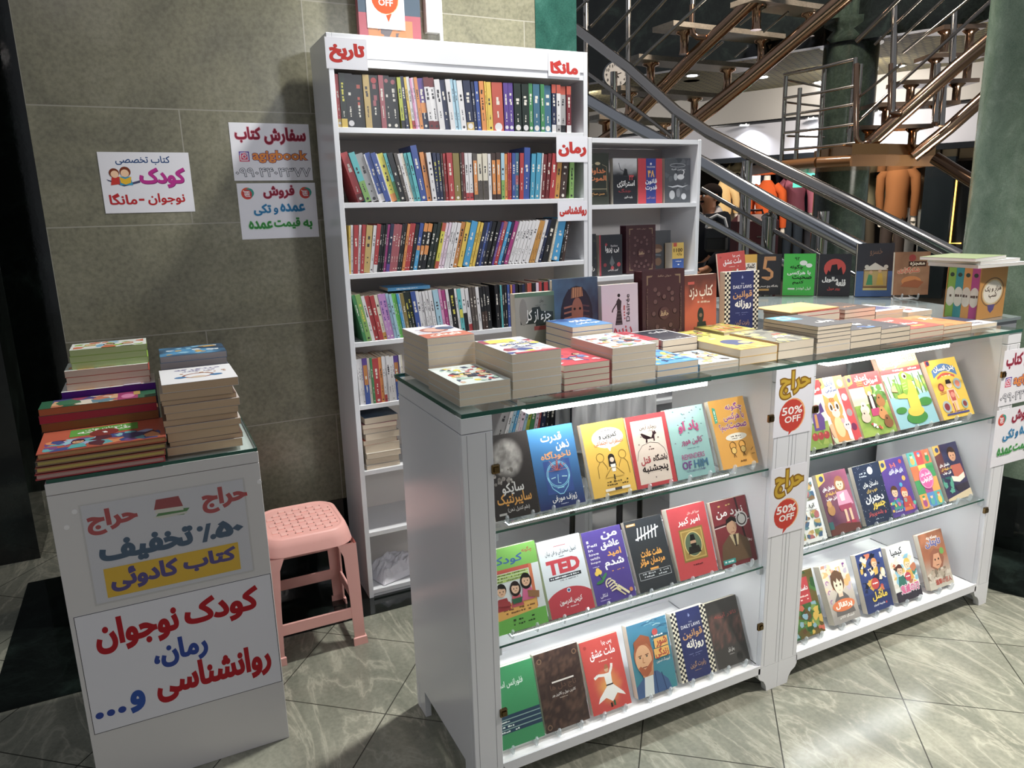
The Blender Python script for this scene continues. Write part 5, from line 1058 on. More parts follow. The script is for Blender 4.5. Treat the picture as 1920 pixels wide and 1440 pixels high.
stack(.594, yF, .128, .205, [.0165, .0165, .0165], 'the stack at the near corner of the first showcase', 'white comic with yellow and red figures on the near corner stack', comic(3, ['#e8d84c', '#3a4a6a', '#c83a40', '#f4f0e8', '#a8c8b8', '#d8c8a0', '#2a3048'], None, base='#dfeae8', n=60, box=(.12, .06, .92, .9)), '#e6ecea', 1)
stack(.605, 1.72, .128, .2, [.0172]*7, 'the tall stack behind the near corner stack', 'comic with a round rust emblem, top of the tall stack behind the near corner', lambda a: (a.bg('#e2e0e4'), a.blotch(4, ['#8a98b8', '#c8c4d0', '#5a6890'], 20, (0, .4, 1, 1)), a.ell(.5, .62, .3, '#a8685c'), a.ell(.5, .62, .22, '#d8a898'), a.ell(.78, .7, .2, '#4a5a7a'), a.rect(0, 0, 1, .34, '#c8684c'), a.T('تایتان', .16, .1, .84, .3, '#f6ece4', .04)), '#e2e0e4', 2)
stack(.728, yF, .13, .215, [.021, .021, .02, .021, .021], 'the five-book stack beside the near corner stack', 'white comic with a yellow band and blue lettering on the five-book stack', lambda a: (a.bg('#eef0f2'), a.blotch(8, ['#e8dc4c', '#4a5aa0', '#e0a0a0', '#c8d4e0', '#a8445a', '#f4f2ee'], 50), a.rect(.12, .72, .7, .92, '#e6da58'), a.T('کاتسومی', .2, .5, .86, .66, '#2a3a80', .03, '#fff', .05), a.T('هنگ', .3, .34, .7, .46, '#2a3a80', .02, '#fff', .05), a.rect(.1, 0, 1, .07, '#c8344c')), '#eef0f2', 3)
stack(.866, yF, .13, .2, [.0155]*4, 'the stack of red comics', 'red comic with blue and green figures, between two taller stacks', comic(10, ['#3a4a90', '#4a9a5c', '#e8e4ec', '#c82a40', '#7a8ac0'], None, base='#d02f45', n=34), '#d02f45', 4)
stack(1.003, yF, .133, .2, [.018]*5, 'the stack of white comics behind the lamp', 'white comic with orange-haired figures on the five-book stack behind the lamp', comic(14, ['#e89a6c', '#e4dcd4', '#7a98c0', '#c85a4c', '#8ab07c', '#f4f2ee', '#4a4a5a'], None, base='#eceaea', n=46), '#eceaea', 5)
stack(1.141, yF, .133, .17, [.0165, .0165], 'the low stack of blue comics', 'bright blue comic with yellow figures on the low front stack', comic(17, ['#3a98d8', '#2a70b8', '#e0c84c', '#1a3a78', '#58b8e8', '#f4d4b4'], None, base='#3a9cdc', n=40), '#3a9cdc', 6)
stack(1.279, yF, .133, .165, [.0095, .009], 'the very low comic pair', 'pale comic with yellow and black figures on the very low pair', comic(19, ['#e8c84c', '#2a2c34', '#f0ece4', '#8aa8c8', '#d8b078', '#6a98b8'], None, base='#e8ece8', n=46), '#e8ece8', 7)
stack(1.418, yF, .136, .2, [.0215, .0215], 'the pair with the yellow book', 'yellow book with a navy silhouette of a head, on top of its pair', lambda a: (a.bg('#ecb93a'), a.ell(.5, .5, .28, '#33487e', .2), a.poly([(.3, .4), (.7, .5), (.86, .3), (.7, .26), (.5, .34), (.3, .28)], '#33487e'), a.ell(.68, .42, .14, '#ecd07c', .08), a.rect(.3, .84, .46, .88, '#f6ecd0'), a.blotch(2, ['#e0a030', '#f4d060'], 10, (0, 0, 1, .3))), '#ecb93a', 8)
stack(1.5595, yF, .136, .2, [.024, .024], 'the pair with the grey-green comic', 'grey-green comic with pale yellow hair and red lettering, on top of its pair', lambda a: (a.bg('#7f8076'), a.blotch(21, ['#c8b84c', '#a8a48c', '#5a5e5c', '#e0d478', '#3c4048'], 40), a.T('هایکو', .34, .3, .86, .44, '#f0ece4', .03, '#4a3a3a', .05), a.T('یو', .6, .5, .84, .6, '#c8503c', .03)), '#7f8076', 9)
stack(1.707, yF, .138, .21, [.0195, .0125, .012, .0115, .0115, .0115], 'the tall stack over the middle posts', 'charcoal book with sky blue corner on the tall stack over the middle posts', lambda a: (a.bg('#3c4048'), a.rect(0, .62, .6, 1, '#4a9cc4'), a.ell(.3, .82, .16, '#d8ecf4'), a.ell(.3, .82, .11, '#3c88b0'), a.T('چرایی', .42, .22, .92, .42, '#f4f2ee', .03)), '#3c4048', 10, covers=['#e4e4ea', '#c8c4c0', '#5a5a60', '#8a8680', '#4a4a50', '#3c4048'])
stack(1.846, yF, .132, .2, [.02, .0175, .018], 'the stack with the deep blue comic', 'deep blue comic with white slanted lettering', comic(25, ['#2f6ac0', '#1c2a50', '#4a8ad8', '#3a3e48', '#e8ecf0'], None, base='#3a3e48', n=30), '#3a3e48', 11)
stack(1.983, yF+.004, .132, .2, [.0155, .0155, .0145], 'the stack with the plain charcoal book', 'plain charcoal book beside the red book', lambda a: (a.bg('#44464e'), a.scrawl(.5, .1, .8, .14, '#c8c4c0', 2), a.rect(0, .7, 1, .8, '#54565e')), '#44464e', 12)
stack(2.122, yF+.01, .166, .2, [.0165, .0155], 'the pair with the large red book', 'large red book with purple and white lettering', lambda a: (a.bg('#cf4434'), a.T('میداس', .3, .3, .84, .52, '#f4e8d8', .03, '#5a3a7a', .06), a.T('فروش', .2, .66, .7, .82, '#f0e4dc', .02), a.rect(.36, .14, .7, .24, '#e0a04c')), '#cf4434', 13, covers=['#d8583c', '#cf4434'])
stack(2.296, yF+.016, .144, .2, [.0125, .0125], 'the pair with the orange book', 'orange book beyond the large red book', lambda a: (a.bg('#d8843c'), a.blotch(6, ['#e0a05c', '#c86a2c'], 8), a.T('راز', .5, .6, .9, .8, '#fff', .03)), '#d8843c', 14)
stack(2.447, yF+.02, .138, .17, [.0125], 'the end', 'white book with a navy band, last at the column end of the showcase top', lambda a: (a.bg('#e0e2ea'), a.rect(0, .4, 1, 1, '#4a5070'), a.T('چله', .3, .1, .7, .28, '#3a4060', .02)), '#e0e2ea', 15)
# second row of piles
stack(1.012, 1.702, .13, .15, [.02]*5+[.014], 'the stack with the blue book by the standing books', 'blue book with white lettering lying before the sphinx-headed king book', lambda a: (a.grad('#2f6ab0', '#4a90cc'), a.T('مغازه', .34, .5, .9, .76, '#fff', .03), a.T('خودکشی', .3, .24, .92, .44, '#fff', .02), a.blotch(3, ['#8ab8e0', '#2a5090'], 8, (0, .7, .4, 1))), '#2f6ab0', 16)
stack(1.145, 1.676, .138, .165, [.02, .02, .02], 'the stack with the crimson book', 'crimson book with white lettering lying before the standing pink book', lambda a: (a.bg('#b8233a'), a.T('دوقلو', .36, .5, .88, .76, '#fff', .035), a.T('های تابستان', .3, .3, .8, .44, '#fff', .02), a.blotch(3, ['#a01c30', '#c83a4c'], 8)), '#b8233a', 17)
stack(1.290, 1.668, .125, .17, [.0185]*3, 'the stack with the black book', 'black book with a white border lying before the dark carved box', lambda a: (a.bg('#f0eef0'), a.rect(.05, .04, .95, .96, '#3a3c48'), a.T('جنایت', .36, .66, .9, .86, '#f0eef0', .03), a.T('آن', .5, .1, .7, .18, '#c8c8d0', .01)), '#3a3c48', 18)
stack(1.43, 1.70, .125, .15, [.02, .018], 'the low pair before the orange book', 'lemon yellow comic lying before the standing chequered navy book', comic(31, ['#d8d04c', '#8a8a5c', '#e8e4b0', '#4a5040'], None, base='#d4cc58', n=30), '#d4cc58', 19)
stack(1.57, 1.73, .13, .15, [.02, .02, .004], 'the stack by the chequered navy book', 'olive comic lying beside the standing chequered navy book', comic(33, ['#c8c04c', '#6a6a4c', '#e0d8a0', '#d87a3c'], None, base='#b8b04c', n=30), '#b8b04c', 20)
stack(1.86, 1.712, .19, .15, [.026, .02, .022, .012], 'the stack under the brown envelope', 'dark red book under the brown envelope', None, '#b83a34', 21)
o = MB().box((0, 0, 0), (.23, .16, .004), '#c8a878', 'paper', bev=.001); o.add([(.0, .0, .0041), (.23, 0, .0041), (.115, .09, .0043)], [(0, 1, 2)], '#bf9d6c', 'paper')
tag(o.build('paper_envelope', None, M_flat(1.83, 1.716, GZ+.082, R(2))), 'brown paper envelope lying on the books behind the charcoal stack', 'envelope')
stack(2.085, 1.72, .15, .15, [.024, .02, .016, .012], 'the stack behind the large red book', 'dark brown book lying behind the large red book', lambda a: (a.bg('#4a3c38'), a.T('سمفونی', .3, .3, .8, .5, '#c88a5c', .02)), '#4a3c38', 22)
stack(2.25, 1.73, .14, .15, [.02, .018, .014], 'the stack behind the orange book', 'white and navy book lying behind the orange book', lambda a: (a.bg('#d8dce4'), a.rect(.3, .2, .9, .7, '#5a5f8c'), a.ell(.4, .7, .2, '#c86a4c')), '#d8dce4', 23)
stack(2.405, 1.72, .13, .15, [.02, .018], 'the stack with the pale comic near the boxed set', 'pale blue comic lying near the boxed set', comic(37, ['#c8e0e0', '#e8ece8', '#c84a4c', '#7aa8b0'], None, base='#dce8e8', n=24), '#dce8e8', 24)

# ------------------------------------------------------------------ books standing at the back of the first showcase
def carved(a):
    a.bg('#4a2c30')
    for (x, sx) in ((.1, 1), (.9, -1)):
        for (y, sy) in ((.93, -1), (.06, 1)):
            a.poly([(x, y), (x+.14*sx, y), (x+.12*sx, y+.02*sy), (x+.03*sx, y+.025*sy), (x+.03*sx, y+.12*sy), (x, y+.13*sy)], '#8a7058')
    q = random.Random(5)
    for x, y in ((.3, .74), (.38, .68), (.62, .74), (.7, .68), (.3, .58), (.7, .6), (.26, .42), (.76, .44), (.34, .24), (.66, .25), (.5, .2), (.42, .14), (.6, .13), (.28, .16), (.74, .16), (.5, .64)):
        a.ell(x+.006, y-.006, .05, '#2c191c', rot=q.random()*3); a.ell(x, y, .044, '#6a4a4a', rot=q.random()*3)
    for x in (.1, .9): a.vscrawl(x-.02, .14, x+.02, .8, '#6a4c46', 3)
    a.ell(.5, .42, .12, '#5c3a3c'); a.T('حافظ', .41, .385, .6, .455, '#c8a880', .01); a.T('دیوان حافظ', .34, .9, .66, .935, '#a88a78', 0)
YB = 1.868
def gap_y(h): return YB
show(.927, YB, GZ, .128, .195, 3, lambda a: (a.paint(14, 18, lambda u, v: mixc(L3('#a8a69c'), L3('#4c5a4a'), min(1, max(0, u*1.2-.2)))), a.rect(0, .94, 1, 1, '#5f7f66'), a.poly([(.12, .54), (.5, .54), (.5, .5), (.96, .52), (.96, .7), (.66, .72), (.62, .79), (.42, .78), (.4, .7), (.12, .68)], '#26302c'), a.T('جزء از کل', .2, .55, .9, .75, '#f0f0ea', .006), a.ell(.2, .72, .1, '#8f8d86', .2), a.T('رمان', .62, .84, .72, .9, '#3a3c38', 0), a.scrawl(.5, .8, .8, .815, '#5a5c56', 2), a.rect(.46, .44, .86, .5, '#8a3a34'), a.blotch(3, ['#c8c6bc', '#8c8a80'], 10, (0, 0, .7, .25))), '#a8a69c', 'grey-green book with a torn black title strip, standing behind the near stacks', .03, stand=False, name='standing_book')
show(1.0585, YB+.018, GZ, .156, .226, 2, lambda a: (a.paint(22, 22, lambda u, v: mixc(L3('#4a6a86'), L3('#3a3c50'), min(1, max(0, u*.9+fbm(u*5, v*5, 3)-.5)))), a.ell(.52, .5, .36, '#2c2430', .4), a.poly([(.34, .86), (.66, .88), (.84, .6), (.82, .2), (.24, .18), (.2, .56)], '#2f2636'),
    [a.line([(.24, .62-.07*i), (.42, .64-.07*i)], .035, '#a8624a') for i in range(6)], [a.line([(.64, .64-.07*i), (.8, .62-.07*i)], .03, '#5c3a40') for i in range(6)], a.ell(.53, .55, .13, '#9a5a44', .2), a.poly([(.4, .74), (.66, .76), (.64, .88), (.42, .88)], '#b87a4c'), [a.line([(.42+.05*i, .74), (.43+.05*i, .88)], .012, '#5a3430') for i in range(5)], a.line([(.53, .34), (.53, .16)], .06, '#8a5a44'), a.ell(.47, .6, .025, '#1c1416'), a.ell(.59, .6, .025, '#1c1416'), a.rect(.66, .2, .92, .26, '#d8a04c'), a.rect(0, 0, 1, .1, '#26304c')), '#4a6078', 'blue book with a striped-headdress king mask, standing at the back of the first showcase', .024, stand=False, hard=True, name='standing_book')
show(1.218, YB, GZ, .133, .2, 3, lambda a: (a.bg('#d9c8d2'), a.poly([(.36, .38), (.56, .38), (.52, .62), (.54, .74), (.46, .79), (.4, .74), (.42, .6)], '#3a2c30'), a.ell(.47, .83, .04, '#2a1c1e'), a.line([(.42, .72), (.3, .62), (.28, .58)], .03, '#3a2c30'), [a.line([(.38, .4+.05*i), (.55, .4+.05*i)], .008, '#8a7a7c') for i in range(5)], a.T('Désirée', .66, .42, .76, .84, '#34282c', .004, rot=90), a.vscrawl(.58, .46, .64, .78, '#b84a4c', 2), a.T('دزیره', .3, .16, .82, .36, '#c02c40', .02)), '#d9c8d2', 'pink-white book with a lady silhouette and red title, standing beside the dark carved box', .02, stand=False, name='standing_book')
book('standing_book', .128, .196, .02, '#c23a3c', M_stand(1.232, YB+.026, GZ+.0012, R(3), 0, .128, .02), None, None, True, '#e4e6ea', 'red hardcover standing right behind the pink-white lady book'.replace('right ', 'directly '), 'book')
o = book('boxed_book', .163, .234, .045, '#4a2c30', M_stand(1.366, YB, GZ+.0018, R(2), R(0), .163, .045), carved, None, True, '#4a2c30', 'large dark brown carved gift book standing at the back of the first showcase', 'book')
show(1.531, YB, GZ, .13, .21, 2.5, lambda a: (a.bg('#c0502c'), a.paint(12, 16, lambda u, v: mixc(L3('#c8552c'), L3('#6a3a30'), min(1, max(0, (v-.42)*2.2+fbm(u*5, v*5, 1)-.6)))), a.T('کتاب دزد', .14, .62, .88, .84, '#f0e4d4', .012), a.scrawl(.4, .56, .8, .6, '#d8b8a0', 2), a.rect(.1, .86, .3, .9, '#c84a3c'), a.ell(.5, .38, .1, '#2f3a34', .12), a.poly([(.34, .02), (.74, .02), (.66, .28), (.4, .28)], '#2c3630'), a.ell(.5, .38, .05, '#8a6a54'), a.T('BOOK THIEF', .3, .14, .9, .2, '#f0e8dc', .01)), '#c0502c', 'orange book with a green-cloaked figure, standing beside the carved gift book', .02, stand=False, name='standing_book')
show(1.688, YB-.008, GZ, .134, .2125, 2, c_daily, '#1f2026', 'chequered navy book standing on top of the first showcase', .03, stand=False, yaw=-6, name='standing_book')

# ------------------------------------------------------------------ books on the lower bookcase
YR = 2.60
def rshow(x, z, w, h, fn, cov, label, t=.022, y=YR, **k): show(x, y, z+.0004, w, h, 2, fn, cov, label, t, stand=False, name='standing_book', group='books shown on the lower bookcase', **k)
rshow(1.6195, 1.4505, .105, .2, lambda a: (a.bg('#3c4038'), a.line([(.1, .2), (.1, .74), (.3, .78)], .012, '#c8b890'), a.line([(.9, .2), (.9, .74), (.7, .78)], .012, '#c8b890'), a.ell(.5, .8, .12, '#c8b890', .03), a.T('خداوند', .04, .58, .86, .72, '#e8803c', .025), a.T('الموت', .06, .44, .88, .57, '#e8803c', .025), a.rect(.1, .3, .9, .31, '#c8b890'), a.rect(.1, .16, .9, .25, '#2c2e28'), a.T('حسن صباح', .2, .17, .8, .24, '#e0a04c', .006)), '#3c4038', 'dark olive book with orange title, first on the upper board of the lower bookcase')
rshow(1.7445, 1.4505, .118, .181, lambda a: (a.bg('#2c2e34'), a.paint(14, 12, lambda u, v: mixc(L3('#2c2e34'), L3('#d4d4d6'), min(1, max(0, (v-.1)*1.6+.5*(fbm(u*4, v*4, 3)-.5)))), (0, .56, 1, 1)), a.poly([(.4, .62), (.62, .62), (.58, .76), (.48, .78)], '#222428'), a.line([(.24, .9), (.3, .76), (.5, .7)], .02, '#33353a'), a.T('۳۳', .66, .52, .86, .64, '#d2343c', .03), a.T('استراتژی', .16, .36, .9, .52, '#f4f2f0', .02), a.T('جنگ', .22, .24, .74, .34, '#8f2a34', .02), a.T('رابرت گرین', .46, .12, .8, .18, '#f0eeec', .01)), '#2c2e34', 'black book with an ink-wash horseman and white title on the lower bookcase')
rshow(1.8675, 1.4505, .123, .181, lambda a: (a.bg('#c92438'), a.rect(.33, 0, .74, 1, '#2f3f92'), a.T('۴۸', .4, .58, .68, .74, '#f0b04c', .03), a.T('قانون', .3, .42, .78, .55, '#f4f2f4', .03), a.T('قدرت', .3, .28, .78, .41, '#f4f2f4', .03), a.T('THE 48 LAWS OF POWER', .36, .79, .7, .83, '#e8e0e4', .004), a.T('رابرت گرین', .36, .1, .7, .16, '#e0a0a0', .006), a.ell(.53, .88, .04, '#e8e4f0')), '#c92438', 'red book with a broad royal blue stripe on the lower bookcase')
rshow(2.0045, 1.4505, .134, .183, lambda a: (a.bg('#5a5e64'), a.blotch(3, ['#4a4e54', '#6a6e74'], 16), a.T('سرزمین قصه', .26, .72, .8, .78, '#e8eaec', .004), a.ell(.62, .58, .14, '#e8eaec', .06), a.line([(.7, .6), (.76, .7), (.7, .74)], .035, '#e8eaec'), a.ell(.42, .58, .07, '#c8ccd0', .08), a.poly([(.1, .38), (.3, .34), (.5, .36), (.7, .34), (.92, .4), (.7, .37), (.5, .4), (.3, .37)], '#d8dce0'), a.ell(.28, .18, .11, '#c8ccd0', .1), a.ell(.52, .22, .08, '#8a8e94', .1), a.ell(.74, .14, .1, '#d8dce0', .07), a.ring(.5, .84, .3, '#a8acb0', .02, .04)), '#5a5e64', 'grey book with a white swan on the lower bookcase')
rshow(1.6195, 1.163, .045, .172, lambda a: (a.bg('#33353a'), a.blotch(2, ['#4a4c44', '#3a3c40'], 8), a.T('راز', .2, .12, .8, .24, '#d8d4d0', .02)), '#33353a', 'narrow black book edge beside the tall bookcase, second board of lower bookcase')
rshow(1.679, 1.163, .113, .166, lambda a: (a.bg('#34363c'), a.rect(0, 0, .07, 1, '#a82c3c'), a.T('بی پروا', .26, .54, .86, .74, '#eceae8', .02), a.T('Reckless', .5, .7, .8, .75, '#c8c4c4', .01), a.poly([(.54, .5), (.66, .3), (.54, .2), (.44, .3)], '#6a6e72'), a.ell(.84, .26, .08, '#b8323c'), a.ell(.24, .26, .07, '#8a2c34'), a.ell(.56, .18, .07, '#b83a44'), a.ell(.3, .76, .05, '#a8303c'), a.T('لورن رابرتس', .36, .1, .8, .16, '#e0dcdc', .01)), '#34363c', 'black book with red roses and a dagger on the lower bookcase')
o = book('boxed_book', .15, .2, .045, '#50303a', M_stand(1.812, 2.60, 1.1634+.0014, R(1.5), 0, .15, .045), carved, None, True, '#50303a', 'maroon carved gift book standing on the lower bookcase', 'book', 'books shown on the lower bookcase')
rshow(1.985, 1.163, .105, .172, lambda a: (a.bg('#56585c'), a.ell(.3, .55, .28, '#7a5a48', .11), a.ell(.3, .5, .24, '#a88a70', .05), a.ell(.35, .22, .18, '#8a6a54', .1), a.line([(.1, .4), (.5, .38)], .03, '#8a9aa8')), '#56585c', 'grey book with brown fish shapes on the lower bookcase', y=2.66)
rshow(2.052, 1.163, .062, .118, lambda a: (a.bg('#e8c04c'), a.rect(0, 0, 1, .42, '#2f5aa8'), a.rect(.1, .86, .4, 1, '#c84a34'), a.T('1100', .12, .66, .9, .8, '#4a3420', .02), a.T('واژه', .4, .52, .84, .64, '#5a4420', .01), a.scrawl(.3, .3, .8, .34, '#f0f2f8', 2), a.scrawl(.3, .18, .8, .24, '#f0f2f8', 3)), '#e8c04c', 'small thick yellow and blue word book on the lower bookcase', t=.05)

# ------------------------------------------------------------------ row of books on the corner counter
CZ = 1.0094
def gshow(x, y, w, h, yaw, fn, cov, label, t=.02, z=CZ, tilt=4, roll=0, hard=False):
    o = book('standing_book', w, h, t, cov, M_stand(x, y, z+t*math.sin(R(tilt)), R(tilt), R(yaw), w, t, R(roll)), fn, None, hard, '#e6dccb', label, 'book', 'row of books standing on the corner counter'); return o
gshow(2.33, 2.60, .125, .2, -26, c_dervish, '#c93428', 'red book leaning sideways at the bookcase end of the row on the corner counter', roll=6, z=CZ+.013)
gshow(2.478, 2.70, .128, .196, -22, lambda a: (a.bg('#e8b43a'), a.rect(.3, .62, .98, .8, '#f6f0e4'), a.T('کلماتی که', .34, .64, .92, .78, '#2a2620', .03), a.T('ذهن', .5, .44, .92, .6, '#f6f0e4', .03, '#2a2620', .07), a.T('شما', .5, .26, .92, .4, '#2a2620', .03)), '#e8b43a', 'yellow book with black and white title, second in the corner counter row')
gshow(2.605, 2.695, .135, .193, -36, lambda a: (a.bg('#34353a'), [a.line([(.8-.0*i, .93-.02*i), (.42+.02*i, .93-.02*i), (.38+.02*i, .64+.0*i), (.56, .66-.02*i), (.72-.02*i, .56), (.72-.02*i, .44), (.56, .36+.02*i), (.34, .42+.005*i)], .022, '#d8985a') for i in range(5)], a.T('باشگاه پنج صبحی‌ها'.replace('\u200c', ' '), .16, .17, .9, .25, '#f0ece6', .02), a.rect(.2, .1, .6, .15, '#c89a4c')), '#34353a', 'black book with a large ribbed golden numeral, corner counter row')
gshow(2.70, 2.59, .139, .195, -44, lambda a: (a.bg('#35c23f'), a.T('۹۲', .34, .84, .5, .92, '#1c4a20', .02), a.ell(.62, .78, .12, '#f4faf4', .06), a.ell(.8, .72, .1, '#f4faf4', .05), a.T('چگونه', .2, .62, .62, .74, '#12401a', .03), a.T('با هرکسی', .12, .48, .86, .6, '#f4faf4', .03), a.T('صحبت', .28, .37, .9, .48, '#12401a', .03), a.T('کنیم', .3, .26, .66, .36, '#12401a', .03), a.T('لیل لوندز', .42, .13, .88, .21, '#f4faf4', .01), a.rect(.16, .14, .38, .18, '#e8f4e8')), '#35c23f', 'bright green book with speech bubbles, corner counter row')
gshow(2.803, 2.476, .138, .193, -44, lambda a: (a.bg('#34343a'), a.ell(.5, .66, .34, '#d2382f', .23), a.rect(0, .36, 1, .5, '#34343a'), a.poly([(.24, .5), (.3, .62), (.36, .58), (.4, .74), (.56, .76), (.6, .62), (.7, .7), (.76, .52), (.84, .5)], '#26242a'), a.T('قلعه', .56, .24, .86, .4, '#f4f2f0', .035), a.T('مالویل', .12, .32, .62, .46, '#f4f2f0', .035), a.T('روبر میرل', .3, .13, .7, .22, '#c83a34', .02)), '#34343a', 'black book with a red sun behind a castle, corner counter row')
gshow(2.905, 2.352, .155, .24, -38, lambda a: (a.bg('#3c3e46'), a.rect(0, 0, 1, .48, '#3f6aa8'), a.T('خسرو', .34, .76, .68, .9, '#8a6a58', .004), a.rect(.2, .14, .86, .52, '#8a6a44'), a.rect(.22, .2, .84, .48, '#c8b070'), a.poly([(.2, .5), (.5, .64), (.86, .5)], '#e8e4d8'), a.ell(.28, .56, .06, '#e0dcd0'), a.ell(.8, .56, .06, '#e0dcd0'), a.poly([(.28, .22), (.46, .22), (.44, .4), (.34, .42)], '#3f9a6a'), a.poly([(.56, .22), (.76, .22), (.7, .44), (.6, .44)], '#e0b83c'), a.ell(.4, .46, .045, '#e0b890'), a.ell(.64, .48, .045, '#e0b890'), a.rect(.2, .12, .86, .16, '#d8c87c')), '#3c3e46', 'tall blue and charcoal book with a miniature painting of two figures, corner counter row', t=.03, hard=True)
gshow(2.925, 2.175, .148, .186, -31, lambda a: (a.paint(16, 20, lambda u, v: mixc(mixc(L3('#6a3a24'), L3('#c89a70'), min(1, fbm(u*3, v*3, 8)*1.2)), L3('#8a4a2c'), abs(u-.5))), a.ell(.5, .86, .1, '#a8322c'), a.rect(.4, .66, .9, .78, '#4a2a1c'), a.T('معجزه', .44, .67, .86, .77, '#f4e4cc', .03), a.T('شکرگزاری', .1, .5, .72, .65, '#d8482c', .03, '#f0d8b0', .06), a.ell(.5, .32, .28, '#d8843c', .12), a.poly([(.2, .2), (.7, .16), (.86, .3), (.6, .36), (.3, .3)], '#a85c30')), '#a86a44', 'brown glowing book on its own acrylic stand, end of the corner counter row', t=.016, z=CZ+.022)
s_ = stand_at(2.985, 2.14, CZ+.0005, 'clear acrylic stand holding the brown glowing book', None); s_.rotation_euler.z = R(-31)
# boxed set with gold slipcase
BX = Matrix.Translation((2.655, 1.632, CZ+.0005)) @ Matrix.Rotation(R(4), 4, 'Z')
def medal(a): a.ell(.5, .5, .38, '#d8c8a0', .24); a.ell(.5, .5, .34, '#ece4d4', .21); a.ring(.5, .5, .42, '#6a5a44', .02, .27); a.poly([(.36, .26), (.64, .26), (.6, .16), (.5, .1), (.4, .16)], '#5a4a86'); a.T('هزار و یک', .2, .5, .82, .62, '#5a4438', .02); a.T('شب', .36, .38, .66, .5, '#5a4438', .02)
bx = MB().box((0, 0, 0), (.175, .003, .19), '#c88a34', 'print').box((0, .117, 0), (.175, .12, .19), '#c88a34', 'print').box((.172, .003, 0), (.175, .117, .19), '#c88a34', 'print').box((.001, .003, 0), (.172, .117, .003), '#c88a34', 'print').box((.001, .003, .187), (.172, .117, .19), '#c88a34', 'print')
medal(Art(bx, (0, 0, 0), (1, 0, 0), (0, 0, 1), (0, -1, 0), .175, .19))
o = tag(bx.build('slipcase', None, BX), 'gold slipcase of a boxed set with a round emblem, under flat white books', 'slipcase')
for i, (c, nm) in enumerate((('#c23a8c', 'magenta'), ('#e0983c', 'orange'), ('#2f9aa0', 'teal'), ('#8ab83c', 'lime green'))):
    t = .0278; M = BX @ Matrix.Translation((.001, .0036+.0283*i, .0034)) @ Matrix(((0, 1, 0, 0), (0, 0, 1, 0), (1, 0, 0, 0), (0, 0, 0, 1))).to_4x4()
    # spine faces -x: flat x (spine +x) -> world -x, flat y -> z, flat z -> y
    M = BX @ Matrix.Translation((.167, .0036+.0283*i, .0036)) @ Matrix(((-1, 0, 0, 0), (0, 0, 1, 0), (0, 1, 0, 0), (0, 0, 0, 1)))
    def sp(a, i=i): a.ell(.5, .86, .28, '#3a4a3c'); a.ell(.5, .42, .62, '#ece4d4', .2); a.scrawl(.05, .4, .95, .47, '#5a4438', i)
    book('volume', .165, .18, t, c, M, None, sp, True, PAGE, f"{nm} volume inside the gold slipcase", 'book', 'volumes of the boxed set')
z = CZ+.191
for i, (c, e, nm, dx, an) in enumerate((('#e4e6ea', PAGE, 'lowest flat white book lying on the gold slipcase', -.02, -2), ('#dfe2e4', PAGE, 'middle flat white book lying on the gold slipcase', -.01, 3), ('#8fa070', PAGE, 'flat book with greenish cover on top of the slipcase pile', -.04, 8))):
    book('flat_book', .27-.02*i, .19, .0115, c, M_flat(2.60+dx, 1.60, z, R(an)), None, None, False, '#d8d6d2', nm, 'book', 'flat books on the slipcase'); z += .012

# ------------------------------------------------------------------ piles on the low counter
LT = LZ+.0104
yf = LY0+.006
def orange_hc(a): a.grad('#c8542a', '#b84a2c'); a.blotch(5, ['#3a4a8a', '#5ab0b8', '#7a4a8a', '#e08a4c', '#2f3a6a', '#8ac8d0', '#5a2a3a', '#a8b0d8'], 46, (.04, .02, .96, .5), (.04, .1)); a.rect(.22, .58, .78, .92, '#5aa83a'); a.T('داستان‌های'.replace('\u200c', ' '), .34, .78, .68, .88, '#f4f8ec', .01); a.T('شاهنامه', .28, .68, .72, .8, '#f4f8ec', .02); a.ell(.5, .62, .12, '#8a2a24'); a.T('۱', .48, .58, .53, .66, '#fff', .02); a.face(.3, .32, .05, '#d8a078', '#1c1418', '#4ab0b0')
z = LT
for i, (t, c, e, lab) in enumerate(((.014, '#b82c34', '#c8a8a0', 'red large picture book at the bottom of the front pile on the low counter'), (.013, '#a8502c', '#d8c060', 'film-wrapped gold-edged picture book, third in the front pile on the low counter'), (.013, '#8a5a3c', '#c8b45c', 'film-wrapped picture book under the orange one on the low counter'), (.014, '#c0502c', '#c89a6c', 'orange illustrated large book with a green title panel on the low counter'))):
    b_ = book('picture_book', .272, .2, t, c, M_flat(-.288+.003*i, yf+.001*i, z, R(-.6+.5*i)), orange_hc if i == 3 else None, None, True, e, lab, 'book', 'large picture books at the front of the low counter')
    if i in (1, 2): MB().box((-.001, -.0012, .0005), (.27, .2, t-.0003), None, 'film').build('wrap_film', b_)
    z += t+.0022
def band(a): a.bg('#2f6a4a'); a.blotch(8, ['#c8744c', '#3f7a54', '#e0b07c', '#a83a5a', '#5a8a9a', '#e8dcc8', '#4a4a8a'], 40, (.1, 0, .72, 1), (.06, .14)); a.rect(.66, 0, .84, 1, '#a82a6a'); a.ell(.75, .45, .06, '#d87aa8', .3); a.rect(.8, .5, .86, 1, '#c8a04c')
z = LT
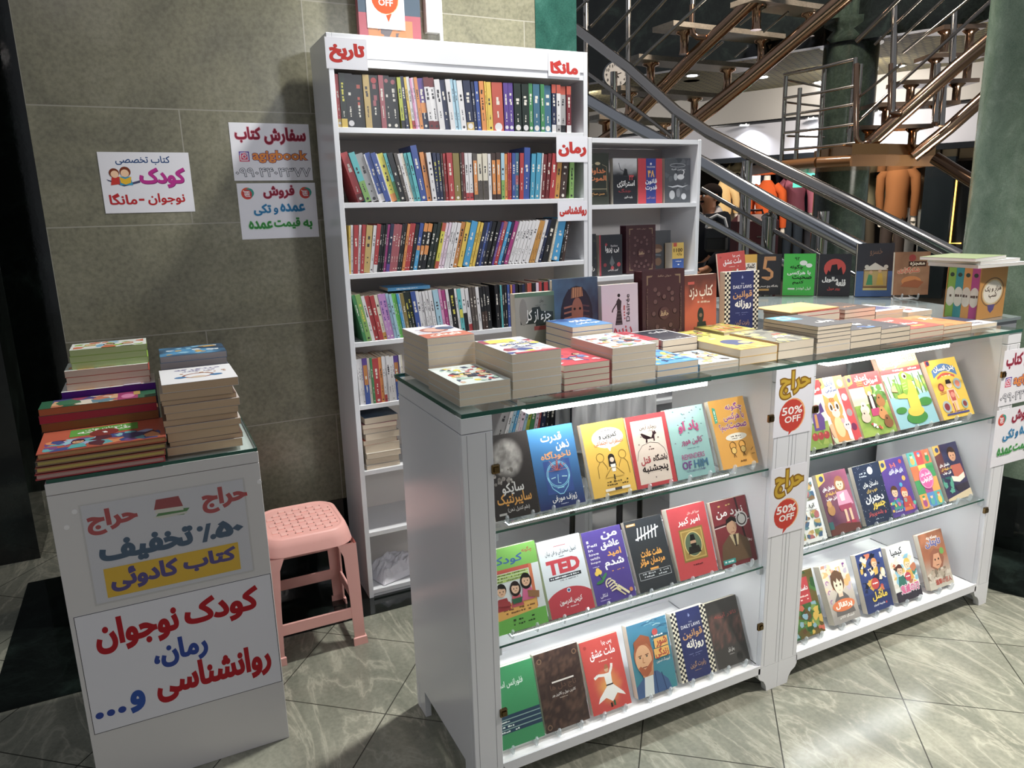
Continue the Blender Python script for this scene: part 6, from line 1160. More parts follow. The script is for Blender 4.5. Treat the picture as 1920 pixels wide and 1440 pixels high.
for i, (t, c, nm) in enumerate(((.02, '#4a3a6a', 'violet-edged'), (.021, '#2f4a7a', 'blue-edged'), (.02, '#3a2c2c', 'dark'), (.021, '#8a5a3a', 'brown'), (.02, '#a83a4a', 'rose-edged'), (.018, '#2f6a4a', 'green banded'))):
    book('picture_book', .268, .088, t, c, M_flat(-.288+.002*(i % 2), 2.128, z, R(.3*(i % 3-1))), band if i == 5 else None, None, False, c if i < 5 else '#b86a4a', f"{nm} book, {ORD(6-i)} from the top of the middle pile, low counter", 'book', 'middle pile on the low counter'); z += t+.0004
z0 = LT
pals = [(['#8a4ab0', '#e08a3c', '#f0c890', '#4a3a8a', '#d8d0e8'], '#5a2a86', 'purple'), (['#c8502c', '#e8d8c0', '#3a4a7a', '#f0b070'], '#c84a34', 'red and cream'), (['#9ac83c', '#f0f2ec', '#7ab8d8', '#e0682c'], '#9ac23c', 'lime and white')]
zz = z0; k = 0
for i in range(14):
    t = .0172; pi = 0 if i < 8 else 1 if i < 11 else 2
    lastg = i in (7, 10, 13)
    nm = pals[pi][2]
    w0 = (.225, .2, .185)[pi]; y0 = (2.222, 2.236, 2.25)[pi]
    book('picture_book', w0, .14-(.0, .012, .026)[pi], t, pals[pi][1], M_flat((-.243, -.228, -.212)[pi]+.002*(i % 2), y0+.001, zz), comic(40+pi, pals[pi][0], None, base='#eef0ea', n=36) if lastg else None, None, False, (pals[pi][1], '#d8c0b0', '#b8c890')[pi],
         f"{nm} picture book, {ORD(14-i)} from the top of the back pile, low counter", 'book', 'back pile on the low counter'); zz += t+.0003
z = LT
for i, t in enumerate((.021, .012, .024, .016, .016, .017, .019, .013, .019, .021)):
    book('novel', .178-.004*(i % 3), .2, t, '#e8e8ec' if i == 9 else ['#cfc4bc', '#6a4a3a', '#b8a89a'][i % 3], M_flat(-.009+.0025*((i*3) % 4), 1.962+.002*((i*2) % 3), z, R((i*37 % 5-2)*.5)), (lambda a: (a.bg('#eeeef2'), a.T('مردی که', .2, .78, .84, .9, '#4a3a86', .03), a.T('می خندد', .3, .66, .76, .76, '#4a3a86', .02), a.ring(.5, .4, .2, '#a86a50', .04, .14), a.ell(.26, .34, .08, '#3a7ab0', .06), a.ell(.74, .34, .09, '#3a7ab0', .06), a.ell(.5, .3, .1, '#d8c0a8', .06), a.blotch(3, ['#a86a50', '#c89a7c'], 8, (.1, .5, .9, .62), (.02, .05)))) if i == 9 else None, None, False, '#c8ac8e',
         'white-covered novel on top of the tall tan stack on the low counter' if i == 9 else f"novel, {ORD(10-i)} from the top of the tall tan stack on the low counter", 'book', 'tall tan stack on the low counter'); z += t+.0004
z = LT
for i in range(12):
    t = .0172
    book('novel', .172, .15, t, '#2f7ab0' if i == 11 else '#8a94a8', M_flat(.002+.002*(i % 2), 2.20+.0 if False else 2.212, z), (lambda a: (a.paint(16, 12, cloudy('#2a3a52', '#3f9ad0', 3, 2)), a.blotch(3, ['#1c2430', '#8ac8e8', '#f0f4f6', '#d8a84c'], 22, (.1, .1, .9, .9), (.04, .1)))) if i == 11 else None, None, False, '#a8a2a4',
         'blue splashed novel on top of the stack against the stone wall' if i == 11 else f"novel, {ORD(12-i)} from the top of the stack nearest the stone wall", 'book', 'stack on the low counter nearest the wall'); z += t+.0003
# ------------------------------------------------------------------ printed sheets and signs
def sheet(name, x0, x1, z0, z1, y, fn, label, cat='poster', th=.0006, tilt=0, group=None, paper='#e9e8ee', mat='paper', bold=.0):
    w, h = x1-x0, z1-z0
    mb = MB().box((0, 0, 0), (w, th, h), paper, mat)
    A = Art(mb, (0, 0, 0), (1, 0, 0), (0, 0, 1), (0, -1, 0), w, h, mat, .00006); A.bb = bold; fn(A)
    o = mb.build(name, None, Matrix.Translation((x0, y-th, z0)) @ Matrix.Rotation(R(tilt), 4, 'Y')); return tag(o, label, cat, group)
def s_kids(a):
    a.T('کتاب تخصصی', .18, .79, .78, .94, '#2a4a7c', .02); a.T('کودک', .42, .4, .94, .74, '#7a2a66', .05); a.T('کودک', .415, .41, .935, .75, '#b8348c', .045); a.T('نوجوان', .48, .12, .9, .32, '#b82a30', .03); a.T('-', .38, .2, .44, .235, '#b82a30', .03); a.T('مانگا', .06, .14, .36, .33, '#b82a30', .03)
    a.poly([(.06, .56), (.24, .47), (.42, .54), (.42, .5), (.24, .44), (.08, .53)], '#4a4a6a'); a.poly([(.1, .46), (.2, .48), (.2, .6), (.12, .6)], '#c83a34'); a.poly([(.2, .46), (.34, .46), (.32, .6), (.2, .6)], '#3f9ac0'); a.ell(.15, .66, .055, '#7a3a24'); a.ell(.155, .64, .042, '#f4cba8'); a.ell(.27, .68, .06, '#7a3a24'); a.ell(.265, .655, .045, '#f4cba8'); a.poly([(.2, .6), (.26, .56), (.33, .6), (.32, .5), (.26, .47), (.21, .5)], '#e8b838')
def s_order(a):
    a.T('سفارش', .42, .63, .95, .93, '#8a2438', .04, '#d8a0b0', .035); a.T('کتاب', .06, .66, .38, .93, '#8a2438', .04, '#d8a0b0', .035)
    def ig(u, v, r):
        a.poly([(u-r, v-r*1.4), (u+r, v-r*1.4), (u+r, v+r*1.4), (u-r, v+r*1.4)], '#5a3a9c'); a.poly([(u-r, v-r*1.4), (u+r, v-r*1.4), (u+r*.2, v+r*1.4), (u-r, v+r*.2)], '#d84a6a')
        for k in (.72,): a.line([(u-r*k, v-r*k*1.4), (u+r*k, v-r*k*1.4), (u+r*k, v+r*k*1.4), (u-r*k, v+r*k*1.4), (u-r*k, v-r*k*1.4)], .011, '#f4eef4')
        a.ring(u, v, r*.36, '#f4eef4', .012, r*.5); a.ell(u+r*.45, v+r*.64, r*.1, '#f4eef4')
    ig(.15, .42, .062); a.T('agigbook', .25, .31, .95, .53, '#e8924c', .03, '#5a3a7a', .035); a.T('۰۹۹۰۴۴۰۴۳۷۷', .03, .07, .97, .22, '#e9e8ee', .0, '#3a3c4a', .035)
def s_sale(a):
    for u in (.12, .86): a.ell(u, .82, .075, '#d8583c'); a.ell(u+.025, .83, .06, '#3f9a8c'); a.ell(u, .81, .058, '#c84a4c'); a.rect(u-.035, .79, u+.03, .86, '#f4f0f0'); a.line([(u-.05, .87), (u-.035, .86), (u-.02, .77), (u+.035, .77)], .01, '#f4f0f0'); [a.line([(u-.025+.022*i, .8), (u-.025+.022*i, .85)], .008, '#c84a4c') for i in range(3)]
    a.T('فروش', .32, .72, .72, .96, '#8a2438', .035, '#d8a0b0', .03); a.T('عمده', .52, .48, .84, .63, '#2f78a8', .03, '#a0c0d8', .03); a.T('و', .43, .43, .49, .56, '#2f78a8', .03); a.T('تکی', .18, .42, .4, .63, '#2f78a8', .03, '#a0c0d8', .03)
    a.T('به', .8, .15, .92, .32, '#3a8a44', .03, '#a8d0ac', .03); a.T('قیمت', .42, .17, .76, .37, '#3a8a44', .03, '#a8d0ac', .03); a.T('عمده', .1, .18, .4, .33, '#3a8a44', .03, '#a8d0ac', .03)
sheet('wall_poster', -.0973, .179, 1.4635, 1.66, 2.8605, s_kids, 'white poster with purple and red lettering and two cartoon readers, taped on the stone wall')
sheet('wall_poster', .3195, .5943, 1.5658, 1.7622, 2.8605, s_order, 'poster with maroon heading, orange outlined name and a phone number, on the stone wall')
sheet('wall_poster', .3245, .5995, 1.361, 1.5568, 2.8605, s_sale, 'poster with maroon, blue and green lines and two cart icons, on the stone wall')
sheet('post_poster', 2.512, 2.79, .752, .944, 1.4375, s_order, 'poster with the outlined phone number hung on the end post of the second showcase')
sheet('post_poster', 2.512, 2.79, .535, .738, 1.4375, s_sale, 'poster with cart icons hung on the end post of the second showcase')
def s_off(a):
    a.T('حراج', .12, .56, .9, .95, '#c8a43c', .03, '#8a6420', .07)
    a.ell(.48, .3, .34, '#f0b07c'); a.ell(.46, .295, .325, '#c8453a'); a.poly([(.42, .08), (.56, .1), (.4, -.0)], '#c8453a'); a.poly([(.42, .1), (.56, .1), (.42, .02)], '#c8453a'); a.T('50%', .2, .31, .74, .43, '#fbf4f0', .02); a.T('OFF', .28, .19, .7, .29, '#fbf4f0', .02)
sheet('sale_sheet', 1.4935, 1.6365, .807, 1.0, 1.4375, s_off, 'upper gold and red sale sheet taped across the two middle posts', 'sale sheet')
sheet('sale_sheet', 1.4965, 1.635, .509, .715, 1.4375, s_off, 'lower gold and red sale sheet taped across the two middle posts', 'sale sheet', bold=.01)
def s_half(a):
    for u in (.02, .72): a.T('حراج', u, .69 if u < .5 else .7, u+.3, .94 if u < .5 else .96, '#bf2f34', .035)
    a.poly([(.42, .76), (.6, .74), (.64, .8), (.46, .83)], '#4a8a3c'); a.poly([(.42, .8), (.6, .79), (.6, .84), (.44, .86)], '#f0ece0'); a.poly([(.42, .84), (.6, .83), (.58, .94), (.44, .94)], '#a8282e'); a.poly([(.4, .77), (.46, .74), (.62, .75), (.62, .77)], '#e8e4d8')
    a.T('تخفیف', .06, .36, .64, .62, '#1f4f74', .035); a.T('۵۰', .78, .42, .97, .6, '#1f4f74', .05); a.T('/', .69, .41, .76, .6, '#1f4f74', .03); a.ell(.685, .56, .02, '#1f4f74'); a.ell(.765, .45, .02, '#1f4f74')
    a.rect(.07, .04, .92, .34, '#e8bb22'); a.T('کتاب', .55, .12, .9, .31, '#4a3a86', .03); a.T('کادوئی', .1, .08, .52, .32, '#4a3a86', .03)
def s_cat(a):
    k = .003
    for b in ((0, 0, 1, k*1.5), (0, 1-k*1.5, 1, 1), (0, 0, k, 1), (1-k, 0, 1, 1)): a.rect(*b, '#2a2a2c', False)
    a.k += 1; a.T('کودک', .52, .66, .92, .93, '#b3232c', .02); a.T('نوجوان', .08, .64, .49, .93, '#b3232c', .02); a.T('رمان،', .34, .4, .62, .64, '#3a4f9c', .02); a.T('روانشناسی', .33, .1, .95, .4, '#b3232c', .02); a.T('و', .19, .09, .27, .28, '#3a5aa8', .02)
    for u in (.03, .085, .14): a.ell(u+.01, .15, .02, '#3a4f9c')
o = sheet('counter_poster', -.209, .155, .531, .7855, 1.9188, s_half, 'half price poster with a yellow strip on the front of the low counter', bold=.02)
MB().box((-.004, -.0016, -.004), (.368, -.0007, .2585), None, 'film').build('laminate_film', o)
sheet('counter_poster', -.262, .1975, .182, .510, 1.9188, s_cat, 'black-framed poster with red and blue lettering on the front of the low counter', bold=.028)
def tagfn(t, box=(.08, .2, .92, .8), c='#c23a36'): return lambda a: (a.rect(.03, .03, .97, .97, '#ebebf2'), a.T(t, *box, '#7a3a3a', .05), a.T(t, *box, c, .04))
for x0, x1, z0, z1, t, lb, bx in ((.606, .7435, 1.9025, 1.998, 'تاریخ', 'history tag', (.08, .2, .94, .84)), (1.4265, 1.5635, 1.92, 2.0, 'مانگا', 'manga tag', (.06, .12, .94, .72)), (1.4575, 1.597, 1.6135, 1.71, 'رمان', 'novel tag', (.06, .2, .96, .78)), (1.46, 1.596, 1.392, 1.4675, 'روانشناسی', 'psychology tag', (.06, .22, .97, .74))):
    sheet('shelf_tag', x0, x1, z0, z1, 2.5605, tagfn(t, bx), {'تاریخ': 'white tag with red lettering at the top corner by the wall posters', 'مانگا': 'white tag on the fascia above the green and blue book spines', 'رمان': 'large white tag at the end of the second shelf of the tall bookcase', 'روانشناسی': 'white tag with small red lettering at the end of the third shelf'}[t], 'shelf tag', bold=.015)
# framed picture with a sale sheet, and the white cable trunking above the bookcase
pb_ = MB().box((0, 0, 0), (.232, .03, .3), '#a8505c', 'print'); A_ = Art(pb_, (0, 0, 0), (1, 0, 0), (0, 0, 1), (0, -1, 0), .232, .3); A_.rect(0, .42, 1, 1, '#4a5a6a'); A_.rect(.14, 0, .86, .36, '#b87a4c'); A_.blotch(3, ['#8a8a90', '#c8743c', '#6a6468'], 16, (.3, .02, .75, .3), (.05, .12))
o = tag(pb_.build('boxed_book', None, Matrix.Translation((.788, 2.79, 2.0125))), 'large rose and slate boxed book standing on top of the tall bookcase', 'book')
sheet('sale_sheet', .818, .959, 2.088, 2.28, 2.7885, lambda a: (a.ell(.5, .52, .36, '#f0b07c'), a.ell(.49, .52, .35, '#d8542f'), a.poly([(.5, .24), (.66, .28), (.56, .12)], '#d8542f'), a.T('50%', .22, .54, .76, .68, '#fbf4f0', .02), a.T('OFF', .32, .4, .7, .52, '#fbf4f0', .02)), 'sale sheet on the boxed book above the tall bookcase', 'sale sheet')
tk = MB().box((1.058, 2.83, 2.10), (1.112, 2.8605, 4.3), '#e6e8e6', 'plastic', bev=.002); o = tag(tk.build('cable_trunking'), 'white cable trunking running up the stone wall above the bookcase', 'trunking')
MB().box((1.116, 2.846, 2.02), (1.13, 2.8605, 4.3), '#dfe2de', 'plastic', bev=.002).build('cable', o); MB().box((1.061, 2.832, 2.02), (1.108, 2.8605, 2.0995), '#8a8f86', 'film', bev=.003).build('tape_wrap', o)
tag(MB().tube([(1.5, 2.84, 2.03), (1.56, 2.845, 2.07), (1.62, 2.845, 2.06), (1.70, 2.84, 2.03)], .004, '#4a5a54', 'plastic', 8).build('loose_cable'), 'thin loose cable looped above the tall bookcase', 'cable')
# coat on a chair behind the first showcase, and boxes behind the second
root = empty('chair', (1.59, 2.24, 0), label='dark chair behind the first showcase', cat='chair')
for x, y in ((-.17, -.17), (.17, -.17), (-.17, .17), (.17, .17)): MB().tube([(x, y, 0), (x*.95, y*.95, .44)], .012, '#2a2a2e', 'chrome', 8).build('leg', root)
MB().box((-.2, -.2, .44), (.2, .2, .48), '#2e3036', 'cloth', bev=.01).build('seat', root); MB().box((-.16, .165, .5), (.16, .2, .86), '#2e3036', 'cloth', bev=.012).build('backrest', root)
for s in (-.14, .14): MB().tube([(s, .18, .47), (s, .185, .52)], .01, '#2a2a2e', 'chrome', 8).build('back_post', root)
def drape(mb):
    n = 22; vs = []; cs = []
    prof = [(.10, .54), (.105, .62), (.11, .75), (.12, .87), (.155, .915), (.205, .915), (.24, .87), (.255, .7), (.26, .5), (.265, .35)]
    for j, (y, z) in enumerate(prof):
        for i in range(n+1):
            u = i/n-.5; f = .012*math.sin(u*34+j*.4)+.008*math.sin(u*61+j); vs.append((u*(.36+.02*math.sin(j)), y+f, z-.05*abs(u)))
            cs.append(mixc(L3('#9c9da0'), L3('#e6e7ea'), min(1, max(0, (fbm(u*26, j*1.6, 3)-.3)*2.6))))
    fs = [(j*(n+1)+i, j*(n+1)+i+1, (j+1)*(n+1)+i+1, (j+1)*(n+1)+i) for j in range(len(prof)-1) for i in range(n)]
    return mb.add(vs, fs, cs, 'cloth', True)
o = drape(MB()).build('coat', None, Matrix.Translation((1.59, 2.24, 0))); sm = o.modifiers.new('thick', 'SOLIDIFY'); sm.thickness = .006; sm.offset = 1; tag(o, 'grey mottled coat thrown over the chair back behind the first showcase', 'coat')
for x, y, w, d, z0, h, c, nm, lb in ((1.70, 1.70, .14, .1, .7154, .17, '#2f62b0', 'storage_box', 'blue box at the back of the upper glass shelf, second showcase'), (1.86, 1.70, .13, .1, .7154, .17, '#8a5a3c', 'storage_box', 'brown box at the back of the upper glass shelf, second showcase'), (1.68, 1.70, .12, .1, .4154, .17, '#3f8ac0', 'storage_box', 'sky blue box behind the middle shelf books, second showcase'), (1.82, 1.70, .1, .1, .4154, .17, '#8a4a9c', 'storage_box', 'violet box behind the middle shelf books, second showcase')):
    b_ = MB().box((0, 0, 0), (w, d, h*.8), c, 'print', bev=.003).build(nm, None, Matrix.Translation((x, y, z0))); tag(b_, lb, 'box'); MB().box((-.002, -.002, h*.8), (w+.002, d+.002, h), c, 'print', bev=.003).build('lid', b_)
    MB().box((w*.2, -.0008, h*.3), (w*.8, -.0002, h*.42), '#e4e6ea', 'paper').build('paper_strip', b_)
# ------------------------------------------------------------------ the mall beyond: shopfront, columns, stairs, railings
BN = Vector((.924, .383, 0)).normalized(); BA = Vector((-BN.y, BN.x, 0)); BC = 10.3
BMAT = Matrix((BA, BN, (0, 0, 1))).transposed().to_4x4()          # local x along the shopfront, y into the shop, z up
def pb(px, py, off=0):
    d = ray(px, py); return CAMP + d*((BC-off)/d.dot(BN))
def sl(px, py, off=0): p = pb(px, py, off); return p.dot(BA), p.z
def bgb(mb, px0, py0, px1, py1, off, depth, col, mat, **k):
    a, z1 = sl(px0, py0, off); b, z0 = sl(px1, py1, off); y = BC-off
    mb.box((min(a, b), y, z0), (max(a, b), y+depth, z1), col, mat, M=BMAT, **k); return mb
zc = pb(1440, 167).z; zf1 = pb(1440, 227).z; zf0 = pb(1440, 291).z
s0, s1 = sl(1935, 200)[0], sl(1000, 200)[0]
def slab(name, sa, sb, y0, y1, z0, z1, col, mat): return struct(MB().box((sa, y0, z0), (sb, y1, z1), col, mat, M=BMAT).build(name))
slab('trim_6', s0, s1, BC, BC+.12, zf1+.02, zc, '#8d8a88', 'paper')
slab('trim_7', s0, s1, BC+.05, BC+.15, zf0, zf1-.02, '#94949c', 'paper')
slab('trim_8', s0, s1, BC+.06, BC+.16, zf1-.02, zf1+.02, '#2a2a2c', 'lacquer')
slab('trim_9', s0, s1, BC+.02, BC+.1, zf0-.07, zf0, '#15171a', 'lacquer')
near = BC - at(1480, 96, Z=zc).dot(BN)
slab('ceiling', s0, s1, BC-near, BC+.1, zc, zc+.08, None, 'wicker')
slab('trim_10', s0, s1, BC-near-.12, BC-near-.001, zc-.02, zc+4.5, None, 'black_marble')
slab('wall_shop', s0, s1, BC+2.2, BC+2.4, 0, zc, '#2c2725', 'paper')
slab('trim_11', s0, s1, BC+.2, BC+2.2, zf0+.02, zf0+.1, '#39322d', 'paper')
slab('trim_12', s0, s1, BC+.1, BC+2.2, .001, .34, '#3a3330', 'lacquer')
# recessed downlights
def dl(px, py, fascia):
    p = at(px, py, Z=zc-.002) if not fascia else pb(px, py, -.04)
    if fascia: p = Vector((p.x, p.y, zf1-.021)) - BN*.12
    o = MB().lathe([(.085, -.012), (.085, 0)], (0, 0, 0), '#c8c8c8', 'chrome', 20).build('downlight', None, Matrix.Translation(p)); MB().lathe([(.06, -.016), (.06, -.0125)], (0, 0, 0), None, 'lit_lens', 16).build('lens', o)
    return o
DL = [(1298, 140, 0, 'ceiling spotlight seen between the open stair treads'), (1430, 143, 0, 'ceiling spotlight beside the big bronze stair beam'), (1536, 153, 0, 'ceiling spotlight touching the dark fluted column'), (1685, 122, 0, 'ceiling spotlight behind the second staircase')]
for px, py, fa, lb in DL: tag(dl(px, py, fa), lb, 'downlight', 'recessed lights under the wicker ceiling')
for px, py, lb in ((1403, 229, 'spotlight washing the pale fascia left of the balcony'.replace('left of', 'before'), ), (1530, 222, 'fascia spotlight seen through the balcony rails'), (1661, 213, 'fascia spotlight seen under the second staircase')):
    tag(dl(px, py, 1), lb, 'downlight', 'spotlights along the fascia')
    p = pb(px, py, .06); lamp('fascia_spot', (p.x, p.y, zf1-.06), (p.x+BN.x*.1, p.y+BN.y*.1, 0), 14, .08, (.95, .97, 1), 130)

def cyl(name, base, r, h, mat, n=36, kind=True):
    o = MB().lathe([(r, 0), (r, h)], tuple(base), None, mat, n).build(name); return struct(o) if kind else o
# dark fluted column
c2 = far(1588, 200, 7.4); c2.z = 0
mb = MB().lathe([(.30, 0), (.30, .25), (.262, .3), (.255, 2.93)], c2, None, 'dark_marble', 40).lathe([(.29, 2.93), (.31, 2.97), (.285, 3.03), (.325, 3.08), (.325, 3.14)], c2, None, 'dark_marble', 40).lathe([(.3, 3.14), (.33, 4.6)], c2, None, 'dark_marble', 56, flute=.02)
struct(mb.build('trim_13'))
for i, (px, w, d) in enumerate(((1175, .12, 10.2), (1215, .1, 10.2), (1300, .1, 9.0))):
    p = far(px, 40, d); o = MB().lathe([(w, 0), (w, 3)], (p.x, p.y, zc-.0), ('#6a4a34', '#5a4232', '#a8643a')[i], 'lacquer', 16).build('trim_%d' % (14+i)); struct(o)  # last pillar stands in for an orange glow, put into its colour
# wall clock
pc = far(1155, 140, 8.6); M = Matrix.Translation(pc) @ Matrix.Rotation(-YAW-R(8), 4, 'Z') @ Matrix.Rotation(R(90), 4, 'X')
mb = MB().lathe([(.14, -.03), (.155, -.02), (.155, 0), (.14, .006)], (0, 0, 0), '#8a8c8e', 'chrome', 36, M); ck = tag(mb.build('wall_clock'), 'round pale wall clock behind the chrome railing', 'clock')
fc = MB(); A_ = Art(fc, M @ Vector((-.14, -.14, .0065)), M.to_3x3() @ Vector((1, 0, 0)), M.to_3x3() @ Vector((0, 1, 0)), M.to_3x3() @ Vector((0, 0, 1)), .28, .28, 'paper', .0004); A_.ell(.5, .5, .49, '#c9c7c4', n=32)
for i in range(12):
    t = R(90-30*(i or 12)); s_ = str(i or 12); x, y = .5+.39*math.cos(t), .5+.39*math.sin(t); A_.T(s_, x-.045*len(s_)*.8, y-.055, x+.045*len(s_)*.8, y+.055, '#3a3a3c', .01)
A_.line([(.5, .5), (.72, .56)], .03, '#1c1c1e'); A_.line([(.5, .5), (.62, .38)], .04, '#1c1c1e'); fc.build('dial', ck)
MB().tube([pc+Vector((0, .02, .14)), Vector((pc.x, pc.y+.02, zc-.01))], .012, '#3a3a3c', 'chrome', 8).build('hanger_rod', ck)

# ---- open stairs rising over the railing
STEEL, BRONZE = '#b7b2ac', '#a98a74'
def fas(px, py, d): return far(px, py, d*.955)
def zline(pts): return [far(*p) for p in pts]
def same_z(px, py, z): d = ray(px, py); return CAMP+d*((z-CAM_Z)/d.z)
root = empty('open_staircase', fas(1280, 250, 7.6)*1, label='open staircase of pale treads on two thick bronze tubes above the lower bookcase', cat='staircase'); root.location.z = 0; inv = Matrix.Translation(-root.location)
def sp(n, mb, rt_=None): o = mb.build(n, rt_ or root); o.matrix_parent_inverse = inv; return o
sp('beam', MB().tube([fas(*p_) for p_ in [(1120, 272, 7.9), (1184, 225, 7.7), (1300, 106, 7.3), (1412, 0, 6.9), (1470, -60, 6.7)]], .062, BRONZE, 'chrome', 14))
sp('beam', MB().tube([fas(*p_) for p_ in [(1225, 300, 7.6), (1268, 254, 7.5), (1400, 150, 7.1), (1500, 66, 6.8), (1590, -10, 6.5)]], .066, BRONZE, 'chrome', 14))
for (ax, ay, bx, by, d) in ((1118, 224, 1282, 232, 7.75), (1158, 170, 1345, 185, 7.6), (1192, 112, 1412, 130, 7.4), (1256, 50, 1478, 76, 7.1), (1408, 2, 1560, 24, 6.8)):
    A = fas(ax, ay, d); B = same_z(bx, by, A.z)
    if (B-A).length > 3 or (B-CAMP).dot(fw) < 4.5: B = A+(fas(bx, by, d)-A); B.z = A.z
    dn = Vector((-(B-A).y, (B-A).x, 0)).normalized(); dn = dn if dn.dot(fw) > 0 else -dn
    Q = [A-dn*.05, B-dn*.05, B+dn*.25, A+dn*.25]
    sp('tread', MB().prism([(p.x, p.y) for p in Q], A.z, A.z+.045, None, 'cream_tread'))
    for t in (.17, .83):
        p = A+(B-A)*t+dn*.1; sp('tread_support', MB().lathe([(.085, -.001), (.08, -.02), (.04, -.035), (.04, -.16), (.05, -.2)], (p.x, p.y, A.z), BRONZE, 'chrome', 16))
for x0, y0, x1, y1, r in ((1080, 20, 1102, 0, .014), (1108, 50, 1160, -6, .014), (1120, 86, 1205, -6, .014), (1148, 110, 1252, -6, .014), (1180, 130, 1330, -8, .016), (1388, 46, 1432, 12, .01), (1432, 60, 1478, 22, .01), (1315, 112, 1356, 78, .01), (1378, 106, 1402, 86, .01)):
    sp('guard_rod', MB().tube([fas(x0, y0, 7.2), fas(x1, y1, 6.9)], r, '#8f8a84', 'chrome', 8))
for px, y0, y1 in ((1104, 275, -5), (1178, 190, -5), (1299, 60, -8)):
    sp('guard_post', MB().tube([fas(px-4 if px < 1110 else px, y0, 7.2), fas(px-6 if px < 1110 else px, y1, 7.2)], .024, STEEL, 'chrome', 10))
pts = [fas(1298, 10, 7.2), fas(1297, 50, 7.2), fas(1300, 64, 7.2), fas(1308, 70, 7.2), fas(1325, 70, 7.15)]; sp('bent_tube', MB().tube(pts, .028, BRONZE, 'chrome', 10))
# ---- chrome railing running down to the right
root = empty('stair_railing', far(1420, 400, 5.0), label='chrome stair railing slanting down behind the standing books', cat='railing'); root.location.z = 0; inv = Matrix.Translation(-root.location)
RA = zline([(1070, 46, 6.7), (1081, 54, 6.65), (1179, 128, 6.2), (1271, 211, 5.75), (1330, 250, 5.45), (1404, 288, 5.1), (1458, 314, 4.9), (1600, 382, 4.5), (1800, 484, 4.0)])
sp('top_rail', MB().tube(RA, .042, '#b9b4b0', 'chrome', 18))
sp('lower_rail', MB().tube(zline([(1090, 180, 6.5), (1180, 232, 6.0), (1322, 308, 5.2), (1460, 388, 4.75), (1600, 460, 4.35), (1700, 510, 4.1)]), .046, '#c4c6ca', 'chrome', 18))
sp('thin_rail', MB().tube(zline([(1300, 398, 5.2), (1322, 412, 5.1), (1440, 476, 4.8), (1520, 520, 4.6)]), .026, '#c4c6ca', 'chrome', 12))
sp('thin_rail', MB().tube(zline([(1316, 354, 5.3), (1450, 432, 4.9), (1560, 492, 4.6), (1640, 536, 4.4)]), .016, '#8f8d8c', 'chrome', 10))
sp('thin_rail', MB().tube(zline([(1104, 138, 6.5), (1150, 172, 6.2), (1262, 258, 5.8)]), .016, '#a09a94', 'chrome', 10))
for px, y0, d, r in ((1151, 130, 6.3, .03), (1267, 210, 5.75, .032), (1402, 296, 5.1, .036), (1545, 390, 4.65, .034)):
    p = far(px, y0, d); sp('post', MB().tube([(p.x, p.y, p.z-.02), (p.x, p.y, .0)], r, '#b4b0ac', 'chrome', 14).lathe([(.07, 0), (.07, .015), (r, .02)], (p.x, p.y, 0), '#b4b0ac', 'chrome', 16))
p = far(1443, 402, 4.9); sp('end_post', MB().tube([(p.x, p.y, p.z-.02), (p.x, p.y, 0)], .046, '#9a9894', 'chrome', 16).lathe([(.05, -.03), (.052, -.015), (.04, 0), (.02, .012)], tuple(p), '#9a9894', 'chrome', 16))
sp('bracket', MB().tube([p+Vector((0, 0, .01)), p+Vector((.01, -.01, .04)), far(1455, 386, 4.78)], .014, '#9a9894', 'chrome', 8))

# ---- second stairs and the curved landing by the dark column
root = empty('landing_staircase', c2+Vector((.1, -.7, 0)), label='curved landing wrapped about the dark column, with open stairs rising behind the green column', cat='staircase'); root.location.z = 0; inv = Matrix.Translation(-root.location)
PL = [far(1467, 304, 6.9), far(1530, 308, 6.55), far(1592, 311, 6.4), far(1660, 312, 6.5), far(1752, 306, 6.8)]
zl = PL[2].z; fr = [(p.x, p.y) for p in PL]; bk = [(p.x+fw.x*1.3, p.y+fw.y*1.3) for p in reversed(PL)]
hole = sp('deck', MB().prism(fr+bk, zl-.005, zl+.09, '#6f5238', 'lacquer', top='lacquer'))
for i in range(4):
    a, b = PL[i], PL[i+1]
    if i < 2: sp('edge_band', MB().tube([(a.x-fw.x*.03, a.y-fw.y*.03, zl+.04), (b.x-fw.x*.03, b.y-fw.y*.03, zl+.04)], .045, '#7a5638', 'lacquer', 12))
sp('mirror_soffit', MB().prism([(PL[2].x-.05, PL[2].y-.06), (PL[3].x-.04, PL[3].y-.05), (PL[4].x, PL[4].y), (PL[4].x+fw.x*.8, PL[4].y+fw.y*.8), (PL[2].x+fw.x*.8, PL[2].y+fw.y*.8)], zl+.0905, zl+.18, '#b48a5c', 'chrome'))
for px, y0, y1, d in ((1474, 140, 300, 6.85), (1500, 165, 300, 6.7), (1604, 108, 306, 6.42), (1614, 120, 306, 6.42), (1546, 130, 300, 6.7)):
    t = far(px, y0, d); sp('guard_post', MB().tube([(t.x, t.y, t.z), (t.x, t.y, zl+.09)], .02, STEEL, 'chrome', 10))
for ya, yb_ in ((140, 110), (184, 160), (216, 194), (249, 232), (281, 268)):
    sp('guard_rail', MB().tube([far(1470, ya, 6.85), far(1540, (ya*.55+yb_*.45), 6.6), far(1606, yb_, 6.42)], .012 if ya > 150 else .017, STEEL, 'chrome', 8))
for ya, yb_ in ((150, 164), (192, 200), (255, 257)): sp('guard_rail', MB().tube([far(1476, ya, 6.85), far(1545, yb_, 7.1)], .01, STEEL, 'chrome', 8))
sp('beam', MB().tube(zline([(1612, 286, 6.5), (1700, 208, 6.3), (1790, 128, 6.1), (1860, 70, 5.95)]), .058, BRONZE, 'chrome', 14))
sp('beam', MB().tube(zline([(1712, 294, 6.6), (1780, 240, 6.45), (1850, 178, 6.3)]), .056, BRONZE, 'chrome', 14))
